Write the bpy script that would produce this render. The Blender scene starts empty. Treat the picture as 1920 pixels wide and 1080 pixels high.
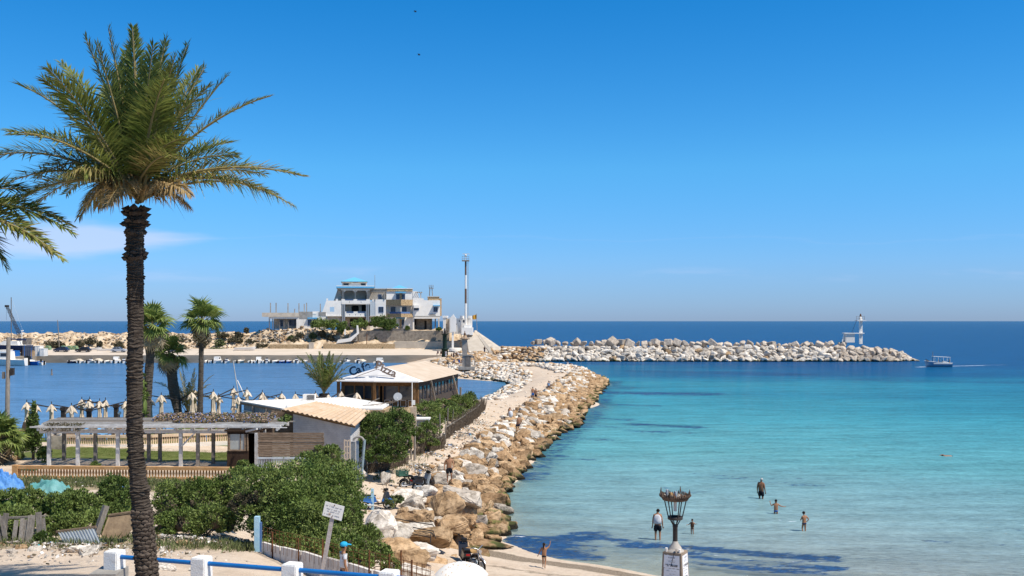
import bpy, bmesh, math, random
import numpy as np
from mathutils import Vector, Matrix, noise
random.seed(7)
rng = np.random.default_rng(7)
R = math.radians
F, H, CX, CY = 1867.0, 11.5, 960.0, 602.0      # lens (px), eye height, principal point
V = Vector
sc = bpy.context.scene
col = sc.collection

# ------------------------------------------------------------------ camera, sky, sun
cd = bpy.data.cameras.new('camera'); cam = bpy.data.objects.new('camera', cd); col.objects.link(cam)
cam.location = (0, 0, H); cam.rotation_euler = (R(90), 0, 0)
cd.sensor_width = 36; cd.lens = 36*F/1920; cd.shift_y = 62/1920
cd.clip_start = 0.5; cd.clip_end = 200000
sc.camera = cam
SUN_EL, SUN_AZ = 57, 117          # azimuth measured clockwise from +Y (the view direction)
sd = V((math.sin(R(SUN_AZ))*math.cos(R(SUN_EL)), math.cos(R(SUN_AZ))*math.cos(R(SUN_EL)), math.sin(R(SUN_EL))))
ld = bpy.data.lights.new('sun', 'SUN'); lo = bpy.data.objects.new('sun', ld); col.objects.link(lo)
ld.energy = 4.9; ld.angle = R(0.53); ld.color = (1.0, 0.93, 0.82)
lo.rotation_euler = (-sd).to_track_quat('-Z', 'Y').to_euler(); lo.location = (40, -20, 80)
w = bpy.data.worlds.new('World'); sc.world = w; w.use_nodes = True
nt = w.node_tree; nt.nodes.clear(); N = nt.nodes.new; L = nt.links.new
sky = N('ShaderNodeTexSky'); sky.sky_type = 'NISHITA'; sky.sun_disc = False
sky.sun_elevation = R(SUN_EL); sky.sun_rotation = R(SUN_AZ); sky.altitude = 0
sky.air_density = 1.0; sky.dust_density = 0.15; sky.ozone_density = 3.0
hsv = N('ShaderNodeHueSaturation'); hsv.inputs['Saturation'].default_value = 1.22; hsv.inputs['Hue'].default_value = 0.5
L(sky.outputs[0], hsv.inputs['Color'])
tint = N('ShaderNodeMix'); tint.data_type = 'RGBA'; tint.blend_type = 'MULTIPLY'; tint.inputs[0].default_value = 1
# the haze layer over the sea is blue, not yellow: colour balance by elevation, the same all round
tc = N('ShaderNodeTexCoord'); sep = N('ShaderNodeSeparateXYZ'); L(tc.outputs['Generated'], sep.inputs[0])
bal = N('ShaderNodeValToRGB'); L(sep.outputs[2], bal.inputs[0]); e = bal.color_ramp.elements
for p_, c_ in ((0.0, (.36,.56,1.22)), (.045, (.42,.68,1.22)), (.15, (.42,.96,1.27)), (.31, (.15,.90,1.26)), (.6, (.62,.88,.92)), (1.0, (.85,.92,.88))):
    q_ = e[0] if p_ == 0 else (e[-1] if p_ == 1 else e.new(p_)); q_.position = p_; q_.color = (*c_, 1)
L(bal.outputs[0], tint.inputs[7])
L(hsv.outputs[0], tint.inputs[6])
# a thin lilac cloud bank low in the west (world direction space)
def mth(op, a, b=None, c=None):
    n = N('ShaderNodeMath'); n.operation = op
    for i, v in enumerate((a, b, c)):
        if v is None: continue
        if isinstance(v, (int, float)): n.inputs[i].default_value = v
        else: L(v, n.inputs[i])
    return n.outputs[0]
def mrange(v, a, b, c=0, d=1, kind='SMOOTHSTEP'):
    n = N('ShaderNodeMapRange'); n.interpolation_type = kind
    L(v, n.inputs[0])
    for i, q in enumerate((a, b, c, d)): n.inputs[i+1].default_value = q
    return n.outputs[0]
tx = mth('DIVIDE', sep.outputs[0], mth('MAXIMUM', sep.outputs[1], 0.05)); tz = mth('DIVIDE', sep.outputs[2], mth('MAXIMUM', sep.outputs[1], 0.05))
cmb = N('ShaderNodeCombineXYZ'); L(mth('MULTIPLY', tx, 7), cmb.inputs[0]); L(mth('MULTIPLY', tz, 45), cmb.inputs[1])
nz = N('ShaderNodeTexNoise'); L(cmb.outputs[0], nz.inputs['Vector']); nz.inputs['Scale'].default_value = 1.0; nz.inputs['Detail'].default_value = 5
nzv = mth('SUBTRACT', nz.outputs[0], 0.5)
# lens shape: thickness tapers to the right tip at tx=-0.29
taper = mrange(tx, -0.42, -0.285, 1, 0, 'LINEAR')
half = mth('MULTIPLY', taper, 0.021)
dz = mth('ABSOLUTE', mth('SUBTRACT', mth('SUBTRACT', tz, mth('MULTIPLY', nzv, 0.028)), 0.083))
edge = mth('DIVIDE', mth('SUBTRACT', half, dz), 0.012)
front = mth('GREATER_THAN', sep.outputs[1], 0.1)
cm = mth('MULTIPLY', mth('MULTIPLY', mrange(edge, -0.2, 1.0), front), 0.5)
# faint wisps far right, low
wis = mth('MULTIPLY', mth('MULTIPLY', mrange(mth('ABSOLUTE', mth('SUBTRACT', tz, 0.047)), 0.0, 0.010, 1, 0), mrange(nz.outputs[0], 0.5, 0.7)), mth('MULTIPLY', front, 0.22))
cm = mth('MAXIMUM', cm, wis)
cl = N('ShaderNodeMix'); cl.data_type = 'RGBA'; L(cm, cl.inputs[0]); L(tint.outputs[2], cl.inputs[6]); cl.inputs[7].default_value = (6.4, 6.6, 8.6, 1)
bg = N('ShaderNodeBackground'); bg.inputs[1].default_value = 0.1; L(cl.outputs[2], bg.inputs[0])
wo = N('ShaderNodeOutputWorld'); L(bg.outputs[0], wo.inputs[0])
sc.view_settings.view_transform = 'Standard'; sc.view_settings.look = 'None'
sc.view_settings.exposure = 0.28; sc.view_settings.gamma = 1; sc.view_settings.use_curve_mapping = False
sc.render.engine = 'CYCLES'
sc.cycles.max_bounces = 6; sc.cycles.transparent_max_bounces = 12; sc.cycles.caustics_reflective = False

# ------------------------------------------------------------------ helpers
def P(px, py, D): return V(((px-CX)/F*D, D, H-(py-CY)/F*D))
def G(px, py, z): return P(px, py, F*(H-z)/(py-CY))

class MB:
    """collects faces into one mesh"""
    def __init__(s): s.v = []; s.f = []; s.m = []; s.sm = []
    def add(s, vs, fs, m=0, smooth=False):
        o = len(s.v); s.v += [tuple(v) for v in vs]
        for f in fs: s.f.append([i+o for i in f]); s.m.append(m); s.sm.append(smooth)
        return s
    def box(s, x0, y0, z0, x1, y1, z1, m=0):
        vs = [(x, y, z) for z in (z0, z1) for y in (y0, y1) for x in (x0, x1)]
        return s.add(vs, [(0,2,3,1),(4,5,7,6),(0,1,5,4),(2,6,7,3),(0,4,6,2),(1,3,7,5)], m)
    def beam(s, p, q, w, h=None, m=0, up=(0,0,1), w2=None):
        p, q = V(p), V(q); h = h or w; t = (q-p).normalized(); up = V(up)
        if abs(t.dot(up)) > .98: up = V((0,1,0))
        a = t.cross(up).normalized(); b = a.cross(t).normalized(); k = (w2/w) if w2 else 1
        vs = [p+a*sx*w/2+b*sy*h/2 for sx, sy in ((-1,-1),(1,-1),(1,1),(-1,1))]+[q+a*sx*w/2*k+b*sy*h/2*k for sx, sy in ((-1,-1),(1,-1),(1,1),(-1,1))]
        return s.add(vs, [(3,2,1,0),(4,5,6,7),(0,1,5,4),(1,2,6,5),(2,3,7,6),(3,0,4,7)], m)
    def tube(s, pts, rad, n=6, m=0, cap=True, smooth=True):
        pts = [V(p) for p in pts]; k = len(pts)
        if isinstance(rad, (int, float)): rad = [rad]*k
        vs = []; fs = []; ref = None
        for i, p in enumerate(pts):
            t = (pts[min(i+1, k-1)]-pts[max(i-1, 0)])
            t = t.normalized() if t.length > 1e-9 else V((0,0,1))
            if ref is None: ref = V((0,0,1)) if abs(t.z) < .9 else V((1,0,0))
            a = t.cross(ref)
            if a.length < 1e-4: a = t.cross(V((0.3,1,0.2)))
            a.normalize(); b = t.cross(a).normalized(); ref = a.cross(t)
            for j in range(n):
                th = 2*math.pi*j/n; vs.append(p+(a*math.cos(th)+b*math.sin(th))*rad[i])
        for i in range(k-1):
            for j in range(n): fs.append((i*n+j, i*n+(j+1) % n, (i+1)*n+(j+1) % n, (i+1)*n+j))
        s.add(vs, fs, m, smooth)
        if cap and n > 2:
            s.add(vs[:n], [tuple(range(n))], m); s.add(vs[-n:], [tuple(range(n-1, -1, -1))], m)
        return s
    def lathe(s, prof, c=(0,0,0), n=12, m=0, smooth=True, ph=0):
        c = V(c); vs = []; fs = []
        for r, z in prof:
            for j in range(n):
                th = 2*math.pi*j/n+ph; vs.append(c+V((r*math.cos(th), r*math.sin(th), z)))
        for i in range(len(prof)-1):
            for j in range(n): fs.append((i*n+j, i*n+(j+1) % n, (i+1)*n+(j+1) % n, (i+1)*n+j))
        s.add(vs, fs, m, smooth)
        s.add(vs[:n], [tuple(range(n-1, -1, -1))], m); s.add(vs[-n:], [tuple(range(n))], m)
        return s
    def prism(s, poly, d, m=0):
        """poly: 3D points, extruded by vector d"""
        d = V(d); n = len(poly); vs = [V(p) for p in poly]+[V(p)+d for p in poly]
        return s.add(vs, [tuple(range(n)), tuple(range(2*n-1, n-1, -1))]+[(i, i+n, (i+1) % n+n, (i+1) % n) for i in range(n)], m)
    def ball(s, c, r, n=8, m=0, rings=5):
        if isinstance(r, (int, float)): r = (r, r, r)
        c = V(c); vs = [c+V((0,0,-r[2]))]; fs = []
        for i in range(1, rings):
            ph = -math.pi/2+math.pi*i/rings
            for j in range(n):
                th = 2*math.pi*j/n; vs.append(c+V((r[0]*math.cos(ph)*math.cos(th), r[1]*math.cos(ph)*math.sin(th), r[2]*math.sin(ph))))
        vs.append(c+V((0,0,r[2]))); e = len(vs)-1
        for j in range(n):
            fs.append((0, 1+(j+1) % n, 1+j)); fs.append((e, e-n+j, e-n+(j+1) % n))
        for i in range(rings-2):
            for j in range(n):
                a = 1+i*n; fs.append((a+j, a+(j+1) % n, a+n+(j+1) % n, a+n+j))
        return s.add(vs, fs, m, True)
    def mesh(s, name, mats, M=None):
        me = bpy.data.meshes.new(name); vs = s.v
        if M is not None: vs = [tuple(M @ V(v)) for v in vs]
        me.from_pydata(vs, [], s.f)
        for m in (mats if isinstance(mats, (list, tuple)) else [mats]): me.materials.append(m)
        me.polygons.foreach_set('material_index', s.m); me.polygons.foreach_set('use_smooth', s.sm)
        me.validate(); me.update(); return me

MATW = {}
def link(name, me, parent=None, loc=(0,0,0)):
    o = bpy.data.objects.new(name, me); col.objects.link(o); o.location = loc
    if parent is not None: o.parent = parent
    return o
def tag(o, label, cat=None, group=None):
    o['label'] = label
    if cat: o['category'] = cat
    if group: o['group'] = group
    return o
def T(name, label, cat, loc, rz=0, group=None):
    o = bpy.data.objects.new(name, None); col.objects.link(o); o.empty_display_size = .2
    o.location = loc; o.rotation_euler = (0, 0, rz)
    MATW[o.name] = (Matrix.Translation(V(loc)) @ Matrix.Rotation(rz, 4, 'Z'))
    return tag(o, label, cat, group)
def pt(name, mb, mats, parent, world=False, label=None):
    """a part under a thing; world=True when its points are given in world space"""
    M = None
    if world:
        p = parent
        while p is not None and p.name not in MATW: p = p.parent
        M = MATW[p.name].inverted()
    o = link(name, mb.mesh(name, mats, M) if isinstance(mb, MB) else mb, parent)
    if label: o['label'] = label
    return o
def one(name, mb, mats, label, cat, group=None, kind=None):
    """a top-level thing that is one mesh, origin at its base"""
    a = np.array(mb.v); c = V(((a[:,0].min()+a[:,0].max())/2, (a[:,1].min()+a[:,1].max())/2, a[:,2].min()))
    o = link(name, mb.mesh(name, mats, Matrix.Translation(-c)), None, c)
    if kind: o['kind'] = kind
    if label: tag(o, label, cat, group)
    return o
def struct(name, me_or_mb, mats=None, kind='structure'):
    o = link(name, me_or_mb.mesh(name, mats) if isinstance(me_or_mb, MB) else me_or_mb); o['kind'] = kind; return o
def copy_thing(root, loc, rz=None, label=None, group=None, scale=None):
    r = root.copy(); col.objects.link(r); r.location = loc
    if rz is not None: r.rotation_euler = (0, 0, rz)
    if scale: r.scale = (scale,)*3
    if label: r['label'] = label
    if group: r['group'] = group
    for ch in list(root.children):
        c = ch.copy(); col.objects.link(c); c.parent = r
        for g in list(ch.children):
            d = g.copy(); col.objects.link(d); d.parent = c
    return r
def npmesh(name, verts, faces, mats, mi=None, smooth=False):
    """verts (n,3), faces (m,k) numpy, one face size"""
    me = bpy.data.meshes.new(name); n, m, k = len(verts), len(faces), faces.shape[1]
    me.vertices.add(n); me.vertices.foreach_set('co', np.asarray(verts, dtype=np.float32).ravel())
    me.loops.add(m*k); me.loops.foreach_set('vertex_index', faces.astype(np.int32).ravel())
    me.polygons.add(m); me.polygons.foreach_set('loop_start', np.arange(0, m*k, k, dtype=np.int32))
    me.polygons.foreach_set('loop_total', np.full(m, k, dtype=np.int32))
    for q in (mats if isinstance(mats, (list, tuple)) else [mats]): me.materials.append(q)
    if mi is not None: me.polygons.foreach_set('material_index', np.asarray(mi, dtype=np.int32))
    if smooth: me.polygons.foreach_set('use_smooth', np.ones(m, dtype=bool))
    me.update(calc_edges=True); me.validate(); return me

# ------------------------------------------------------------------ materials
def mat(name, c, c2=None, scale=4, rough=.85, bump=0, bscale=None, metal=0, rnd=0, isl=0, spec=.10, ramp=(.35,.65), stretch=None, c3=None, transl=0, detail=5, world=False):
    m = bpy.data.materials.new(name); m.use_nodes = True; t = m.node_tree; n = t.nodes; b = n['Principled BSDF']
    def l(a, q): t.links.new(a, q)
    b.inputs['Roughness'].default_value = rough; b.inputs['Metallic'].default_value = metal; b.inputs['Specular IOR Level'].default_value = spec
    b.inputs['Base Color'].default_value = (*c, 1)
    cur = None
    if c2 or bump:
        tcn = n.new('ShaderNodeTexCoord'); mp = n.new('ShaderNodeMapping')
        if world:
            g = n.new('ShaderNodeNewGeometry'); l(g.outputs['Position'], mp.inputs[0])
        else: l(tcn.outputs['Object'], mp.inputs[0])
        if stretch: mp.inputs['Scale'].default_value = stretch
    if c2:
        nz = n.new('ShaderNodeTexNoise'); l(mp.outputs[0], nz.inputs['Vector']); nz.inputs['Scale'].default_value = scale; nz.inputs['Detail'].default_value = detail; nz.inputs['Roughness'].default_value = .6
        rp = n.new('ShaderNodeValToRGB'); l(nz.outputs[0], rp.inputs[0])
        rp.color_ramp.elements[0].position = ramp[0]; rp.color_ramp.elements[0].color = (*c, 1)
        rp.color_ramp.elements[1].position = ramp[1]; rp.color_ramp.elements[1].color = (*c2, 1)
        if c3:
            e = rp.color_ramp.elements.new(min(.95, ramp[1]+.12)); e.color = (*c3, 1)
        cur = rp.outputs[0]
    if rnd or isl:
        if rnd: src = n.new('ShaderNodeObjectInfo').outputs['Random']; k = rnd
        else: src = n.new('ShaderNodeNewGeometry').outputs['Random Per Island']; k = isl
        mr = n.new('ShaderNodeMapRange'); l(src, mr.inputs[0]); mr.inputs[3].default_value = 1-k; mr.inputs[4].default_value = 1+k
        mx = n.new('ShaderNodeMix'); mx.data_type = 'RGBA'; mx.blend_type = 'MULTIPLY'; mx.inputs[0].default_value = 1
        if cur: l(cur, mx.inputs[6])
        else: mx.inputs[6].default_value = (*c, 1)
        cc = n.new('ShaderNodeCombineColor')
        for i in range(3): l(mr.outputs[0], cc.inputs[i])
        l(cc.outputs[0], mx.inputs[7]); cur = mx.outputs[2]
    if cur: l(cur, b.inputs['Base Color'])
    if bump:
        nb = n.new('ShaderNodeTexNoise'); l(mp.outputs[0], nb.inputs['Vector']); nb.inputs['Scale'].default_value = bscale or scale*3; nb.inputs['Detail'].default_value = 6
        bp = n.new('ShaderNodeBump'); bp.inputs['Strength'].default_value = min(1, bump); bp.inputs['Distance'].default_value = .05*max(1, bump); l(nb.outputs[0], bp.inputs['Height']); l(bp.outputs[0], b.inputs['Normal'])
    if transl:
        tr = n.new('ShaderNodeBsdfTranslucent'); mxs = n.new('ShaderNodeMixShader'); mxs.inputs[0].default_value = transl
        if cur: l(cur, tr.inputs[0])
        else: tr.inputs[0].default_value = (*c, 1)
        l(b.outputs[0], mxs.inputs[1]); l(tr.outputs[0], mxs.inputs[2]); l(mxs.outputs[0], n['Material Output'].inputs[0])
    return m

m_sand = mat('sand', (.50,.40,.30), (.66,.57,.47), .9, .95, .8, 6, ramp=(.3,.7), c3=(.55,.46,.36), world=True, detail=9)
m_white = mat('white_paint', (.82,.785,.73), (.73,.69,.63), .9, .8, ramp=(.45,.8), rnd=.03)
m_white_w = mat('weathered_white_render', (.76,.715,.65), (.52,.46,.39), .6, .9, .2, 12, ramp=(.5,.85), detail=8)
m_cream = mat('cream_render', (.58,.51,.42), (.44,.38,.31), .7, .9, .2, 10)
m_grey = mat('grey_concrete', (.36,.34,.31), (.25,.235,.215), 1.2, .92, .4, 9, rnd=.06)
m_greyd = mat('dark_concrete', (.20,.18,.165), (.12,.108,.10), 1.5, .92, .4, 9)
m_sandstone = mat('sandstone', (.54,.40,.24), (.27,.18,.10), 3.0, .95, .8, 8, rnd=.1)
m_stonewall = mat('rubble_masonry', (.40,.34,.27), (.24,.20,.16), 1.5, .95, .9, 3, rnd=.16)
m_blue = mat('sky_blue_paint', (.10,.36,.62), (.14,.42,.66), 1.5, .6)
m_blued = mat('faded_blue_paint', (.09,.16,.32), None, rough=.6)
m_tileblue = mat('turquoise_tiles', (.12,.42,.50), (.14,.42,.68), .5, .5, .4, 12)
m_glass = mat('window_glass', (.02,.03,.045), None, rough=.08, spec=.6)
m_dark = mat('dark_interior', (.03,.027,.025), None, rough=.9)  # near-black painted for the shade inside openings; also used for dark litter
m_wood = mat('weathered_timber', (.17,.115,.075), (.30,.22,.155), 3, .85, .5, 20, rnd=.2, stretch=(1,1,6))
m_woodg = mat('grey_driftwood', (.30,.265,.225), (.19,.165,.14), 4, .9, .5, 18, rnd=.2, stretch=(5,5,1))
m_woodp = mat('pale_painted_timber', (.58,.57,.55), (.40,.38,.36), 3, .8, .3, 14, rnd=.08)
m_woodbr = mat('brown_timber', (.21,.115,.05), (.13,.07,.032), 3, .7, .3, 16, rnd=.15)
m_rust = mat('rusty_iron', (.20,.085,.035), (.10,.05,.03), 8, .85, .4, 30)
m_iron = mat('black_iron', (.03,.028,.028), (.06,.05,.045), 9, .6, .3, 30)
m_canvas = mat('beige_canvas', (.58,.48,.36), (.64,.55,.44), 3, .9, .3, 10, rnd=.08)
m_chrome = mat('bare_metal', (.55,.55,.56), None, rough=.3, metal=.9)
m_alu = mat('dull_zinc', (.42,.46,.49), (.32,.35,.37), 3, .55, .2, 12, metal=.3)
m_black = mat('black_rubber', (.018,.018,.019), None, rough=.6)
m_leaf = mat('shrub_leaves', (.100,.152,.034), (.195,.245,.070), .8, .55, isl=.45, spec=.18, transl=.15)
m_leafd = mat('dark_shrub_leaves', (.070,.118,.027), (.140,.185,.050), .8, .6, isl=.42, spec=.15, transl=.12)
m_leafdry = mat('dry_scrub', (.12,.10,.07), (.09,.085,.045), 1.5, .9, isl=.35)
m_leafolive = mat('olive_scrub', (.09,.12,.045), (.15,.16,.07), 1.5, .8, isl=.35, transl=.1)
m_twig = mat('twigs', (.10,.075,.055), (.17,.135,.10), 6, .9, isl=.25)
m_frond = mat('date_frond', (.125,.175,.034), (.25,.265,.075), .9, .45, isl=.45, spec=.2, transl=.34)
m_frondo = mat('olive_frond', (.21,.20,.055), (.34,.28,.11), 1.2, .5, isl=.4, spec=.2, transl=.32)
m_frondd = mat('dry_frond', (.30,.20,.085), (.42,.31,.16), 1.5, .7, isl=.3, transl=.2)
m_rachis = mat('frond_rib', (.24,.20,.09), (.32,.25,.12), 4, .6)
m_trunk = mat('palm_bark', (.055,.042,.033), (.105,.085,.068), 5, .95, .9, 30, stretch=(1,1,4), isl=.1)
m_boot = mat('palm_leaf_base', (.12,.095,.075), (.055,.042,.034), 14, .95, .8, 40, rnd=.25)
m_trunkw = mat('grey_palm_bark', (.13,.11,.09), (.075,.062,.05), 3, .95, .8, 14, stretch=(1,1,6))
m_fan = mat('fan_leaf', (.14,.21,.045), (.24,.28,.08), 2, .5, isl=.3, spec=.2, transl=.3)
m_fand = mat('dead_fan_leaf', (.34,.26,.15), (.42,.34,.22), 2, .8, isl=.25, transl=.15)
m_grass = mat('grass_blades', (.085,.125,.025), (.13,.15,.04), .6, .8, isl=.3, transl=.15)
m_skin = mat('tanned_skin', (.36,.19,.11), (.32,.165,.095), 6, .5)
m_skind = mat('deep_tan_skin', (.25,.125,.07), (.22,.11,.06), 6, .5)
m_hair = mat('dark_hair', (.018,.014,.012), None, rough=.5)
m_hairg = mat('grey_hair', (.42,.41,.40), None, rough=.7)
m_cloth_bk = mat('black_cloth', (.016,.018,.024), None, rough=.9)
m_cloth_w = mat('white_cloth', (.68,.68,.69), (.56,.56,.58), 14, .9)
m_cloth_b = mat('blue_cloth', (.02,.13,.42), None, rough=.9)
m_cloth_n = mat('navy_cloth', (.02,.035,.09), None, rough=.9)
m_cap = mat('cyan_cap', (.03,.34,.56), None, rough=.8)
m_bluerail = mat('blue_rail_paint', (.006,.115,.37), (.010,.14,.41), 3, .45, spec=.3)
m_tarpb = mat('blue_tarpaulin', (.06,.20,.50), (.13,.30,.58), 1.5, .45, .5, 8)
m_tarpg = mat('teal_tarpaulin', (.06,.22,.21), (.17,.36,.36), 1.5, .5, .5, 8)
m_redtan = mat('orange_balustrade_stone', (.47,.25,.10), (.58,.36,.18), 2, .9, .3, 12)
m_tanroof = mat('tan_corrugated_sheet', (.50,.35,.22), (.57,.44,.32), 1.2, .8, rnd=.05)
m_whiteroof = mat('white_roof_sheet', (.82,.79,.74), (.76,.72,.66), .5, 1.0, spec=.0)
# ------------------------------------------------------------------ land heightfield (world metres)
CPS = [(-45,8,5.9),(-20,8,5.9),(0,8,5.9),(20,8,5.9),(45,8,5.9),(-45,18,5.85),(-30,18,5.85),(-15,18,5.9),(-8,18,5.95),(-3,18,5.9),(2,18,5.8),
(-9,21,6.0),(-5,20.5,5.95),(-2,19.5,5.9),(-2.5,22.5,5.0),(-4.5,23,5.25),(3.9,24,4.45),(3,22,4.9),(10,21,5.0),(20,19,5.4),(40,17,5.6),(3.9,25.4,4.2),(0,24,4.2),(1,27,2.2),(6,28,1.5),(15,26,1.6),(25,24,1.6),(40,22,1.8),
(-20,24,5.6),(-12,24,5.6),(-8,24,5.5),(-20,28,5.2),(-12,28,5.15),(-8,28.3,4.95),(-7.2,28.5,4.9),(-5.2,26.5,4.75),(-5,28,4.3),(-3.6,26.5,4.0),(-2.2,27,3.0),
(-20,34,4.7),(-12,34,4.6),(-9,34,4.3),(-45,30,5.1),(-30,40,4.2),(-18,40,4.2),(-11,40,3.7),(-30,50,3.65),(-20,50,3.65),(-12,50,3.3),
(-50,50,3.6),(-50,70,3.4),(-35,58,3.45),(-20,58,3.4),(-12,58,3.2),(-35,70,3.4),(-20,70,3.4),(-12,72,3.1),
(-6,33,3.3),(-4,33,2.6),(-5,38,2.3),(-7,42,2.6),(-9,46,2.6),(-10.5,52,2.5),(-12,62,2.7),(-10,66,2.1),
(-8,50,1.9),(-7,56,1.75),(-9.2,60,1.95),(-8,70,1.8),(-5.5,80,1.6),(-3.5,97,1.6),(0,110,1.6),(-4,48,1.35),(-5,43,1.6),(-3,52,1.3),(-4.5,58,1.5),(-3.5,70,1.5),(-1.6,85,1.5),
(-1.0,48,.35),(-.6,52,.0),(-.9,56,0),(2.4,76,-.5),(1.4,70,-.45),(4.4,92,-.6),(.8,62,-.4),(-1.6,66,0),(1.2,86,0),(3.6,102,0),(5.4,109,0),(7.8,128,0),
(-1.5,44,.65),(-3,39,1.3),(-1,36,1.3),(-2,33,1.9),(1,42,.65),(5,38,.75),(5,42,.5),(2,45,.3),(3.5,47.4,0),(6.5,44.9,0),(13,41,0),(22,37.5,0),(40,32,0),(15,34,.9),
(8,49,-.25),(5,54,-.4),(3,64,-.9),(8,70,-1.2),(10,90,-2),(25,60,-1.2),(40,60,-1.6),(20,48,-.5),(30,44,-.5),(45,45,-.9),(60,60,-2.5),(60,100,-4),(30,120,-4),(50,200,-6),(30,290,-8),(60,290,-9),(20,160,-4),(24,200,-5),
(-50,76,3.35),(-40,77,3.35),(-25,77.5,3.3),(-50,80,-1.5),(-40,80,-1.5),(-28,80.5,-1.5),(-20.5,79,3.1),(-19,90,2.9),(-22,84,-1.4),(-22,92,-1.6),(-21,104,-2),(-18,98,2.8),(-18,112,2.6),(-16,122,2.3),(-20,122,-1.8),(-14,127,-.5),(-10,124,2.0),(-10,90,2.7),(-11,105,2.7),(-6,118,1.9),(-5,126,1.5),(-9,133,-1),
(-60,120,-4),(-40,120,-4),(-60,200,-6),(-30,160,-4),(-34,230,-4),(-60,290,-5),(-16,160,-3),(-14,185,-2),
(-4.3,136,0),(-3,148,0),(-1.7,158,0),(.4,174,0),(-.7,187,0),(-9,197,0),(-15,205,0),(-18,215,.2),
(1,131,1.6),(3,145,1.6),(5,160,1.7),(6.5,175,1.8),(6,190,1.9),(2,203,1.9),(-6,210,1.8),(-11,215,1.8),
(10.7,144,0),(14.5,170,0),(18,190,0),(17.5,212,0),(14,236,0),(7,140,1.5),(11,165,1.6),(13,190,2.0),(14,206,2.1),(6,222,1.6),(-4,232,1.6),(-2,252,.1),(6,244,-.3),(3,262,-.6),(14,255,-2),
(-12,235,2.0),(-11,255,2.3),(-9,275,2.6),(-18,240,1.8),(-24,240,-.5),(-21,262,1.9),(-27,262,-1),(-3,275,.4),(-9,292,3)]
_c = np.array(CPS, float)
_A = np.sqrt(((_c[:,None,:2]-_c[None,:,:2])**2).sum(-1)); _n = len(_c)
_M = np.zeros((_n+3, _n+3)); _M[:_n,:_n] = _A; _M[:_n,_n] = 1; _M[:_n,_n+1:] = _c[:,:2]/50; _M[_n:,:_n] = _M[:_n,_n:].T
_w = np.linalg.lstsq(_M, np.concatenate([_c[:,2], np.zeros(3)]), rcond=None)[0]
def gzs(x, y):
    x = np.asarray(x, float).ravel(); y = np.asarray(y, float).ravel(); out = np.empty(len(x))
    for i in range(0, len(x), 20000):
        d = np.sqrt((x[i:i+20000,None]-_c[None,:,0])**2+(y[i:i+20000,None]-_c[None,:,1])**2)
        out[i:i+20000] = d @ _w[:_n]+_w[_n]+x[i:i+20000]/50*_w[_n+1]+y[i:i+20000]/50*_w[_n+2]
    return out
def gz(x, y): return float(gzs([x], [y])[0])
def fract_noise(x, y, s=1.0, seed=0, octs=4):
    """cheap value noise, vectorised"""
    tot = np.zeros_like(x, dtype=float); amp = 1.0
    for o in range(octs):
        f = s*2**o; X = x*f+17.3*o+seed*3.1; Y = y*f-9.7*o+seed*1.7
        xi = np.floor(X); yi = np.floor(Y); fx = X-xi; fy = Y-yi; fx = fx*fx*(3-2*fx); fy = fy*fy*(3-2*fy)
        def h(a, b): q = np.sin(a*127.1+b*311.7+seed*13.7)*43758.5453; return q-np.floor(q)
        tot += amp*((h(xi,yi)*(1-fx)+h(xi+1,yi)*fx)*(1-fy)+(h(xi,yi+1)*(1-fx)+h(xi+1,yi+1)*fx)*fy-.5); amp *= .5
    return tot
def grid_mesh(name, xs, ys, zf, mats, mask=None):
    X, Y = np.meshgrid(xs, ys); Z = zf(X, Y); nx, ny = len(xs), len(ys)
    v = np.stack([X.ravel(), Y.ravel(), Z.ravel()], 1)
    i = np.arange(nx*ny).reshape(ny, nx); f = np.stack([i[:-1,:-1].ravel(), i[:-1,1:].ravel(), i[1:,1:].ravel(), i[1:,:-1].ravel()], 1)
    return npmesh(name, v, f, mats, smooth=True), v
def ss(x, a, b): t = np.clip((x-a)/(b-a), 0, 1); return t*t*(3-2*t)

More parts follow.
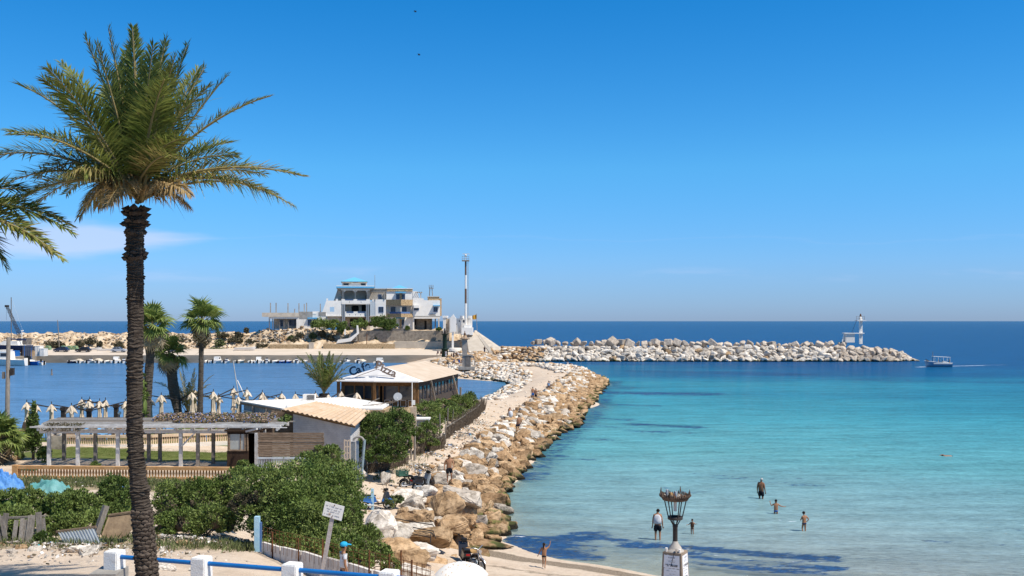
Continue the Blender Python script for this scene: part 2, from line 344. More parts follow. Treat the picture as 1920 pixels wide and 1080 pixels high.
# ground material: sand, with lawn / dry weeds / wrack painted by vertex masks (what grows or lies there)
def ground_material():
    m = bpy.data.materials.new('sandy_ground'); m.use_nodes = True; t = m.node_tree; n = t.nodes; b = n['Principled BSDF']; l = t.links.new
    b.inputs['Roughness'].default_value = .95; b.inputs['Specular IOR Level'].default_value = .1
    g = n.new('ShaderNodeNewGeometry')
    def noi(s, d=8, r=.62):
        q = n.new('ShaderNodeTexNoise'); q.inputs['Scale'].default_value = s; q.inputs['Detail'].default_value = d; q.inputs['Roughness'].default_value = r; l(g.outputs['Position'], q.inputs['Vector']); return q.outputs[0]
    n1, n2, n3 = noi(.35), noi(2.2), noi(14, 4)
    def ramp(v, st):
        r = n.new('ShaderNodeValToRGB'); l(v, r.inputs[0]); e = r.color_ramp.elements
        e[0].position, e[0].color = st[0][0], (*st[0][1], 1); e[1].position, e[1].color = st[-1][0], (*st[-1][1], 1)
        for p, c in st[1:-1]: q = e.new(p); q.color = (*c, 1)
        return r.outputs[0]
    def mix(f, a, c):
        q = n.new('ShaderNodeMix'); q.data_type = 'RGBA'; l(f, q.inputs[0]); l(a, q.inputs[6])
        if isinstance(c, tuple): q.inputs[7].default_value = (*c, 1)
        else: l(c, q.inputs[7])
        return q.outputs[2]
    def mm(op, a, c):
        q = n.new('ShaderNodeMath'); q.operation = op
        for i, v in enumerate((a, c)):
            if isinstance(v, (int, float)): q.inputs[i].default_value = v
            else: l(v, q.inputs[i])
        q.use_clamp = True
        return q.outputs[0]
    base = ramp(n1, [(.3,(.49,.375,.275)),(.5,(.60,.49,.38)),(.7,(.52,.405,.305))])
    base = mix(mm('MULTIPLY', ramp(n2, [(.5,(0,0,0)),(.7,(1,1,1))]), .5), base, (.36,.29,.22))
    base = mix(mm('MULTIPLY', ramp(n3, [(.58,(0,0,0)),(.72,(1,1,1))]), .35), base, (.62,.56,.49))
    at = n.new('ShaderNodeAttribute'); at.attribute_name = 'mask'; sp = n.new('ShaderNodeSeparateColor'); l(at.outputs['Color'], sp.inputs[0])
    wob = mm('MULTIPLY', n2, .9)
    def sharp(v): return ramp(mm('SUBTRACT', mm('ADD', v, mm('MULTIPLY', n2, .5)), .25), [(.4,(0,0,0)),(.6,(1,1,1))])
    base = mix(sharp(sp.outputs[0]), base, ramp(n2, [(.3,(.085,.11,.026)),(.6,(.13,.15,.045)),(.75,(.25,.22,.10))]))
    base = mix(mm('MULTIPLY', sharp(sp.outputs[1]), .75), base, ramp(n2, [(.3,(.16,.15,.06)),(.7,(.36,.28,.18))]))
    base = mix(sharp(sp.outputs[2]), base, ramp(n3, [(.3,(.11,.085,.06)),(.65,(.34,.27,.2))]))
    l(base, b.inputs['Base Color'])
    bp = n.new('ShaderNodeBump'); bp.inputs['Strength'].default_value = .7; bp.inputs['Distance'].default_value = .12; l(noi(5, 9, .7), bp.inputs['Height']); l(bp.outputs[0], b.inputs['Normal'])
    return m
m_ground = ground_material()
def capsule(x, y, pts, r):
    """0..1 mask of distance to a polyline"""
    best = np.full(x.shape, 1e9)
    for (ax, ay), (bx, by) in zip(pts[:-1], pts[1:]):
        dx, dy = bx-ax, by-ay; t = np.clip(((x-ax)*dx+(y-ay)*dy)/(dx*dx+dy*dy), 0, 1)
        best = np.minimum(best, np.hypot(x-ax-t*dx, y-ay-t*dy))
    return 1-ss(best, r*.3, r*1.7)
gx = np.concatenate([np.arange(-80,-32,1.5), np.arange(-32,16,.4), np.arange(16,62,1.5)])
gy = np.concatenate([np.arange(8,68,.4), np.arange(68,130,.7), np.arange(130,300,1.4)])
def gzf(X, Y):
    z = gzs(X, Y).reshape(X.shape)
    rough = ss(Y, 22, 24)
    jm = ss(X, np.interp(Y, [36,41,46,50,58,66,78,90,110,125,145,160,175,190,206], [-5.5,-5.6,-5.8,-6.0,-5.8,-4.6,-3.3,-1.8,.3,2.5,5.2,7.4,9.8,12,13.5])+.6, np.interp(Y, [36,206], [-4,16])*0+np.interp(Y, [36,41,46,50,58,66,78,90,110,125,145,160,175,190,206], [-5.5,-5.6,-5.8,-6.0,-5.8,-4.6,-3.3,-1.8,.3,2.5,5.2,7.4,9.8,12,13.5])+1.4)*ss(Y,46,49)*(1-ss(Y,200,206))
    z = z-jm*.75*ss(z, 0, 1.0)
    return z+rough*(fract_noise(X, Y, .7, 1)*.10+fract_noise(X, Y, 2.5, 2)*.05)*ss(z, -.2, .6)
me, gv = grid_mesh('ground', gx, gy, gzf, m_ground)
x_, y_ = gv[:,0], gv[:,1]
lawn = np.maximum(capsule(x_, y_, [(-27,60.0),(-15,59.6)], 2.5), ss(y_, 64, 65)*(1-ss(y_, 76, 77))*(1-ss(x_, -17, -15)))
lawn = np.maximum(lawn*(1-capsule(x_, y_, [(-23,61.8),(-19,62.3)], .5)), 0)
weeds = np.maximum(capsule(x_, y_, [(-26,47),(-12,47)], 2.2), capsule(x_, y_, [(-20,27),(-9,29)], 1.2)*.7)
wr = capsule(x_, y_, [(-2.2,49.3),(0,47.6),(3.3,45.8),(6.5,43.4),(13,39.5),(22,36),(40,31)], .75)*.95
wr = np.maximum(wr, capsule(x_, y_, [(-1,44.5),(2,43.3),(4.5,42.2)], .35)*.6)
wr = np.maximum(wr, capsule(x_, y_, [(-13,82),(-6.5,82),(-2.8,108)], .01))
ca = me.attributes.new('mask', 'FLOAT_COLOR', 'POINT')
ca.data.foreach_set('color', np.stack([lawn, weeds, wr, np.ones_like(wr)], 1).astype(np.float32).ravel())
struct('ground', me)

# ------------------------------------------------------------------ the sea: one sheet to the horizon
def sea_material():
    m = bpy.data.materials.new('sea_water'); m.use_nodes = True; t = m.node_tree; n = t.nodes; l = t.links.new
    n.remove(n['Principled BSDF'])
    g = n.new('ShaderNodeNewGeometry')
    def noi(s, st, d=5, rg=.6):
        mp = n.new('ShaderNodeMapping'); mp.inputs['Scale'].default_value = st; l(g.outputs['Position'], mp.inputs[0])
        q = n.new('ShaderNodeTexNoise'); q.inputs['Scale'].default_value = s; q.inputs['Detail'].default_value = d; q.inputs['Roughness'].default_value = rg; l(mp.outputs[0], q.inputs['Vector']); return q.outputs[0]
    def mm(op, a, c, clamp=False):
        q = n.new('ShaderNodeMath'); q.operation = op; q.use_clamp = clamp
        for i, v in enumerate((a, c)):
            if isinstance(v, (int, float)): q.inputs[i].default_value = v
            else: l(v, q.inputs[i])
        return q.outputs[0]
    def mr(v, a, b, c=0., d=1.):
        q = n.new('ShaderNodeMapRange'); q.interpolation_type = 'SMOOTHSTEP'; l(v, q.inputs[0])
        for i, k in enumerate((a, b, c, d)): q.inputs[i+1].default_value = k
        return q.outputs[0]
    def mix(f, a, c):
        q = n.new('ShaderNodeMix'); q.data_type = 'RGBA'; l(f, q.inputs[0]); l(a, q.inputs[6])
        if isinstance(c, tuple): q.inputs[7].default_value = (*c, 1)
        else: l(c, q.inputs[7])
        return q.outputs[2]
    body = n.new('ShaderNodeAttribute'); body.attribute_name = 'body'
    ext = n.new('ShaderNodeAttribute'); ext.attribute_name = 'extra'; sp = n.new('ShaderNodeSeparateColor'); l(ext.outputs['Color'], sp.inputs[0])
    clear, weed, foam = sp.outputs[0], sp.outputs[1], sp.outputs[2]
    nA = noi(.9, (.35, 1, 1), 6, .65); nB = noi(3.0, (.5, 1, 1), 5, .6); nC = noi(.05, (.4, 1, 1), 6, .6); nD = noi(.42, (.18, 1, 1), 6, .7)
    # patches of weed on the bed
    wd = mr(mm('ADD', weed, mm('ADD', mm('MULTIPLY', mm('SUBTRACT', nA, .5), 2.2), mm('MULTIPLY', mm('SUBTRACT', nB, .5), 1.6))), .42, .85)
    nE = noi(6.5, (.35, 1, 1), 4, .6)
    wr_ = n.new('ShaderNodeValToRGB'); l(mm('ADD', mm('MULTIPLY', nB, .6), mm('MULTIPLY', nE, .4)), wr_.inputs[0]); e = wr_.color_ramp.elements
    e[0].position = .34; e[0].color = (.003,.016,.055,1); e[1].position = .68; e[1].color = (.10,.14,.16,1)
    for p_, c_ in ((.46,(.007,.042,.13)),(.53,(.010,.055,.16)),(.59,(.028,.028,.030))): q_ = e.new(p_); q_.color = (*c_, 1)
    wcol = wr_.outputs[0]
    c = mix(mm('MULTIPLY', wd, .95), body.outputs['Color'], wcol)
    # broad tonal variation, plus ripple light and refraction patterns painted into the colour
    c2 = n.new('ShaderNodeMix'); c2.data_type = 'RGBA'; c2.blend_type = 'MULTIPLY'; c2.inputs[0].default_value = 1; l(c, c2.inputs[6])
    k = mm('ADD', mm('ADD', mm('MULTIPLY', mm('SUBTRACT', nC, .5), .45), mm('MULTIPLY', mm('SUBTRACT', nD, .5), 1.15)), mm('ADD', mm('ADD', mm('MULTIPLY', mm('SUBTRACT', nB, .5), .9), mm('ADD', mm('MULTIPLY', mm('SUBTRACT', nE, .5), .8), mm('MULTIPLY', mm('SUBTRACT', nA, .5), .95))), 1.0))
    cc = n.new('ShaderNodeCombineColor')
    for i in range(3): l(k, cc.inputs[i])
    l(cc.outputs[0], c2.inputs[7]); c = c2.outputs[2]
    fm = mr(mm('ADD', foam, mm('MULTIPLY', mm('SUBTRACT', nB, .5), 2.6)), .55, .95)
    c = mix(fm, c, (.8,.82,.84))
    bp = n.new('ShaderNodeBump'); bp.inputs['Strength'].default_value = .9; bp.inputs['Distance'].default_value = .32
    l(mm('ADD', mm('MULTIPLY', nA, 1.), mm('ADD', mm('MULTIPLY', nB, .35), mm('MULTIPLY', nD, 1.6))), bp.inputs['Height'])
    df = n.new('ShaderNodeBsdfDiffuse'); l(c, df.inputs[0]); l(bp.outputs[0], df.inputs[1])
    tr = n.new('ShaderNodeBsdfTransparent'); tr.inputs[0].default_value = (.80,.92,.95,1)
    s1 = n.new('ShaderNodeMixShader'); l(mm('MULTIPLY', mm('MULTIPLY', clear, mm('SUBTRACT', 1.0, wd)), mm('SUBTRACT', 1.0, fm)), s1.inputs[0]); l(df.outputs[0], s1.inputs[1]); l(tr.outputs[0], s1.inputs[2])
    gl = n.new('ShaderNodeBsdfGlossy'); gl.inputs['Roughness'].default_value = .12; l(bp.outputs[0], gl.inputs['Normal'])
    fr = n.new('ShaderNodeFresnel'); fr.inputs[0].default_value = 1.33; l(bp.outputs[0], fr.inputs[1])
    s2 = n.new('ShaderNodeMixShader'); l(mm('MINIMUM', mm('MULTIPLY', fr.outputs[0], .6), .32), s2.inputs[0]); l(s1.outputs[0], s2.inputs[1]); l(gl.outputs[0], s2.inputs[2])
    l(s2.outputs[0], n['Material Output'].inputs[0])
    return m
m_sea = sea_material()
def build_sea():
    ys = np.concatenate([np.arange(26,70,.35), np.arange(70,330,1.0), np.geomspace(330,70000,60)])
    us = np.linspace(-1, 1, 300); us = us*(0.75+.25*us*us)
    U, Y = np.meshgrid(us, ys); X = U*(50+.62*Y); nx, ny = len(us), len(ys)
    x, y = X.ravel(), Y.ravel(); near = (y < 300) & (np.abs(x) < 80)
    z = np.zeros_like(x)
    gd = np.full_like(x, -20.); gd[near] = gzs(x[near], y[near])
    # body colour against distance from the beach and from the jetty
    k = np.array([40,50,60,74,87,110,136,160,185,215,244,285,500,1500,8000,70000.])
    cr = np.array([(.31,.34,.33),(.25,.33,.335),(.195,.315,.33),(.145,.30,.325),(.105,.305,.33),(.070,.272,.315),(.046,.243,.30),(.028,.208,.28),(.016,.163,.253),(.009,.12,.22),(.006,.088,.197),(.005,.068,.185),(.005,.066,.18),(.005,.064,.175),(.006,.07,.18),(.008,.085,.20)])
    de = y+np.clip(x-18, 0, 60)*.55*(y < 300)+fract_noise(x, y*2.2, .02, 5)*55*ss(y, 70, 200)
    body = np.stack([np.interp(de, k, cr[:,i]) for i in range(3)], 1)
    # harbour basin west of the jetty
    xc = np.interp(y, [60,100,136,150,175,187,200,215,262,275,276,300], [-10,-10,-5,-3,0,-1,-11,-15,-22,-22,-60,-60])
    hb = ss(xc-x, -3, 3)*(y > 70)*(y < 277)
    hcol = np.stack([np.interp(y, [80,140,275], q) for q in ((.10,.075,.055),(.21,.18,.145),(.36,.33,.28))], 1)
    body = body*(1-hb[:,None])+hcol*hb[:,None]
    clear = np.clip(np.exp(np.minimum(gd,0)/.38), 0, 1)*.85*(1-hb); clear[gd < -2] = 0
    weed = np.zeros_like(x)
    for pts, r, a in ((((0.4,52.5),(2.2,52),(4.5,53.5)),1.2,.95),(((-.3,50.4),(1.5,49.6),(4,48.6)),.9,.9),(((1,51.2),(3.5,50.8)),1.3,.85),
                   (((5.5,52),(8.2,50.8),(11.5,49.3),(15.5,48.2)),.75,.92),(((8.6,49),(11,47.6),(15,46.2)),.6,.8),(((9,47.2),(14,45),(22,42)),.7,.75),
                   (((6,51.2),(8,50.5)),.8,.9),
                   (((1.2,72),(3.2,86),(6.2,102),(8,109),(11,129),(13,144),(17,170),(20,190)),1.6,.62),
                   (((16,160),(22,158),(30,157)),4.0,.8),(((14,165),(18,172)),5,.6),(((13.5,111),(16,110),(20,108)),1.6,.8),(((13,104),(18,102.5)),1.2,.7),(((8,112),(12,106)),1.2,.5),
                   (((3.2,84),(6.5,82.5)),1.0,.58),(((6.3,98),(9.6,96)),1.1,.58),(((9,118),(13.5,116)),1.5,.62),(((12.5,138),(19,135)),1.9,.62),(((15,74),(18,72),(21,70)),1.6,.45),(((11,68),(14,66)),1.1,.40),(((28,55),(34,54)),1.0,.5),(((22,52),(26,51)),.8,.42),(((30,230),(60,215)),7,.55),(((70,195),(95,185)),6,.5),(((8,60),(12,59)),.8,.35)):
        weed = np.maximum(weed, capsule(x, y, pts, r)*a)
    weed *= (1-hb)
    foam = np.zeros_like(x)
    for pts, r, a in ((((5,51.4),(7,50.6),(9,50.0)),.16,.62),(((9.5,48.9),(12,48.0),(15,47.4)),.15,.6),(((-.6,53.2),(.8,52.8)),.2,.75),(((-.5,50.0),(1.6,48.7),(3.8,47.3),(6.8,44.8)),.11,.62),
                      (((103,251),(112,254),(122,258)),1.0,.80),(((108,252.5),(130,262)),1.2,.55),(((101,248.5),(104,250)),.8,.9),(((15.4,57.4),(17.2,57.0)),.2,.62)):
        foam = np.maximum(foam, capsule(x, y, pts, r)*a)
    # small rollers near the beach
    nb = (y < 62)
    sh = np.interp(x, [-1,3.5,6.5,13,22,40], [50.5,47.4,44.9,41,37.5,32]); d = y-sh
    ph = d*2.1+fract_noise(x, y, .15, 3)*3
    z[nb] += (np.maximum(0, np.sin(ph[nb]))**3*.09*np.exp(-d[nb]/9)*ss(d[nb], .3, 1.5))
    # broad ripples everywhere near, real relief
    z += fract_noise(x*.6, y*1.4, .8, 9)*.05*(y < 120)*ss(y, 48, 56)
    i = np.arange(nx*ny).reshape(ny, nx); f = np.stack([i[:-1,:-1].ravel(), i[:-1,1:].ravel(), i[1:,1:].ravel(), i[1:,:-1].ravel()], 1)
    me = npmesh('sea', np.stack([x, y, z], 1), f, m_sea, smooth=True)
    o1 = np.ones_like(x)
    a = me.attributes.new('body', 'FLOAT_COLOR', 'POINT'); a.data.foreach_set('color', np.column_stack([body, o1]).astype(np.float32).ravel())
    a = me.attributes.new('extra', 'FLOAT_COLOR', 'POINT'); a.data.foreach_set('color', np.stack([clear, weed, foam, o1], 1).astype(np.float32).ravel())
    struct('sea', me)
build_sea()

# ------------------------------------------------------------------ far headland and quay
m_head = mat('headland_earth', (.30,.215,.14), (.56,.43,.29), .55, .95, 1.6, 1.6, ramp=(.36,.52), c3=(.64,.53,.40), world=True, detail=12)
m_quaytop = mat('quay_paving', (.52,.44,.35), (.60,.51,.42), .2, .9, .2, 3, world=True)
m_quay = mat('quay_wall_concrete', (.36,.30,.235), (.26,.215,.165), .6, .9, .6, 2, stretch=(.3,1,1), world=True)
def head_z(X, Y):
    d = Y-275
    # left: road, then rubble bank; right: terraces to the villa plateau
    road = 2.0+ss(d, 4, 24)*1.2
    bankL = road+ss(d, 22, 36)*4.0*(1-ss(d, 44, 58)*2.4)
    bankR = road+ss(d, 21, 24)*2.0+ss(d, 25.5, 29)*3.5
    t = ss(X, -84, -74)
    z = bankL*(1-t)+bankR*t
    # east slope falls to the breakwater root
    e = ss(X, -24, -6); top = 8.6-ss(X, -22, -4)*5.4
    z = np.minimum(z, np.where(X > -26, np.maximum(top, road), 99))
    z = z-ss(d, 52, 62)*14*t-ss(X, 2, 12)*6
    n = fract_noise(X, Y, .35, 4, 5)*1.3+fract_noise(X, Y, 1.1, 8, 3)*1.1
    z = np.where(X > -13, -1+(z+1)*np.maximum(ss(d, -1, 8), 1-ss(X,-13,-11)), z)
    return z+n*ss(d, 21, 26)*(1-.85*ss(d, 29, 31)*t)*(1-.5*ss(X,-16,-8))
hx = np.arange(-330, 14, .75); hy = np.concatenate([np.arange(296.4, 312, .6), np.arange(312, 340, 1.5)])
me, _ = grid_mesh('headland', hx, hy, head_z, m_head); struct('headland', me)
hx2 = np.arange(-136, 14, .75)
me, _ = grid_mesh('headland_slope', np.arange(-22, 14, .75), np.arange(275.2, 298, .6), lambda X, Y: head_z(X, Y)+fract_noise(X, Y, .5, 4)*.9*ss(X, -14, -9)+.05, m_head); struct('headland_slope', me)
me, _ = grid_mesh('quay_road', np.arange(-330, -11, 1.), np.arange(274.5, 297.3, .8), lambda X, Y: 2.1+ss(Y-275, 4, 24)*1.2+fract_noise(X, Y, .3, 2)*.05, m_quaytop); struct('quay_road', me)
q = MB(); q.prism([(-136,274.4,-1.5),(-12,274.4,-1.5),(-12,274.4,2.06),(-136,274.4,2.06)], (0,24,0))
q.prism([(-330,262.6,-1.5),(-131,262.6,-1.5),(-131,262.6,2.06),(-330,262.6,2.06)], (0,36,0))
struct('quay', q, [m_quay])
me, _ = grid_mesh('pier_deck', np.arange(-330, -130.6, 1.), np.arange(262.8, 274.6, .8), lambda X, Y: 2.09+0*X, m_quaytop); struct('pier_deck', me)
# ------------------------------------------------------------------ boulders
def rock_mat(name, c, c2, c3, b=1.0):
    m = mat(name, c, c2, 2.2, .95, b*1.6, 7, rnd=.24, ramp=(.3,.62), c3=c3, detail=9); t = m.node_tree; n = t.nodes; p = n['Principled BSDF']
    # weed grows on whatever stands in the splash zone (world height)
    g = n.new('ShaderNodeNewGeometry'); s = n.new('ShaderNodeSeparateXYZ'); t.links.new(g.outputs['Position'], s.inputs[0])
    q = n.new('ShaderNodeTexNoise'); q.inputs['Scale'].default_value = 1.3; q.inputs['Detail'].default_value = 5; t.links.new(g.outputs['Position'], q.inputs['Vector'])
    a = n.new('ShaderNodeMath'); a.operation = 'MULTIPLY_ADD'; t.links.new(q.outputs[0], a.inputs[0]); a.inputs[1].default_value = -1.5; t.links.new(s.outputs[2], a.inputs[2])
    r = n.new('ShaderNodeMapRange'); r.interpolation_type = 'SMOOTHSTEP'; t.links.new(a.outputs[0], r.inputs[0])
    for i, v in enumerate((-.55, -.25, 1, 0)): r.inputs[i+1].default_value = v
    rp = n.new('ShaderNodeValToRGB'); t.links.new(s.outputs[2], rp.inputs[0]); e = rp.color_ramp.elements
    e[0].position = .22; e[0].color = (.022,.019,.013,1); e[1].position = .55; e[1].color = (.13,.15,.04,1)
    # fine pitting and cracks in the stone itself
    tcn = n.new('ShaderNodeTexCoord'); vn = n.new('ShaderNodeTexNoise'); vn.inputs['Scale'].default_value = 6; vn.inputs['Detail'].default_value = 10; vn.inputs['Roughness'].default_value = .75; t.links.new(tcn.outputs['Object'], vn.inputs['Vector'])
    vr = n.new('ShaderNodeValToRGB'); t.links.new(vn.outputs[0], vr.inputs[0]); vr.color_ramp.elements[0].position = .36; vr.color_ramp.elements[0].color = (.45,.42,.38,1); vr.color_ramp.elements[1].position = .54; vr.color_ramp.elements[1].color = (1.06,1.05,1.04,1)
    pm = n.new('ShaderNodeMix'); pm.data_type = 'RGBA'; pm.blend_type = 'MULTIPLY'; pm.inputs[0].default_value = 1; t.links.new(p.inputs['Base Color'].links[0].from_socket, pm.inputs[6]); t.links.new(vr.outputs[0], pm.inputs[7]); t.links.new(pm.outputs[2], p.inputs['Base Color'])
    x = n.new('ShaderNodeMix'); x.data_type = 'RGBA'; t.links.new(r.outputs[0], x.inputs[0]); src = p.inputs['Base Color'].links[0].from_socket
    t.links.new(src, x.inputs[6]); t.links.new(rp.outputs[0], x.inputs[7]); t.links.new(x.outputs[2], p.inputs['Base Color'])
    return m
m_rw = rock_mat('white_limestone', (.55,.49,.42), (.68,.63,.56), (.44,.36,.28), .7)
m_ro = rock_mat('ochre_sandstone', (.37,.235,.125), (.49,.345,.21), (.25,.16,.09), 1.3)
m_rb = rock_mat('brown_stone', (.26,.16,.085), (.37,.245,.14), (.18,.115,.065), 1.2)
m_rg = rock_mat('grey_limestone', (.38,.33,.275), (.50,.445,.38), (.28,.24,.20), .8)
m_rc = rock_mat('cast_concrete', (.42,.355,.29), (.53,.46,.385), (.33,.28,.23), .6)
RM = {'white': m_rw, 'ochre': m_ro, 'brown': m_rb, 'grey': m_rg, 'concrete': m_rc}
def rock_bm(seed, npts=15, flat=.72, bev=.09, sub=0, disp=0.):
    r = random.Random(seed); bm = bmesh.new()
    for i in range(npts):
        d = V((r.gauss(0,1), r.gauss(0,1), r.gauss(0,1))).normalized()
        d = V((math.copysign(abs(d.x)**.7, d.x), math.copysign(abs(d.y)**.7, d.y), math.copysign(abs(d.z)**.7, d.z)))
        bm.verts.new((d.x*r.uniform(.8,1.1)*.55, d.y*r.uniform(.75,1.05)*.5, d.z*r.uniform(.85,1.05)*.5*flat))
    h = bmesh.ops.convex_hull(bm, input=bm.verts); bmesh.ops.delete(bm, geom=[g for g in h['geom_interior'] if isinstance(g, bmesh.types.BMVert)], context='VERTS')
    bmesh.ops.dissolve_limit(bm, angle_limit=R(14), verts=bm.verts, edges=bm.edges)
    if bev: bmesh.ops.bevel(bm, geom=list(bm.edges), offset=bev, segments=1, affect='EDGES', clamp_overlap=True)
    bmesh.ops.triangulate(bm, faces=bm.faces)
    if sub:
        bmesh.ops.subdivide_edges(bm, edges=bm.edges, cuts=sub, use_grid_fill=True)
        bmesh.ops.triangulate(bm, faces=bm.faces)
        for v in bm.verts:
            n = noise.fractal(v.co*5.5+V((seed*3.7,0,0)), .55, 2.1, 5)
            n2 = noise.noise(v.co*1.6+V((0,seed*2.1,0)))
            v.co += v.co.normalized()*(n*disp+n2*disp*.8)
    bmesh.ops.recalc_face_normals(bm, faces=bm.faces); return bm
def rock_variants(nm, n, mats, **k):
    out = {}
    for key in mats:
        for i in range(n):
            bm = rock_bm(100+i*7, **k); me = bpy.data.meshes.new(nm); bm.to_mesh(me); bm.free(); me.materials.append(RM[key])
            pass
            out[key, i] = me
    return out
RK = rock_variants('boulder', 12, ('white','ochre','brown','grey'), npts=13, bev=.055, sub=2, disp=.05)
RA = rock_variants('boulder', 9, ('white','ochre','brown','grey','concrete'), npts=14, bev=.045)
def put_rock(me, p, s, rz, tilt, label, cat='boulder', group=None, name='boulder', sq=(1,1,1)):
    o = link(name, me, None, p); o.scale = (s*sq[0], s*sq[1], s*sq[2]); o.rotation_euler = (random.uniform(-tilt,tilt), random.uniform(-tilt,tilt), rz); tag(o, label, cat, group); return o
def pick(wts):
    k = list(wts); return random.choices(k, [wts[i] for i in k])[0]
class RockHeap:
    """far too many small stones to count: one mesh"""
    T = None
    def __init__(s):
        if RockHeap.T is None:
            RockHeap.T = []
            for i in range(10):
                bm = rock_bm(900+i, npts=10, bev=0); bm.verts.ensure_lookup_table()
                RockHeap.T.append((np.array([v.co[:] for v in bm.verts]), np.array([[v.index for v in f.verts] for f in bm.faces]))); bm.free()
        s.v = []; s.f = []; s.m = []; s.n = 0
    def add(s, p, size, mi):
        v, f = RockHeap.T[random.randrange(10)]; a = np.array(Matrix.Rotation(random.uniform(0,6.3), 3, 'Z') @ Matrix.Rotation(random.uniform(-.6,.6), 3, 'X'))
        s.v.append((v*np.array([size*random.uniform(.8,1.3), size, size*random.uniform(.7,1.1)])) @ a.T+np.array(p)); s.f.append(f+s.n); s.n += len(v); s.m += [mi]*len(f)
    def build(s, name, mats, parent=None):
        o = link(name, npmesh(name, np.concatenate(s.v), np.concatenate(s.f), mats, s.m), parent); o['kind'] = 'stuff'; return o

# jetty edges by distance
JY = [36,41,46,50,58,66,78,90,110,125,145,160,175,190,206]
JP = [-5.4,-5.5,-5.7,-5.8,-5.6,-4.5,-3.2,-1.7,.6,2.9,5.5,7.8,10.1,12.2,13.7]
def jpath(y): return float(np.interp(y, JY, JP))
def jshore(y): return float(np.interp(y, [36,41,44,50,53,56,60,66,86,102,107,130,144,170,185,206], [-2.6,-2.4,-2.2,-1.5,-1.0,-.8,-.7,-.8,2.0,4.6,6.5,9.3,11.4,15.2,17.5,18]))
def crest(y): return float(np.interp(y, [38,44,56,90,130,170,206], [2.1,2.0,1.9,2.0,2.2,2.4,2.5]))
cand = []; tries = 0; cell = {}
while tries < 80000 and len(cand) < 1900:
    tries += 1; y = random.uniform(36.5, 200)**1.0
    a, b = jpath(y), jshore(y)
    t = random.uniform(.0, 1.06); x = a+(b-a)*t
    s = random.uniform(.68, 1.62)*(1.0 if y < 120 else .92)*(.75 if t < .1 else 1)
    if y < 60 and random.random() < .3: s *= 1.15
    r = s*.40; kx, ky = int(x//2), int(y//2); ok = True
    for i in range(kx-1, kx+2):
        for j in range(ky-1, ky+2):
            for (qx, qy, qr) in cell.get((i, j), ()):
                if (x-qx)**2+(y-qy)**2 < (r+qr)**2*.86: ok = False; break
            if not ok: break
        if not ok: break
    if not ok: continue
    cell.setdefault((kx, ky), []).append((x, y, r)); cand.append((y, x, t, s))
cand.sort(key=lambda c: c[0]/(c[3]**.8))
heap = RockHeap(); NB = 0
SIZE = lambda s: 'large' if s > 1.3 else ('medium' if s > .98 else 'small')
def keep_clear(x, y):
    # the beach corner with the motorbikes and the standing man's footing stay free
    return math.hypot(x+5.6, y-58.6) < 1.25 or math.hypot(x+3.75, y-59.3) < 1.1 or (x > -2.7 and y < 46.5) or (y < 38.5 and x > -3.2)
for y, x, t, s in cand:
    if keep_clear(x, y): continue
    z = crest(y)*max(0, min(1, 1-t))**.9*.93+.10-(.35 if t < 0.05 else 0)
    if t > .85: k = pick({'ochre':2.2,'brown':6,'grey':.5})
    elif t > .45: k = pick({'ochre':4.2,'brown':4.8,'grey':1.6,'white':.6})
    else: k = pick({'white':3,'grey':2.7,'ochre':3.4,'brown':1.7})
    if y > 150: k = pick({'white':2.4,'grey':2,'ochre':3,'brown':2.4}) if t < .6 else pick({'ochre':3,'brown':4})
    if NB < 296:
        NB += 1
        where = 'at the waterline' if t > .8 else ('beside the path' if t < .22 else 'on the slope'); where += next(n_ for y_, n_ in ((46,' above the little beach'),(51,' near the bent steel frame'),(55,' below the parked blue scooter'),(60.5,' near the parked mopeds'),(66,' around the standing shirtless man'),(73,' abreast of the old door'),(82,' abreast of the brushwood fence'),(95,' abreast of the hedge'),(999,' further out along the jetty')) if y < y_)
        sq_ = (random.uniform(.9,1.25), 1, random.uniform(.85,1.15)); shp = 'flat ' if sq_[2] < .92 else ('tall ' if sq_[2] > 1.07 else ('long ' if sq_[0] > 1.14 else ''))
        o = put_rock(RK[k, random.randrange(12)], (x, y, z), s*1.16, random.uniform(0, 6.3), .35, f'{SIZE(s)} {shp}{k} boulder {where}', 'boulder', 'boulders of the jetty', sq=sq_)
    else: heap.add((x, y, z), s*1.25, {'white':0,'ochre':1,'brown':2,'grey':3}[k])
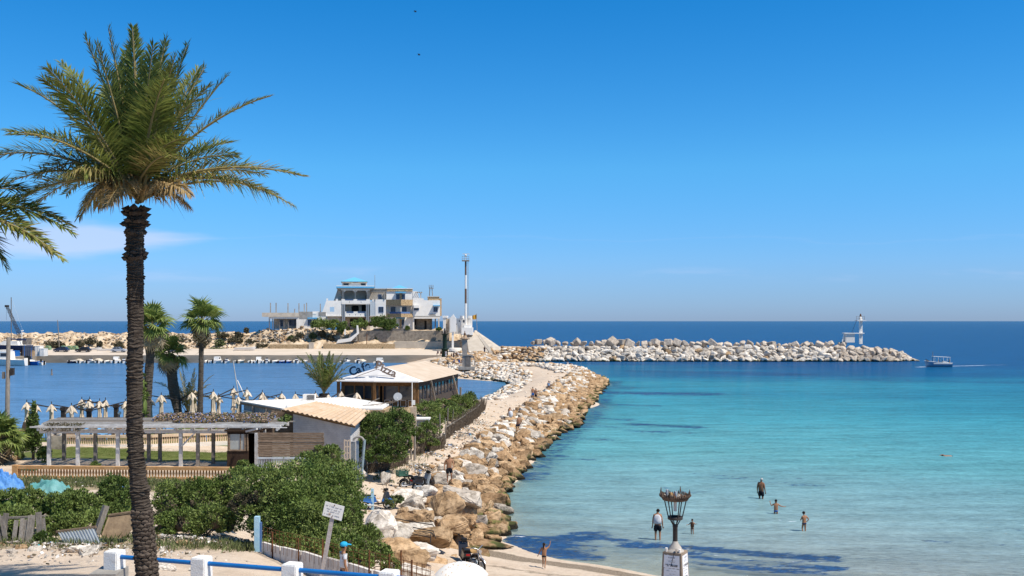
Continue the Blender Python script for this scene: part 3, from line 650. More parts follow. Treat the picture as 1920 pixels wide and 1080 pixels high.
# rocks at the bottom of the slope by the wall and landmark stones
for (px, py, z, s, k, lb, sq) in ((712,985,2.9,1.9,'white','big white boulder behind the shrub, its lower face in shade',(1,1,1.1)),
    (700,1010,2.5,1.6,'grey','pale grey boulder under the big white one beside the shrub',(1,1,1)),(735,1000,2.3,1.9,'white','white boulder with a broken grey end near the shrub',(1.1,.8,.9)),
    (742,1030,2.2,1.7,'ochre','rounded ochre boulder between white ones above the beach',(1.2,1,.9)),(775,1035,1.9,1.6,'white','long white boulder tilted towards the beach',(1.5,.8,.8)),
    (762,1055,1.9,1.9,'ochre','rough ochre boulder above the flat white slab',(1.2,1,.9)),(800,1010,1.7,2.0,'ochre','broad ochre boulder beneath the steel frame',(1.5,.8,.8)),
    (850,985,1.6,1.9,'ochre','round ochre boulder right of the steel frame',(1.1,1,1)),(835,950,1.8,2.1,'ochre','tall ochre block with a flat top',(1,.9,1.2)),
    (868,935,1.7,2.1,'grey','large grey block with a flat face beside the tall ochre one',(1.3,.9,.9)),(795,925,1.9,1.7,'white','white boulder in front of the parked motorbikes',(1.3,.9,.8)),
    (760,935,1.9,1.7,'white','white boulder with a sloping top near the weeds on the path',(1.2,1,.9)),(905,1018,.35,2.3,'brown','weed covered rock on the edge of the little beach',(1.5,1.1,.6)),
    (920,1000,.2,1.6,'brown','low weed covered rock just off the jetty foot',(1.6,.9,.6)),(938,985,.15,1.5,'brown','green topped rock awash at the jetty foot',(1.7,.9,.6))):
    p = G(px, py, z); put_rock(RK[k, random.randrange(12)], p, s*.95, random.uniform(-.5,.5), .2, lb, sq=sq)
p = G(720,1060,2.6)
for (px, py, z, s, lb) in ((722,905,1.95,.95,'upright rounded white stone at the edge of the path'),(682,893,2.2,.75,'small pale rounded stone by the old door'),(667,893,2.2,.6,'small white stone at the foot of the blue post')):
    put_rock(RK['white', random.randrange(12)], G(px, py, z)+V((0,0,.25)), s, .3, .1, lb, 'stone', name='stone', sq=(.8,.8,1.3))
# fill of small stones
for i in range(2000):
    y = random.uniform(38, 205); a, b = jpath(y), jshore(y); t = random.uniform(.05, 1.0); x = a+(b-a)*t
    if keep_clear(x, y): continue
    z = crest(y)*max(0, min(1, 1-t))**.9*.8-.5+random.uniform(-.15,.15)
    heap.add((x, y, z), random.uniform(.35,.85), random.choice((0,1,1,2,2,3) if t > .3 else (0,0,1,3)))
# white riprap: harbour side and the far bend of the jetty
for i in range(3600):
    u = random.random()
    if u < .30:
        y = random.uniform(128, 190); x0 = np.interp(y, [126,136,148,158,174,187,200], [-3.5,-4.6,-3.4,-2.0,.1,-1.0,-10]); x = x0+abs(random.gauss(0,1.5))
    else:
        y = random.uniform(186, 232); x = random.uniform(np.interp(y, [186,200,215,232], [-.5,-10,-17,-22]), np.interp(y, [186,206,232], [13,15,12]))
    if -2.3 < x-np.interp(y,[128,160,190,205],[.9,4.6,6.2,3]) < 2.2 and y < 205: continue
    z = gz(x, y)+random.uniform(-.05,.25)
    if z < -.25: continue
    heap.add((x, y, z), random.uniform(.5,1.3)*(1.25 if random.random() < .12 else 1), random.choices((0,1,2,3), (6,1.2,.4,2))[0])
for i in range(760):      # ochre heap west of the stone beacon and by the breakwater root
    c = random.choice(((-12.5,240,3,6),(-6,258,4,5),(-1.5,233,6,3),(-17,236,3,5),(4,226,5,3),(-5,277,6,5),(1,281,5,4),(-8,268,4,5),(-12,250,3,6),(5,283,4,3)))
    x = random.gauss(c[0], c[2]*.8); y = random.gauss(c[1], c[3]*.7); z = gz(x, min(y, 285))+.3
    if z < -.2 or abs(x+10) < 2.6 and 200 < y < 212: continue
    heap.add((x, y, z), random.uniform(.8,1.9), random.choices((0,1,2,3), (1,6,1.5,1))[0])
for i in range(420):      # tan bank between the apron and the breakwater
    x = random.uniform(-15, 9); y = random.uniform(276, 291); z = float(np.interp(x, [-15,-9,0,9], [3.6,3.8,3.4,3.6]))*max(0, min(1, (y-274)/9))+random.uniform(-.2,.3)
    if x < -9.5 and y < 283 or x < -6.7-(y-281)*.5+1: continue
    heap.add((x, y, z), random.uniform(.8,2.0), random.choices((0,1,2,3), (1.2,5,1.2,1.4))[0])
for i in range(900):      # loose stones strewn over the path
    y = random.uniform(50, 200); x = jpath(y)-abs(random.gauss(0, 1.5))+.2
    heap.add((x, y, gz(x, y)+.02), random.uniform(.08,.38)*(1 if random.random() < .9 else 1.8), random.choices((0,1,2,3), (4,2,1,3))[0])
heap.build('jetty_stones', [m_rw, m_ro, m_rb, m_rg])

# ------------------------------------------------------------------ outer breakwater
def bw_top(x): return float(np.interp(x, [2,8,20,60,95,109,116], [4.2,5.2,4.9,4.6,4.5,3.6,.4]))
core = MB(); xs = list(np.arange(3, 115, 2.0)); ring = []
for x in xs:
    t = bw_top(x)-.9; e = max(.15, min(1, (116-x)/8)); ring.append([(x,283-0*e,-1.5),(x,288.5-2*(1-e),t),(x,294,t),(x,302,-1.5)])
for i in range(len(xs)-1):
    for j in range(3): core.add([ring[i][j], ring[i+1][j], ring[i+1][j+1], ring[i][j+1]], [(0,1,2,3)])
struct('breakwater_core', core, [m_rg])
bh = RockHeap(); n1 = 0
def place(x): return next(n_ for x_, n_ in ((20,'by its landward end'),(34,'left of centre, near the land'),(48,'left of its middle'),(62,'about its middle'),(76,'right of its middle'),(90,'left of the white shed'),(101,'below the white shed'),(999,'right of the light column')) if x < x_)
rows = [(282.4,.35),(283.6,1.15),(284.9,1.95),(286.2,2.75),(287.5,3.55)]
for ri, (yy, zz) in enumerate(rows):
    x = 6.5+ri*.3
    while x < 115.6:
        s = random.uniform(1.7, 2.9); k = pick({'white':7,'grey':2.4,'ochre':.25})
        end = x > 93
        if end: k = 'concrete'; s = random.uniform(2.3,2.9)
        if x > 108: yy2 = yy+(x-108)*.5
        else: yy2 = yy
        z = min(zz, bw_top(x)-.6)+random.uniform(-.3,.3)
        lab = (f'{"cast grey concrete" if end else ("white" if k=="white" else k)} {"block" if end else "rock"} in the {("waterline","second","middle","upper","top")[ri]} course of the breakwater, {place(x)}')
        if n1 < 290: n1 += 1; put_rock(RA[k, random.randrange(9)], (x, yy2+random.uniform(-.5,.5), z), s*1.06, random.uniform(0,6.3), .55, lab, 'breakwater rock', 'rocks of the outer breakwater', name='breakwater_rock', sq=(1.12,.9,.95))
        else: bh.add((x, yy2, z), s*1.1, 0 if k == 'white' else 1)
        x += s*.78
def cube_bm(seed):
    r = random.Random(seed); bm = bmesh.new(); bmesh.ops.create_cube(bm, size=1)
    for v in bm.verts: v.co *= r.uniform(.92, 1.06); v.co.z *= .82
    bmesh.ops.bevel(bm, geom=list(bm.edges), offset=.09, segments=1, affect='EDGES'); me = bpy.data.meshes.new('concrete_block'); bm.to_mesh(me); bm.free(); me.materials.append(m_rc); return me
CB = [cube_bm(i) for i in range(6)]
x = 6.0
while x < 97:
    s = random.uniform(1.5, 2.9)
    if x > 70: s *= .85
    put_rock(random.choice(CB) if random.random() < .45 else RA['concrete', random.randrange(9)], (x, 289.2+random.uniform(-.7,.7), bw_top(x)+.12+random.uniform(-.25,.35)), s, random.uniform(0,6.3), .75, f'{"big" if s > 2.6 else "small"} cast concrete block tumbled on the breakwater crest, {place(x)}', 'concrete block', 'concrete blocks on the breakwater crest', name='concrete_block')
    x += s*.92
for i in range(900):
    x = random.uniform(6, 112); u = random.random(); z = u*(bw_top(x)-.9)
    bh.add((x, 282.6+u*5.4+random.uniform(-.6,.2), z), random.uniform(.7,1.5), random.choices((0,1,2), (5,2,1))[0])
hs = RockHeap()
for i in range(2600):
    u = random.random(); x = random.uniform(-172,-78) if i % 3 else random.uniform(-78,-46); y = random.uniform(297.5, 311.5) if i % 3 else random.uniform(299, 304)
    hs.add((x, y, float(head_z(np.array([x]), np.array([y]))[0])+.05), random.uniform(.3,1.0)*(1.3 if random.random() < .1 else 1), random.choices((0,1,2,3), (2.6,4,1.4,2))[0])
hs.build('headland_stones', [m_rw, m_ro, m_rb, m_rg])
bh.build('breakwater_stones', [m_rw, m_rg, m_rc])
# ------------------------------------------------------------------ vegetation
def leaf_cloud(name, pts, nrm, size, mats, aspect=.42, mi=None, jit=.7):
    n = len(pts); nrm = np.asarray(nrm); d = nrm+rng.normal(0, jit, (n,3)); d /= np.linalg.norm(d, axis=1)[:,None]+1e-9
    r = rng.normal(0, 1, (n,3)); s = np.cross(d, r); s /= np.linalg.norm(s, axis=1)[:,None]+1e-9
    up = np.cross(s, d); L = size*rng.uniform(.6, 1.35, n)[:,None]
    b = pts-d*L*.5; t = pts+d*L*.5; w = s*L*aspect*.5; m = pts+up*L*.10
    v = np.stack([b, m-w, t, m+w], 1).reshape(-1, 3); f = np.arange(4*n).reshape(n, 4)
    return npmesh(name, v, f, mats, mi)
def lobe_px(px, py, D, rx, ry, rd=None):
    c = P(px, py, D); k = D/F; return (c.x, c.y, c.z, rx*k, (rd if rd else (rx+ry)/2)*k, ry*k)
def bush(label, lobes, n, size, leaf=None, cat='shrub', name='shrub', group=None, base=None, dry=0, twigs=14, px=True, clump=.26, cm=None):
    leaf = leaf or m_leaf
    lb = [lobe_px(*q) for q in lobes] if px else lobes
    a = np.array(lb); vol = (a[:,3]*a[:,5]); c0 = (a[:,:3]*vol[:,None]).sum(0)/vol.sum(); zb = (a[:,2]-a[:,5]).min()
    root = T(name, label, cat, (c0[0], c0[1], zb if base is None else base), 0, group)
    K = max(40, n//45); li = rng.choice(len(a), K, p=vol/vol.sum()); d = rng.normal(0, 1, (K,3)); d /= np.linalg.norm(d, axis=1)[:,None]
    d[:,2] = np.where(d[:,2] < -.72, -d[:,2], d[:,2]); rr = rng.uniform(.62, 1.06, K)**.8
    cc = a[li,:3]+d*a[li,3:]*rr[:,None]; cr = clump*a[li,3:].mean(1)*rng.uniform(.6, 1.3, K)
    ci = rng.integers(0, K, n); dd = rng.normal(0, 1, (n,3)); dd /= np.linalg.norm(dd, axis=1)[:,None]; q = rng.uniform(.25, 1, n)**.5
    pts = cc[ci]+dd*(cr[ci]*q)[:,None]; nr = dd*.6+d[ci]*.5+np.array([0,0,.5])
    mi = (rng.random(K) < dry).astype(int)[ci]
    pt('foliage', leaf_cloud('foliage', pts-np.array(root.location), nr, size, [leaf, m_leafdry], mi=mi), None, root)
    tw = MB()
    for l in lb:
        tw.ball((l[0], l[1], l[2]-l[5]*.1), (l[3]*.55, l[4]*.55, l[5]*.52), 7, 0, 5)  # solid core added inside each lobe to block light through the leaves
    for i in range(twigs):
        l = random.choice(lb); p0 = V((c0[0]+random.uniform(-.3,.3)*l[3], c0[1]+random.uniform(-.3,.3), zb-.15)); e = V(l[:3])+V((random.uniform(-1,1)*l[3], random.uniform(-1,1)*l[4], random.uniform(0,.9)*l[5]))
        tw.tube([p0, (p0+e)/2+V((random.uniform(-.1,.1), 0, .1)), e], [size*.22, size*.16, size*.07], 4)
    pt('branches_and_cores', tw, m_twig if dry else leaf, root, True)
    return root
# the big shrubs in front
bush('big glossy green shrub spreading over the low white wall', [(560,922,31,70,52),(492,920,31.5,52,45),(630,932,31,52,55),(540,985,29.8,55,38),(615,990,29.4,48,40),(582,872,32,42,22),(652,905,32,28,38),(448,900,33,26,24),(668,962,30.4,20,26),(570,950,30,70,48),(480,975,30.6,34,34),(530,1005,29.6,40,24),(600,1012,29,42,24),(540,1022,28.9,46,24),(600,1035,27.9,40,24),(660,1050,27,36,22)], 52000, .088, twigs=60)
bush('brown dead growth hanging in the left side of the big shrub', [(468,945,30.9,36,20),(500,930,30.6,24,14)], 3200, .085, leaf=m_leafdry, cat='dead shrub', name='dead_shrub', twigs=30)
bush('low green bush on the slope right of the leaning sign', [(682,1012,30,32,26),(655,1030,28.6,34,24),(704,1038,29,30,20),(732,1062,28.5,20,13),(668,1052,27,32,16),(655,975,30,26,26)], 22000, .078, dry=.05)
bush('wide green shrub to the right of the palm trunk', [(318,945,32,32,40),(368,938,32.5,40,38),(412,930,33,35,34),(345,982,31.0,40,24),(400,975,31.2,40,28),(436,955,33,18,40),(310,985,30.8,26,22),(430,985,31.5,20,20)], 32000, .088, dry=.05, twigs=30)
bush('bushy dark shrub just left of the palm trunk', [(215,920,34,28,28),(200,945,33.5,26,26),(238,950,32.5,16,34),(210,965,32,28,22)], 14000, .088, leaf=m_leafd)
bush('light green shrub behind the fallen corrugated sheet', [(105,955,31,26,30),(140,945,32,28,26),(165,958,31.5,28,28),(185,980,30.8,22,22),(95,988,30.3,20,20),(130,985,30.3,30,22)], 19000, .088)
bush('shrub growing over the top of the broken picket fence', [(20,945,31,32,24),(58,938,32,28,22),(78,955,31,18,18),(-20,950,31,30,24),(30,975,30.3,50,22)], 16000, .088)
bush('small shrub at the foot of the picket fence', [(32,1002,28.6,22,16),(12,1015,28.4,16,12)], 2600, .10)
bush('small shrub beside the last pickets of the fence', [(80,1016,28.2,18,15),(95,1028,28,12,10)], 2400, .10, leaf=m_leafd)
bush('green shrub in front of the white brick house', [(620,858,49,22,22),(600,852,52,16,16),(626,850,54,10,16),(596,878,47,20,18)], 9000, .11, dry=.10)
bush('little green bush at the end of the near balustrade', [(458,878,47,15,14),(445,890,46,12,10)], 1600, .13)
bush('tall dense shrub growing against the corner of the tan roofed house', [(702,802,62,28,26),(745,795,63,26,26),(690,838,61,20,26),(732,838,60.6,30,30),(766,802,64,12,26),(760,835,61,12,18),(715,855,60,30,14)], 30000, .13, leaf=m_leafd, dry=.10)
bush('shrub between the stone pillar and the brushwood fence', [(800,812,76,17,20),(786,818,72,12,16),(815,800,80,14,18),(808,830,73,16,12)], 8000, .14, dry=.12)
bush('long clipped green hedge along the wooden cafe hall', [(800,768,93,26,13),(832,765,97,28,14),(862,758,103,24,16),(880,755,107,16,18),(850,778,94,28,12),(815,785,88,22,12)], 24000, .16, dry=.03)
bush('dry brown bush at the far end of the hedge', [(893,770,108,7,18),(888,785,105,10,10)], 1500, .25, leaf=m_leafdry)
bush('small round topiary bush under the left end of the pergola', [(84,852,56,11,14)], 1500, .13, leaf=m_leafd)
bush('low round shrub beside the dark little cypress', [(40,838,58,14,14),(34,850,57,10,10)], 1700, .14)
bush('small tuft of shrub at the foot of a pergola post', [(178,872,54.4,9,6)], 700, .10)
bush('grassy weed clump growing where the path meets the boulders', [(742,937,52,15,7),(728,942,51,8,6)], 1500, .13, leaf=m_leafolive)
bush('bright green shrub with orange flowers on the pergola end', [(538,785,56,8,7),(525,788,56,6,5)], 700, .12)
# small cypress
r = T('cypress_tree', 'small dark cypress tree standing left of the pergola', 'tree', G(62,866,3.45))
b0 = V(r.location); k = 59/F; lob = [(b0.x, b0.y, b0.z+45*k, 15*k, 15*k, 24*k), (b0.x-1*k, b0.y, b0.z+70*k, 10*k, 10*k, 20*k), (b0.x+1*k, b0.y, b0.z+94*k, 4*k, 4*k, 16*k)]
ptsl = []; nrl = []
for l, n in zip(lob, (3200, 1500, 500)):
    d = rng.normal(0,1,(n,3)); d /= np.linalg.norm(d,axis=1)[:,None]; q = rng.uniform(.45,1.08,n)**.6
    lump = 1+.18*np.sin(d[:,0]*7+d[:,2]*5)
    ptsl.append(np.array(l[:3])+d*np.array(l[3:])*(q*lump)[:,None]); nrl.append(d+np.array([0,0,.9]))
pt('foliage', leaf_cloud('foliage', np.concatenate(ptsl)-np.array(b0), np.concatenate(nrl), .13, m_leafd), None, r)
t = MB().tube([b0-V((0,0,.2)), b0+V((.02,0,.9)), b0+V((0,0,2.6))], [.09,.07,.03], 6)
for l in lob: t.ball(l[:3], (l[3]*.62, l[4]*.62, l[5]*.66), 6)
pt('trunk', t, m_trunkw, r, True)

# ---------- feather palms
def frond_mesh(base, tip, bow, leaf=.46, n=66, mats=None, dry=0, w=.030, droop=.10, start=.14, roll=0):
    base, tip = V(base), V(tip); ctl = (base+tip)/2+V((0,0,bow)); mb = MB(); pts = []; LEN = (tip-base).length
    rad = V((tip.x-base.x, tip.y-base.y, 0)); rad = rad.normalized() if rad.length > .05 else V((random.uniform(-1,1), random.uniform(-1,1), 0)).normalized()
    S0 = rad.cross(V((0,0,1))).normalized()
    for i in range(11):
        s = i/10; pts.append(base*(1-s)**2+ctl*2*s*(1-s)+tip*s*s)
    mb.tube(pts, [.035*LEN/3.2*(1-.85*i/10)+.004 for i in range(11)], 4, 0)
    for i in range(n):
        s = start+(1-start)*(i+random.random()*.6)/n; s = min(s, .995)
        p = base*(1-s)**2+ctl*2*s*(1-s)+tip*s*s; t = ((ctl-base)*(1-s)+(tip-ctl)*s).normalized()
        S = (S0-t*S0.dot(t)).normalized(); Nn = S.cross(t).normalized()
        if roll: S, Nn = S*math.cos(roll)+Nn*math.sin(roll), Nn*math.cos(roll)-S*math.sin(roll)
        prof = (.45+.55*math.sin(math.pi*min(1, .12+s*.95)))*(1-.35*s**4)
        for sg in (-1, 1):
            al = R(72-40*s+random.gauss(0,8)); be = R(20+random.gauss(0,15))
            d = t*math.cos(al)+(S*sg*math.cos(be)+Nn*math.sin(be))*math.sin(al); l = leaf*prof*random.uniform(.8,1.12)
            q = p+d*l+V((0,0,-droop*l*random.uniform(.5,1.8))); m = p+d*l*.45
            sd_ = d.cross(Nn).normalized()*w*.5*(1.25-.3*s); k = 1 if not dry or random.random() > dry else 2
            mb.add([p, m-sd_, q, m+sd_], [(0,1,2,3)], k)
    return mb
def date_palm(label, base, trunk_pts, trunk_r, fronds, mats, group=None, leaf=.46, n=66, w=.03, boots=False, cat='palm tree'):
    root = T('date_palm', label, cat, base, 0, group)
    if trunk_pts: build_trunk(root, trunk_pts, trunk_r, m_trunk)
    for f in fronds:
        d = f[3] if len(f) > 3 else 0
        mm_ = mats if d < .9 else [m_rachis, m_frondd, m_frondd]
        pt('frond', frond_mesh(f[0], f[1], f[2], leaf*(f[4] if len(f) > 4 else 1), n, dry=d, w=w, droop=.10+.35*(d > .5), roll=random.uniform(-.5,.5)), mm_, root, True)
    return root
def catmull(pts, rad, n):
    pts = [V(p) for p in pts]; out = []; ro = []
    for i in range(n):
        u = i/(n-1)*(len(pts)-1); k = min(int(u), len(pts)-2); t = u-k
        p0, p1, p2, p3 = pts[max(k-1,0)], pts[k], pts[k+1], pts[min(k+2, len(pts)-1)]
        out.append(.5*((2*p1)+(p2-p0)*t+(2*p0-5*p1+4*p2-p3)*t*t+(3*p1-p0-3*p2+p3)*t**3)); ro.append(rad[k]*(1-t)+rad[k+1]*t)
    return out, ro
def build_trunk(root, pts, rad, mt, n=40, seg=14, ring=.05, amp=.12):
    """stacked leaf-scar rings, ragged edges"""
    L_ = sum((V(a)-V(b)).length for a, b in zip(pts, pts[1:])); n = max(20, int(L_/ring)*2); ps, rs = catmull(pts, rad, n)
    mb = MB(); vs = []; fs = []; ra = [random.choice((.35,.6,.8,1.0,1.5)) for _ in range(n)]
    for i, (p, r) in enumerate(zip(ps, rs)):
        for j in range(seg):
            th = 2*math.pi*j/seg; k = 1+(amp*ra[i] if i % 2 else -amp*.4)*(.3+1.3*random.random())+.10*noise.noise(V((th*1.5, p.z*2.5, 3)))+.05*noise.noise(V((th*.8, p.z*.9, 9)))
            vs.append(p+V((math.cos(th)*r*k, math.sin(th)*r*k, random.uniform(-.45,.45)*ring+.25*ring*math.sin(th*2+i*.37))))
    for i in range(n-1):
        for j in range(seg): fs.append((i*seg+j, i*seg+(j+1) % seg, (i+1)*seg+(j+1) % seg, (i+1)*seg+j))
    mb.add(vs, fs, 0, False); mb.add(vs[-seg:], [tuple(range(seg))], 0)
    return pt('trunk', mb, mt, root, True)
D0 = 19.5
def Q(px, py, dy=0): return P(px, py, D0)+V((0, dy, 0))
cr0 = Q(257, 372)
tp = [(282,1150),(277,1090),(270,1010),(263,930),(256,860),(252,790),(253,700),(254,600),(254,520),(253,450),(256,395)]
tr = [19,18,17,16,14.5,13.8,14,14.2,14.6,16,15]
base = Q(281, 1122); base.z = gz(base.x, base.y)
FR = []
def fr(px, py, dy, bow, dry=0, ls=1): FR.append((cr0+V((random.uniform(-.08,.08), random.uniform(-.12,.12), random.uniform(-.1,.25))), Q(px, py, dy), bow, dry, ls))
for a in ((240,46,.3,.15),(215,62,-.3,.1),(298,62,.4,.15),(270,70,-.6,.1),(336,72,.5,.2),(168,75,-.2,.3),(188,100,.9,.2),(345,118,-.5,.25),(366,112,.6,.3),(102,112,.3,.45),(318,110,-.9,.25),(218,108,-.9,.2),
          (255,95,1.2,.1),(205,80,.8,.1),(48,165,-.3,.62),(412,130,.5,.3),(410,175,-.6,.42),(513,184,-.2,.55,.25,.62),(372,160,-1.5,.4),(150,185,-1.5,.6),(375,195,-2.0,.5),(175,175,-1.9,.4),(330,95,1.4,.2),(280,58,.9,.1),(140,130,1.5,.4),
          (0,245,.4,.62,.05,.95),(-22,300,-.2,.75,.1),(-30,335,.8,.7,.15),(572,332,-.1,.62,.45,.85),(20,420,-.9,.95,.4),(105,398,-1.6,.7,.3,.85),(545,383,.3,.80,.6,.85),(410,290,-1.7,.5,.2,.85),(420,278,.9,.45,.1),(60,345,1.5,.75,.2),(480,345,1.6,.7,.5,.8),
          (10,375,1.2,.8,.3),(130,290,-2.4,.6),(400,330,-2.0,.55,.5,.8),(450,300,1.9,.6,.2),(90,230,1.9,.6),(380,230,2.1,.5)): fr(*a)
for a in ((205,392,-1.0,.55,.95,.75),(375,372,-.6,.5,.95,.7),(180,350,-1.5,.6,.6,.8),(160,380,.6,.6,1,.75),(330,380,.8,.45,1,.7),(250,400,-1.3,.4,1,.6),(140,405,.2,.7,.8,.7),(60,330,.2,.75,.2)): fr(*a)
palm = date_palm('tall date palm with a full feathery crown towering in the foreground', base, [Q(*p) for p in tp], [r*D0/F for r in tr], FR, [m_rachis, m_frond, m_frondo], n=112, leaf=.68, w=.028)
# leaf bases: a spiral of old boots on the lower trunk, a ragged collar under the crown
def boot_mesh(s, e):
    bm = bmesh.new(); w, h, d = .075*s, .085*s, .05*e
    vs = [bm.verts.new(v) for v in ((-w,-.02,0),(w,-.02,0),(w*.9,d*.4,h*.45),(0,d,h*.55),(-w*.9,d*.4,h*.45),(0,-.02,h*1.25),(0,d*.5,-h*.1))]
    for f in ((0,6,4),(6,3,4),(6,1,2),(6,2,3),(4,3,5),(3,2,5),(0,4,5),(2,1,5)): bm.faces.new([vs[i] for i in f])
    bmesh.ops.recalc_face_normals(bm, faces=bm.faces); me = bpy.data.meshes.new('leaf_base'); bm.to_mesh(me); bm.free(); me.materials.append(m_boot); return me
BT = [boot_mesh(1,1), boot_mesh(1.15,1.2), boot_mesh(.9,.9)]; BU = [boot_mesh(1.25,2.2), boot_mesh(1.05,2.8)]
ps, rs = catmull([Q(*p) for p in tp], [r*D0/F for r in tr], 400); nb = 0
def boot_at(zt, th, me):
    global nb
    i = min(range(len(ps)), key=lambda i: abs(ps[i].z-zt)); p, r = ps[i], rs[i]
    o = link('leaf_base', me, palm, p+V((math.cos(th)*r*1.0, math.sin(th)*r*1.0, 0))-V(palm.location)); o.rotation_euler = (random.uniform(-.15,.15), random.uniform(-.2,.2), th-math.pi/2); nb += 1
z = 5.85; row = 0
while z < 7.75:
    for k in range(9): boot_at(z+random.uniform(-.01,.01), 2*math.pi*(k+.5*(row % 2))/9+random.uniform(-.08,.08), random.choice(BT))
    z += .082; row += 1
for z0, cnt, us in ((13.55,11,BU),(13.4,10,BU),(13.2,9,BT),(12.85,9,BT),(12.72,9,BU),(13.66,8,BU)):
    for k in range(cnt): boot_at(z0+random.uniform(-.05,.05), 2*math.pi*k/cnt+random.uniform(-.25,.25), random.choice(us))
# second palm: its crown reaches in from the left
D0 = 18.0; cr0 = Q(-88, 418); FR = []
for a in ((127,488,-.2,.62,.25,.8),(115,434,.5,.55,.1,.9),(30,470,-1.2,.6,.3),(62,470,.7,.6,.3),(-10,500,.4,.5,.4),(-150,190,0,.2),(-300,330,.3,.6),(-280,450,-.4,.7),(-200,240,.9,.4),(-100,300,-2,.4),(80,412,1.2,.5,.1),(20,352,.8,.45),(-240,520,.4,.6,.5)): fr(*a)
base = Q(-80, 1150); base.z = gz(base.x, base.y)
date_palm('date palm at the left edge of which only drooping frond tips show', base, [Q(-80,1180),Q(-84,900),Q(-86,650),Q(-88,425)], [.19,.17,.17,.18], FR, [m_rachis, m_frond, m_frondo], n=74, leaf=.60, w=.04)
# bushy young palms
D0 = 95.0; cr0 = Q(608, 738); FR = []
for a in ((560,668,-.5,.5,.1),(572,662,.6,.5),(586,664,-1,.3),(597,660,.5,.2),(606,664,-.6,.1),(616,660,.6,.2),(628,664,-.8,.3),(640,662,.5,.4),(652,666,-.4,.5),(660,684,.4,.8),(566,690,.8,.9,.2),(655,700,-.6,.9,.1),(580,680,-1.5,.6),(636,682,-1.5,.6),(600,676,-1.8,.3),(618,680,1.6,.3),(590,672,1.6,.4),(645,676,1.4,.6),(576,700,-.8,.8,.5),(642,712,.8,.7,.5)): fr(*a)
base = Q(607, 764); base.z = gz(base.x, base.y)-.1
date_palm('stout bushy palm with upright fronds beside the wooden cafe', base, [base, Q(607,755), Q(608,738)], [.62,.52,.45], FR, [m_rachis, m_frond, m_frondo], n=52, leaf=.66, w=.075)
D0 = 76.0; cr0 = Q(352, 772); FR = []
for a in ((292,716,-.4,.9,.2),(297,745,.3,.9,.3),(332,694,.5,.3),(346,690,-.5,.2),(362,692,.4,.2),(374,702,-.6,.5),(398,703,.5,.8),(408,745,-.4,1.0,.3),(318,704,-.8,.5),(388,722,1.0,.8),(340,715,-1.3,.4),(365,715,-1.3,.4),(385,735,-1,.8,.2),(310,728,1.2,.8)): fr(*a)
base = Q(352, 803); base.z = gz(base.x, base.y)-.1
date_palm('young feather palm among the closed parasols', base, [base, Q(352,790), Q(352,770)], [.3,.28,.24], FR, [m_rachis, m_frondo, m_frond], n=40, leaf=.46, w=.055)
D0 = 60.0
# ---------- fan palms
def fan_leaf_mesh(seed, mats, segs=24, rad=.95, droop=.35, pet=.8):
    r = random.Random(seed); mb = MB(); mb.tube([(0,0,0),(pet*.5,0,.10),(pet,0,.08)], [.03,.022,.018], 4, 0)
    for i in range(segs):
        a = R(-128+256*i/(segs-1)); l = rad*(.72+.28*math.cos(a*.55))*r.uniform(.85,1.08); d = V((math.cos(a), math.sin(a), .28*abs(math.sin(a))-.05)).normalized()
        p = V((pet,0,.08)); m = p+d*l*.55; s = d.cross(V((0,0,1))).normalized()*l*.062; q = p+d*l*.97+V((0,0,-droop*l*r.uniform(.5,1.4)))
        mb.add([p, m-s, q, m+s], [(0,1,2,3)], 1)
    return mb.mesh('fan_leaf', mats)
FL = [fan_leaf_mesh(i, [m_rachis, m_fan]) for i in range(4)]; FD = [fan_leaf_mesh(10+i, [m_rachis, m_fand], droop=.75) for i in range(2)]
def fan_palm(label, crown, trunk, tr, nl=34, dead=10, s=1.0, low=-35, group=None):
    base = V(trunk[0]); root = T('fan_palm', label, 'palm tree', base, 0, group)
    if tr: build_trunk(root, trunk, tr, m_trunkw, ring=.07, seg=10, amp=.07)
    for i in range(nl+dead):
        dd = i >= nl; o = link('fan_leaf', random.choice(FD if dd else FL), root, V(crown)-base+V((0,0,random.uniform(-.15,.15))))
        el = R(random.uniform(-78,-48)) if dd else R(low+(88-low)*(i/nl)**1.1+random.uniform(-8,8)); k = s*random.uniform(.82,1.1)
        o.rotation_euler = (Matrix.Rotation(i*2.39996+random.uniform(-.3,.3), 3, 'Z') @ Matrix.Rotation(-el, 3, 'Y') @ Matrix.Rotation(random.uniform(-.5,.5), 3, 'X')).to_euler(); o.scale = (k, k, k)
        if dd: o['label'] = 'dead hanging leaf'
    return root
D0 = 70.0; fan_palm('fan palm half hidden by the big palm trunk, its crown just right of it', Q(285,612), [Q(271,818),Q(275,760),Q(280,690),Q(285,612)], [.33,.30,.30,.24], s=1.08, nl=28, dead=7)
D0 = 74.0; fan_palm('short fan palm with a shaggy leaning trunk between two taller ones', Q(318,664), [Q(342,812),Q(334,775),Q(326,730),Q(318,664)], [.26,.28,.40,.34], s=1.0, nl=24, dead=8)
D0 = 73.0; fan_palm('tall slender fan palm with a straight smooth trunk beside the harbour', Q(378,602), [Q(374,812),Q(375,770),Q(377,690),Q(378,602)], [.27,.22,.18,.16], s=1.12, nl=25, dead=6)
D0 = 55.0; fan_palm('low fan palm cut by the left edge of the picture', Q(2,822), [Q(2,868),Q(2,822)], [.3,.28], nl=40, dead=4, s=.9)
# climbing ivy on the half hidden trunk
D0 = 69.4; bush('green creeper climbing the trunk behind the big palm', [(272,760,69.4,4,30),(268,720,69.4,4,22),(274,800,69.4,6,22)], 1300, .16, cat='climbing plant', name='creeper', twigs=0)
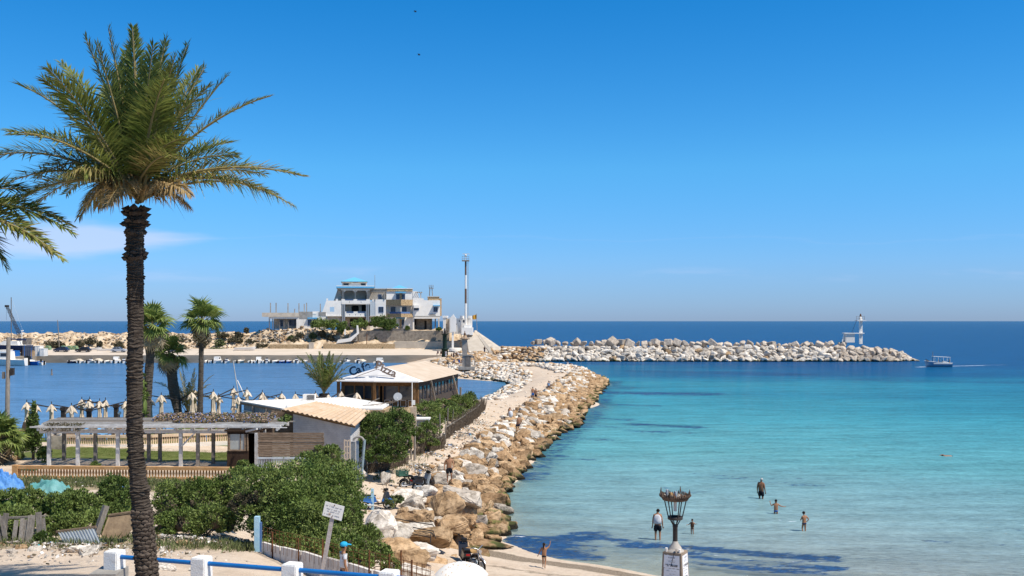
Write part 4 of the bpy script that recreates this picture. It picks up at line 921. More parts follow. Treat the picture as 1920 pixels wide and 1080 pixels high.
# scrub on the far headland
for i, (px, py, D, rx, ry, lf) in enumerate(((95,647,299,14,6,0),(112,648,299,9,6,0),(148,646,299,8,5,0),(165,641,302,15,7,0),(187,645,299,4,5,0),(92,633,309,8,3,0),(222,648,299,9,6,0),
    (415,628,306,12,5,0),(445,629,306,10,5,0),(412,644,300,10,6,1),(440,638,303,14,4,0),(405,656,297,15,3,1),(470,643,300,11,6,0),(490,649,298,14,7,0),(510,641,301,8,4,0),(462,620,309,4,5,0),(553,641,300,9,8,0),(590,646,299,8,7,0),(562,630,302,6,8,0),(587,631,302,6,7,1),(604,629,302,6,8,0),(545,634,301,7,4,1),(715,653,297.5,6,5,1),(568,659,296,14,2,1),(618,634,301,7,5,0),(704,633,301,6,6,1),(342,640,304,14,7,0),(700,608,302,8,4,0),(300,645,301,14,7,0),(378,645,300,9,6,0))):
    bush(('dry brown bush on the stony headland bank','olive green bush on the stony headland bank')[lf], [(px,py,D,rx,ry),(px+rx*.5,py+ry*.2,D-.5,rx*.6,ry*.7)], 700, .55, leaf=(m_leafdry, m_leafolive)[lf], group='scrub on the headland', twigs=3, clump=.4)
for px, py, rx, ry, lb in ((600,608,19,9,'low green bushes below the ruined wing of the villa'),(625,609,14,9,'bright green bush left of the villa stairs'),(643,614,10,11,'dark round bush at the head of the villa steps'),(675,608,14,9,'wide green bush right of the villa entrance'),(718,606,16,12,'tall green bush below the stone balconies'),(732,610,14,11,'dense dark bush beside the flared villa buttress'),(705,604,9,9,'bush filling the corner under the white villa wall'),(764,615,4,3,'tiny green bush by the villa buttress'),(823,617,5,2,'low weeds at the right end of the villa terrace')):
    bush(lb, [(px,py,300.5,rx,ry),(px-rx*.4,py+ry*.3,300,rx*.6,ry*.6)], 1500, .55, leaf=m_leafd if 'dark' in lb or 'tall' in lb else m_leaf, clump=.35, twigs=4)
# thin grass tufts on the near plots: nobody could count the blades
def tufts(name, spots, n, h, mats):
    P_ = []; N_ = []
    for (x0, x1, y0, y1, wgt) in spots:
        k = int(n*wgt); cx = rng.uniform(x0, x1, k//9); cy = rng.uniform(y0, y1, k//9); i = rng.integers(0, k//9, k)
        x = cx[i]+rng.normal(0, .12, k); y = cy[i]+rng.normal(0, .12, k); z = gzs(x, y); hh = h*rng.uniform(.4, 1.2, k)
        P_.append(np.stack([x, y, z+hh*.4], 1)); N_.append(np.tile([0,0,1.], (k,1)))
    o = link(name, leaf_cloud(name, np.concatenate(P_), np.concatenate(N_), h, mats, aspect=.10, jit=.35)); o['kind'] = 'stuff'
tufts('weeds', [(-27,-11,45.5,49,.5),(-20,-9,27,30,.14),(-9,-7.2,28,31,.05),(-30,-20,40,46,.15),(-12,-9,50,62,.1),(-8.5,-6,60,75,.05)], 16000, .30, [m_leafolive])
tufts('lawn_grass', [(-27.5,-14.5,58.8,62.2,.6),(-30,-15,65,76,.4)], 26000, .07, [m_grass])
# ------------------------------------------------------------------ near structures
def gp(px, py, D, lift=0):
    """ground point under pixel column px at distance D"""
    x = (px-CX)/F*D; return V((x, D, gz(x, D)+lift))
# blue tubular railing on white posts
posts = [P(215,1032,21.3), P(378,1044,20.7), P(548,1056,20.15), P(730,1070,19.55), P(925,1086,18.9)]
rail = T('railing', 'blue tubular railing running between squat white concrete posts', 'railing', (posts[1].x, posts[1].y, 5.9))
m_postw = mat('whitewashed_concrete', (.78,.77,.75), (.52,.49,.45), 5, .9, .4, 30, ramp=(.55,.72), detail=8)
for i, p in enumerate(posts):
    b = MB(); w_ = .165; b.box(-w_,-w_,0,w_,w_,.86); mt = b.mesh('post', m_postw)
    bm = bmesh.new(); bm.from_mesh(mt); bmesh.ops.bevel(bm, geom=list(bm.edges), offset=.02, segments=2, affect='EDGES'); bm.to_mesh(mt); bm.free()
    o = link('post', mt, rail, p-V((0,0,.86))-V(rail.location)); o.rotation_euler = (0,0,R(-17))
b = MB(); p = posts[0]; b.box(p.x-.34,p.y-.5,5.6,p.x+.22,p.y+.2,p.z-.38); pt('plinth', b, m_grey, rail, True)
order = posts
for a, c in zip(order[:-1], order[1:]):
    pt('rail', MB().tube([a+V((.12,-.03,-.13)), c+V((-.12,-.03,-.12))], .047, 10), m_bluerail, rail, True)
# leaning signboard
sg = T('signboard', 'rusty white signboard with faded writing on a leaning grey post', 'sign', gp(602,1060,24.9))
c = [P(610,940,24.9),P(646,950,24.9),P(640,977,24.9),P(604,966,24.9)]
m_sign = mat('rusting_white_enamel', (.74,.72,.68), (.40,.21,.10), 7, .6, ramp=(.62,.74), detail=9)
b = MB(); b.prism(c[::-1], (0,.02,0)); pl = pt('plate', b, m_sign, sg, True)
b = MB(); ex = (c[1]-c[0]); ey = (c[3]-c[0])
for row, segs in ((.22, ((.08,.2),(.27,.3),(.36,.48),(.56,.74),(.80,.9))), (.42, ((.15,.34),(.40,.44),(.52,.70),(.76,.84))), (.58, ((.2,.3),(.36,.58),(.64,.68),(.74,.8))), (.80, ((.08,.12),(.2,.42),(.5,.56),(.62,.86)))):
    for a0, a1 in segs:
        q = [c[0]+ex*(a0+(a1-a0)*i/4)+ey*(row+random.uniform(-.02,.02))+V((0,-.004,0)) for i in range(5)]
        b.tube(q, .0042, 4)
pt('lettering', b, mat('faded_ink', (.30,.27,.26), None), pl, True)
b = MB()
for u, v in ((.5,.1),(.5,.93)): b.ball(c[0]+ex*u+ey*v+V((0,-.008,0)), .016, 6, 0, 4)
pt('bolt', b, m_rust, pl, True)
m_gpost = mat('galvanised_post', (.42,.38,.36), (.30,.21,.15), 4, .7, .2, 20, ramp=(.5,.75))
pt('post', MB().beam(P(623,968,24.93)+V((0,.03,0)), P(601,1090,24.9)+V((0,.03,0)), .10, .06), m_gpost, sg, True)
# low white wall with rusty mesh and blue gatepost
A, B_ = V((-7.05,28.3,4.7)), V((-1.7,21.7,4.6))
wl = T('boundary_wall', 'low white panel wall streaked with rust, topped by rusty wire mesh', 'wall', (A+B_)/2)
m_panel = mat('rust_streaked_whitewash', (.70,.66,.61), (.40,.31,.24), 5, .92, .3, 14, ramp=(.5,.72), stretch=(3,3,.5), detail=8)
NPN = 7; nrm = (B_-A).cross(V((0,0,1))).normalized()
def top(t): return 5.25+.50*t
for i in range(NPN):
    t0, t1 = i/NPN+.004, (i+1)/NPN-.004; p0, p1 = A.lerp(B_, t0), A.lerp(B_, t1); b = MB()
    b.prism([V((p0.x,p0.y,4.3)), V((p1.x,p1.y,4.3)), V((p1.x,p1.y,top(t1)+random.uniform(-.03,.03))), V((p0.x,p0.y,top(t0)+random.uniform(-.03,.03)))], nrm*.09)
    for k in range(5):
        t = t0+(t1-t0)*(k+.5)/5; p = A.lerp(B_, t)-nrm*.012; b.prism([V((p.x,p.y,4.3)), V((p.x,p.y,4.3))+(B_-A).normalized()*.07, V((p.x,p.y,top(t)-.03))+(B_-A).normalized()*.07, V((p.x,p.y,top(t)-.03))], nrm*.02)
    pt('panel', b, m_panel, wl, True)
for t in (.09,.28,.43,.70,.80,.92):
    p = A.lerp(B_, t)+nrm*.12; pt('mesh_post', MB().tube([V((p.x,p.y,4.3)), V((p.x+random.uniform(-.04,.04),p.y,top(t)+(.48 if t > .3 else .36)))], .022, 5), m_rust, wl, True)
b = MB()
for k in range(34):
    t = .03+.97*k/33; p = A.lerp(B_, t)+nrm*.13; b.tube([V((p.x,p.y,top(t)-.2)), V((p.x,p.y,top(t)+.44))], .0065, 3, cap=False)
for h in (.06,.2,.34,.44):
    b.tube([A.lerp(B_, t)*1+V((0,0,-(A.lerp(B_, t)).z+top(t)+h+random.uniform(-.02,.02)))+nrm*.13 for t in np.linspace(.03,1,14)], .0065, 3, cap=False)
o = pt('wire_mesh', b, m_rust, wl, True)
gpst = P(484,1035,28.6); b = MB(); b.box(gpst.x-.09,gpst.y-.1,gz(gpst.x,gpst.y)-.2,gpst.x+.05,gpst.y+.06,P(0,968,28.6).z); b.box(gpst.x+.052,gpst.y-.04,gz(gpst.x,gpst.y)-.2,gpst.x+.10,gpst.y+.06,P(0,976,28.6).z-.05, 1)
one('gatepost', b, [mat('pale_blue_paint', (.30,.52,.66), (.40,.58,.68), 5, .8, .1, 20), m_blued], 'pale blue square gatepost at the end of the low white wall', 'gatepost')
q0 = gp(698,948,51); b = MB(); b.box(q0.x-.07,q0.y,q0.z-.2,q0.x+.07,q0.y+.1,q0.z+1.1); b.beam(q0+V((-.3,0,.62)), q0+V((.1,.05,.72)), .09, .05)
one('gatepost', b, bpy.data.materials['pale_blue_paint'], 'pale blue post beside the blue scooter, behind the big shrub', 'gatepost')
# ---------- broken picket fence, fallen sheet, beam and board on the left
pf = T('picket_fence', 'broken grey picket fence with leaning boards at the left edge', 'fence', gp(40,1030,28.2))
for (xb, xt, yt, w_) in ((-12,-4,965,.16),(3,12,962,.15),(14,2,968,.13),(24,31,975,.12),(37,42,972,.11),(45,48,974,.10),(52,60,966,.2),(77,72,960,.17),(85,80,972,.12),(-2,9,985,.2)):
    p0 = gp(xb, 0, 28.2+random.uniform(-.1,.1), -.1); p1 = P(xt, yt, 28.4); pt('picket', MB().beam(p0, p1, w_, .025, up=(0,1,0)), m_woodg, pf, True)
pt('cross_rail', MB().beam(P(-10,972,28.5), P(84,968,28.5), .10, .05), m_woodg, pf, True)
pt('cross_rail', MB().beam(P(-10,1000,28.45), P(70,1003,28.4), .08, .05), m_woodg, pf, True)
def corrugated(mb, a, b_, c_, d_, nw, amp, m=0, per=4, th=.012):
    """sheet with corners a,b (front) d,c (back); ribs run a->d, nw ribs between a and b"""
    a, b_, c_, d_ = V(a), V(b_), V(c_), V(d_); n = (b_-a).cross(d_-a).normalized(); vs = []; k = nw*per+1
    for i in range(k):
        u = i/(k-1); h = n*amp*math.sin(2*math.pi*i/per+.4); vs += [a.lerp(b_, u)+h, d_.lerp(c_, u)+h]
    mb.add(vs, [(2*i, 2*i+2, 2*i+3, 2*i+1) for i in range(k-1)], m, False)
    vs2 = [v-n*th for v in vs]; mb.add(vs2, [(2*i+1, 2*i+3, 2*i+2, 2*i) for i in range(k-1)], m, False)
    return mb
cs = T('corrugated_sheet', 'fallen sheet of pale corrugated metal with a wooden batten on its top edge', 'metal sheet', gp(150,1035,27.7))
pt('sheet', corrugated(MB(), P(129,1036,27.6), P(195,1031,27.6), P(177,991,28.7), P(109,999,28.7), 12, .022), m_alu, cs, True)
pt('batten', MB().beam(P(106,997,28.75), P(180,988,28.75), .09, .06), m_wood, cs, True)
one('timber_beam', MB().beam(P(181,1000,29.0), P(199,948,29.2), .17, .14), m_woodg, 'weathered square timber leaning against the shrub beside a board', 'timber')
b = MB(); b.prism([P(188,1009,29.1),P(232,1010,29.3),P(252,988,29.5),P(252,957,29.8),P(205,964,29.8)], (0,.03,0)); b.beam(P(203,967,29.75), P(252,960,29.75), .08, .05)
one('plywood_board', b, mat('stained_board', (.26,.19,.12), (.15,.105,.07), 3, .9, .3, 16), 'stained brown board propped up behind the palm trunk', 'board')
def tarp(label, cx, cy, D, wpx, hpx, m, seed, name='tarpaulin'):
    p = gp(cx, cy, D, -.08); wx = wpx/F*D/2; wy = wx*.75; hh = hpx/F*D; n = 46; vs = []; fs = []
    for i in range(n+1):
        for j in range(n+1):
            u, v = i/n*2-1, j/n*2-1; r = math.hypot(u, v); bump = noise.fractal(V((u*1.7, v*1.7, seed)), .8, 2.3, 5); ridge = .35-abs(noise.noise(V((u*2.2+bump*.6, v*2.8, seed*2.)))); e = max(0, 1-r**2.4)
            vs.append(p+V((u*wx*(1+.12*bump), v*wy, hh*(e**.55*(.62+.38*bump+.55*ridge)))))
    for i in range(n):
        for j in range(n): fs.append((i*(n+1)+j, (i+1)*(n+1)+j, (i+1)*(n+1)+j+1, i*(n+1)+j+1))
    one(name, MB().add(vs, fs, 0, True), m, label, 'tarpaulin')
tarp('bright blue crumpled tarpaulin heap at the left edge', 8, 915, 44, 74, 46, m_tarpb, 1)
tarp('teal and pale blue crumpled tarpaulin heap beside the bright blue one', 88, 920, 43, 96, 34, m_tarpg, 5)
tarp('small scrap of pale blue tarpaulin on top of the dark shrub by the palm', 222, 893, 46, 34, 17, m_tarpb, 9)
# ---------- balustrades
def balustrade(label, pts, zb, h, plinth, n, msw, cat='balustrade'):
    pts = [V(p) for p in pts]; r = T('balustrade', label, cat, (pts[0].x, pts[0].y, zb))
    prof = [(.055,0),(.055,.05),(.035,.09),(.060,.32*h/.55+.02),(.035,.8*(h-plinth-.12)),(.055,.92*(h-plinth-.12)),(.055,h-plinth-.1)]
    H_ = h-plinth-.1; bl = MB().lathe([(.05,0),(.058,.05*H_),(.036,.14*H_),(.064,.45*H_),(.036,.84*H_),(.058,.92*H_),(.058,H_)], n=8).mesh('baluster', msw)
    tot = sum((b_-a).length for a, b_ in zip(pts, pts[1:])); cap = MB(); pln = MB()
    for a, b_ in zip(pts, pts[1:]):
        cap.beam(V((a.x,a.y,zb+h-.08)), V((b_.x,b_.y,zb+h-.08)), .22, .16); pln.beam(V((a.x,a.y,zb+plinth/2-.1)), V((b_.x,b_.y,zb+plinth/2-.1)), .2, plinth+.2)
        k = int(n*(b_-a).length/tot)
        for i in range(k):
            q = a.lerp(b_, (i+.5)/k); link('baluster', bl, r, V((q.x, q.y, zb+plinth))-V(r.location))
    pt('coping', cap, msw, r, True); pt('base', pln, m_white_w if plinth > .2 else msw, r, True); return r
bs = balustrade('long orange sandstone balustrade in front of the pergola', [P(30,0,49.8),P(150,0,49.6),P(300,0,49.4),P(452,0,49.2)], 3.66, .62, .08, 78, m_redtan)
for i, x in enumerate((30,452)): q = P(x,0,49.8-.6*i); pt('end_post', MB().box(q.x-.14,q.y-.14,3.5,q.x+.14,q.y+.14,4.30), m_redtan, bs, True)
balustrade('pale balustrade on a white plinth at the far side of the lawn', [P(118,0,63.2),P(200,0,63),P(285,0,63.2),P(428,0,65)], 3.3, .98, .38, 76, mat('pale_balustrade_stone', (.62,.45,.29), (.70,.55,.40), 2, .9, .2, 10))
sp_ = T('stone_pillar', 'ruined rough stone pillar with loose rubble piled on top by the pergola', 'pillar', gp(110,852,61.5,-.1)); o0 = V(sp_.location)
pt('shaft', MB().box(-.36,-.3,0,.36,.3,.95), m_stonewall, sp_)
for i in range(11):
    o = link('stone', RA['grey', i % 9], sp_, (random.uniform(-.38,.38)*(1-i/18), random.uniform(-.2,.2), .98+.055*i)); o.scale = (.32-.012*i,)*3; o.rotation_euler = (random.random(), random.random(), random.random()*6)
for px, py, D, s in ((68,855,60,.5),(80,848,61,.4),(28,866,57,.4),(22,868,56.5,.45),(33,862,57,.35)):
    put_rock(RA['ochre' if px < 40 else 'grey', random.randrange(9)], gp(px,py,D,.1), s*1.3, 1, .3, 'ochre garden stone at the edge of the lawn on the left' if px < 40 else 'grey broken stone between the cypress and the pillar', 'stone', 'loose garden stones', name='stone')
one('green_crate', MB().box(*(gp(38,870,52)+V((0,0,0))), *(gp(38,870,52)+V((.72,.5,.2)))), mat('green_plastic', (.03,.13,.07), None), 'low green crate lying by the end of the sandstone balustrade', 'crate')
# ---------- pergola
pg = T('pergola', 'long white painted timber pergola with a sagging slatted top', 'pergola', (-19.2,57,3.4))
ZT = 5.68; xa, xb = -26.1, -12.5; yf, yb = 54.6, 57.2
def pz(y): return ZT+.10*(y-yf)
for px, D, rz in ((92,54.6,0),(146,54.6,0),(221,54.6,0),(339,54.6,0),(371,54.7,1),(400,56.4,1),(179,56.6,1),(279,56.6,1),(300,56.7,1),(120,56.6,1),(481,52.8,0),(448,56.7,1)):
    q = gp(px,0,D,-.1); pt('post', MB().box(q.x-.085,q.y-.085,q.z,q.x+.085,q.y+.085,ZT-.12), m_woodp if not rz else m_woodg, pg, True)
pt('front_beam', MB().box(xa+.2,yf-.05,ZT-.33,xb-1.0,yf+.06,ZT-.12), m_woodp, pg, True)
pt('back_beam', MB().box(xa+.2,yb-.6,ZT-.13,xb-.2,yb-.48,ZT+.08), m_woodp, pg, True)
pt('front_edge_board', MB().box(xa-.1,yf-.52,ZT+.02,xb-.6,yf-.47,ZT+.10), m_woodp, pg, True)
n = 15
for i in range(n):
    x = xa+.3+(xb-xa-.6)*i/(n-1); pt('rafter', MB().beam((x,yf-.45,pz(yf-.45)-.05),(x,yb,pz(yb)-.05),.10,.12), m_woodp, pg, True)
for i in range(15):
    y = yf-.35+(yb-yf+.2)*i/14; pt('slat', MB().beam((xa+random.uniform(-.1,.1),y,pz(y)+.045+random.uniform(-.012,.012)), (xb+random.uniform(-.4,.3),y+random.uniform(-.06,.06),pz(y)+.045+random.uniform(-.012,.012)), .135, .03), m_woodp if i < 5 or random.random() < .3 else m_woodg, pg, True)
pt('brace', MB().beam(P(339,838,54.5), P(368,809,54.5), .09, .07), m_woodp, pg, True)
pt('brace', MB().beam(P(462,809,53.6), P(482,804,52.8), .10, .10), m_woodp, pg, True)
x = rng.uniform(-20.2,-13.5,9000); y = rng.uniform(55.3,57.4,9000); keep = (fract_noise(x,y,.9,3)+.25+ (y-56.2)*.25) > 0; x, y = x[keep], y[keep]
pts_ = np.stack([x, y, ZT+.10*(y-54.6)+.08+rng.uniform(0,.2,len(x))], 1); m_fl = mat('lilac_flowers', (.20,.26,.50), None, isl=.3)
mi = rng.choice(3, len(x), p=(.74,.14,.12))
vn = T('vine', 'dry brown vine with lilac blue flowers covering the pergola top', 'vine', (-17,58,ZT)); pt('foliage', leaf_cloud('foliage', pts_-np.array((-17,58,ZT)), np.tile([0,0,.6],(len(x),1)), .11, [mat('dry_vine', (.25,.175,.11), (.34,.25,.17), 3, isl=.4), m_leafolive, m_fl], mi=mi, aspect=.7), None, vn)
x = rng.uniform(-25.6,-23.6,1500); y = rng.uniform(54.2,55.3,1500); o = pt('foliage', leaf_cloud('foliage', np.stack([x,y,ZT+.06+rng.uniform(-.25,.15,1500)],1)-np.array((-17,58,ZT)), np.tile([0,0,.3],(1500,1)), .1, m_leafdry), None, vn)
# ---------- dark kiosk and slatted screen
kx0, kx1 = P(425,0,54).x, P(489,0,54).x
kk = T('kiosk', 'dark timber kiosk with a big pale window under the right end of the pergola', 'kiosk', ((kx0+kx1)/2,55.3,3.3))
m_kd = mat('dark_brown_boards', (.035,.022,.016), (.055,.035,.024), 3, .8, .3, 12, stretch=(6,6,1))
pt('wall', MB().box(kx0,54.05,3.2,kx0+1.16,54.15,4.45).box(kx0,54.06,5.35,kx0+1.16,54.14,5.52).box(kx0,54.16,3.2,kx0+.08,56.6,5.5).box(kx1-.08,54.16,3.2,kx1,56.6,5.5).box(kx0+.08,56.5,3.2,kx1-.08,56.6,5.5), m_kd, kk, True)
fr_ = pt('window', MB().box(kx0+.09,54.0,4.45,kx0+.17,54.12,5.36).box(kx0+.95,54.0,4.45,kx0+1.03,54.12,5.36).box(kx0+.71,54.01,4.53,kx0+.76,54.12,5.33).box(kx0+.17,54.0,4.45,kx0+.95,54.12,4.53).box(kx0+1.09,54.0,4.45,kx0+1.16,54.12,5.36), m_wood, kk, True)
for a, c_ in ((.17,.71),(.76,.95)): pt('pane', MB().box(kx0+a,54.05,4.53,kx0+c_,54.07,5.36), mat('dusty_glass', (.30,.32,.31), (.42,.43,.40), 1.2, .25, spec=.6) if a < .5 else bpy.data.materials['dusty_glass'], fr_, True)
pt('roof', MB().box(kx0-.1,53.9,5.521,kx1+.1,56.8,5.60), m_kd, kk, True)
sx0, sx1 = P(483,0,52).x, P(608,0,52).x
sl = T('slatted_screen', 'weathered brown screen of horizontal boards in front of the brick house', 'screen', ((sx0+sx1)/2,52,3.3)); zt_, zb_ = P(0,811,52).z, P(0,856,52).z
for i in range(10):
    z = zb_+(zt_-zb_)*i/10; pt('board', MB().box(sx0+random.uniform(0,.03),52.0+random.uniform(-.01,.01),z+.006,sx1+random.uniform(-.05,.02),52.03,z+(zt_-zb_)/10-.012), m_wood, sl, True)
for x in (sx0+.1,(sx0+sx1)/2,sx1-.1): pt('post', MB().box(x-.05,52.045,3.0,x+.05,52.14,zt_-.05), m_woodg, sl, True)
b = MB(); b.box(sx0,51.9,zb_-.12,sx1-.3,51.97,zb_-.03); b.box(sx0,51.9,zb_-.72,sx0+1.9,51.97,zb_-.64)
for i in range(22): b.box(sx0+.02+i*.088,51.92,3.1,sx0+.05+i*.088,51.95,zb_-.1)
pt('lower_fence', b, mat('pale_blue_grey_paint', (.50,.55,.58), (.38,.40,.42), 4, .8), sl, True)
# ---------- white roofed building
wz = 5.9; W = [V((-19.1,69.9,wz)), V((-14.75,63.9,wz)), V((-8.35,63.9,wz)), V((-8.3,67.2,wz)), V((-12.35,73.4,wz))]
wb = T('flat_roofed_building', 'low building with a big bright white sheet roof and lattice side wall', 'building', (-13,68,3.2))
rf = MB(); rf.prism([(p.x,p.y,wz-.10) for p in W], (0,0,.10)); rr = pt('roof', rf, m_whiteroof, wb, True)
# seams of the sheets run front to back
b = MB(); dirn = (W[4]-W[3]).normalized()
for i in range(22):
    s_ = i/21; p = W[0].lerp(W[4], s_); q = W[1].lerp(W[3], s_) if s_ < .99 else W[3]; b.beam(p.lerp(q,.02)+V((0,0,.004)), p.lerp(q,.98)+V((0,0,.004)), .07, .012)
pt('seam', b, m_whiteroof, rr, True)['kind'] = 'stuff'
b = MB(); ins = [p.lerp(V((-13,68,wz)), .05) for p in W]; b.prism([(p.x,p.y,2.7) for p in ins], (0,0,wz-.1-2.705)); pt('wall', b, mat('grey_blue_mosaic', (.20,.24,.29), (.34,.37,.40), 5, .7, .4, 8, detail=2), wb, True)
e0, e1 = W[0]+V((.05,-.05,-.16)), W[1]+V((-.02,-.05,-.16)); pt('eave_board', MB().beam(e0, e1, .08, .16), m_wood, wb, True)
for t in (.03,.36,.69,.99):
    p = e0.lerp(e1, t)+V((-.08,-.02,0)); pt('post', MB().box(p.x-.07,p.y-.07,3.1,p.x+.07,p.y+.07,5.7), m_woodg, wb, True)
for i in range(4):      # lattice bands on the side wall
    a_, c_ = ins[0]+V((-.06,-.06,0)), ins[1]+V((-.06,-.06,0)); z = 4.0+i*.42; pt('lattice_band', MB().beam(V((a_.x,a_.y,z)), V((c_.x,c_.y,z)), .04, .05), m_white_w, wb, True)
pr_ = pt('parapet', MB().beam(V((-11.5,63.75,5.62)), V((-8.3,63.75,5.62)), .2, .35).beam(V((-8.25,63.9,5.6)), V((-8.2,67.2,5.6)), .2, .35), m_sandstone, wb, True)
b = MB(); p = P(580,757,70.5); b.box(p.x-.42,p.y-.2,wz+.005,p.x+.42,p.y+.25,wz+.42); vent = one('roof_vent', b, m_white_w, 'grey louvred box standing on the white roof', 'vent')
for i in range(4): pt('louvre', MB().box(p.x-.13,p.y-.23,wz+.06+i*.085,p.x+.40,p.y-.2,wz+.11+i*.085), m_alu, vent, label=None) if False else None
b = MB()
for i in range(4): b.box(-.12,-.255,.06+i*.085,.40,-.228,.115+i*.085)
pt('louvre', b, m_greyd, vent)
p = P(541,766,64.4); b = MB().ball((p.x,p.y,wz+.02), (.2,.2,.2), 12, 0, 8); one('roof_dome', b, m_white, 'small white dome light at the front edge of the white roof', 'skylight')
for i, (px, py) in enumerate(((690,763),(705,762),(716,760),(724,763),(735,762),(742,760),(700,766))):
    p = P(px, py, 65.5+i*.3); p.z = wz+.03; b = MB().beam(p+V((-.35,0,.03)), p+V((.4,random.uniform(-.3,.3),.05+.05*i)), .12, .04); one('loose_plank', b, m_wood if i % 2 else m_woodg, 'loose plank lying among scraps on the right end of the white roof', 'plank', 'planks on the white roof')
# ---------- tan roofed brick house
A_, B1, E_, C_ = V((-13.85,60.0,6.2)), V((-9.1,57.8,5.44)), V((-9.0,63.5,5.80)), V((-12.5,63.6,6.36))
th_ = T('brick_house', 'whitewashed brick house under a tan corrugated roof', 'house', (-11.3,61,2.6)); k = 5
for i in range(k):
    u0, u1 = i/k, (i+1)/k; lift = V((0,0,.012*(i % 2))); pt('roof_sheet', corrugated(MB(), A_.lerp(B1,u0)+lift, A_.lerp(B1,u1+.01)+lift, C_.lerp(E_,u1+.01)+lift, C_.lerp(E_,u0)+lift, 3, .035, per=8), m_tanroof, th_, True)
w0, w1 = V((-13.2,60.05,2.2)), V((-9.45,58.25,2.2)); w2, w3 = V((-9.35,63.3,2.2)), V((-12.6,63.4,2.2))
b = MB(); tops = [6.02,5.36,5.68,6.22]
vs = [w0,w1,w2,w3]+[V((p.x,p.y,t)) for p, t in zip((w0,w1,w2,w3), tops)]; b.add(vs, [(0,1,5,4),(1,2,6,5),(2,3,7,6),(3,0,4,7),(4,5,6,7)])
def brick_mat():
    m = mat('whitewashed_brick', (.62,.60,.58), (.50,.48,.47), 2, .9); t = m.node_tree; n = t.nodes; bt = n.new('ShaderNodeTexBrick'); tcx = n.new('ShaderNodeTexCoord'); mp = n.new('ShaderNodeMapping'); mp.inputs['Rotation'].default_value = (R(90),0,0); mp.inputs['Scale'].default_value = (1,1,1)
    t.links.new(tcx.outputs['Object'], mp.inputs[0]); t.links.new(mp.outputs[0], bt.inputs['Vector']); bt.inputs['Scale'].default_value = 2.2; bt.inputs['Mortar Size'].default_value = .03; bp = n.new('ShaderNodeBump'); bp.inputs['Strength'].default_value = .8; bp.inputs['Distance'].default_value = .03; bp.invert = True
    t.links.new(bt.outputs['Fac'], bp.inputs['Height']); t.links.new(bp.outputs[0], n['Principled BSDF'].inputs['Normal']); return m
pt('wall', b, brick_mat(), th_, True)
pt('eave_board', MB().beam(A_+V((0,-.02,-.09)), B1+V((0,-.02,-.09)), .05, .10), m_woodbr, th_, True)
pt('porch_wall', MB().box(-14.6,60.6,2.6,-13.25,60.7,6.0), m_wood, th_, True)
pt('porch_post', MB().box(-14.5,60.0,3,-14.36,60.14,6.1), m_wood, th_, True)
pt('steps', MB().box(-14.3,58.8,3.0,-13.3,59.6,4.35), m_grey, th_, True)
# ---------- stone wall and pillar right of the roofs
sw = T('stone_wall', 'low sandstone wall ending in a square pale stone pillar', 'wall', (-8.6,72,2.4))
pt('wall', MB().prism([P(716,768,70)+V((0,0,-2.4)),P(770,764,74)+V((0,0,-2.4)),P(770,764,74),P(716,768,70)], (-.05,.3,0)), m_sandstone, sw, True)
p = P(774,764,74.2); pt('pillar', MB().box(p.x-.25,p.y-.25,2.0,p.x+.25,p.y+.25,p.z+.05), mat('pale_stone_blocks', (.56,.44,.32), (.46,.35,.25), 3, .9, .5, 5), sw, True)
b = MB(); p = P(793,790,77); b.box(p.x-.7,p.y-.4,1.6,p.x+.45,p.y+.6,p.z+.15); b.box(p.x-.85,p.y-.55,p.z+.155,p.x+.55,p.y+.7,p.z+.27, 1); one('pump_house', b, [m_cream, m_white_w], 'tiny rendered hut with a pale slab roof half buried in shrubs', 'hut')
dsh = T('satellite_dish', 'grey satellite dish standing on the roof edge before the cafe windows', 'satellite dish', P(746,764,77)); L0 = V(dsh.location)
pr = [(.0,0)]+[(r_, r_*r_*.35) for r_ in (.1,.2,.28,.335)]; b = MB(); b.lathe([(.004,0)]+pr[1:], n=20); M_ = Matrix.Translation((0,-.05,P(0,744,77).z-L0.z)) @ Matrix.Rotation(R(68), 4, 'X')
link('dish', b.mesh('dish', mat('grey_dish', (.42,.43,.44), (.36,.37,.38), 3, .5), M_), dsh); pt('mast', MB().tube([(0,.06,-.2),(0,.06,.75)], .03, 6), m_alu, dsh)
pt('feed_arm', MB().tube([(0,0,.55),(0,-.42,.78)], .014, 5).box(-.04,-.48,.74,.04,-.4,.86), m_white, dsh)
p = P(775,755,78); b = MB().box(p.x-.13,p.y,p.z-.18,p.x+.13,p.y+.12,p.z+.18); one('meter_box', b, m_white, 'small white meter box at the corner of the wooden cafe', 'box')
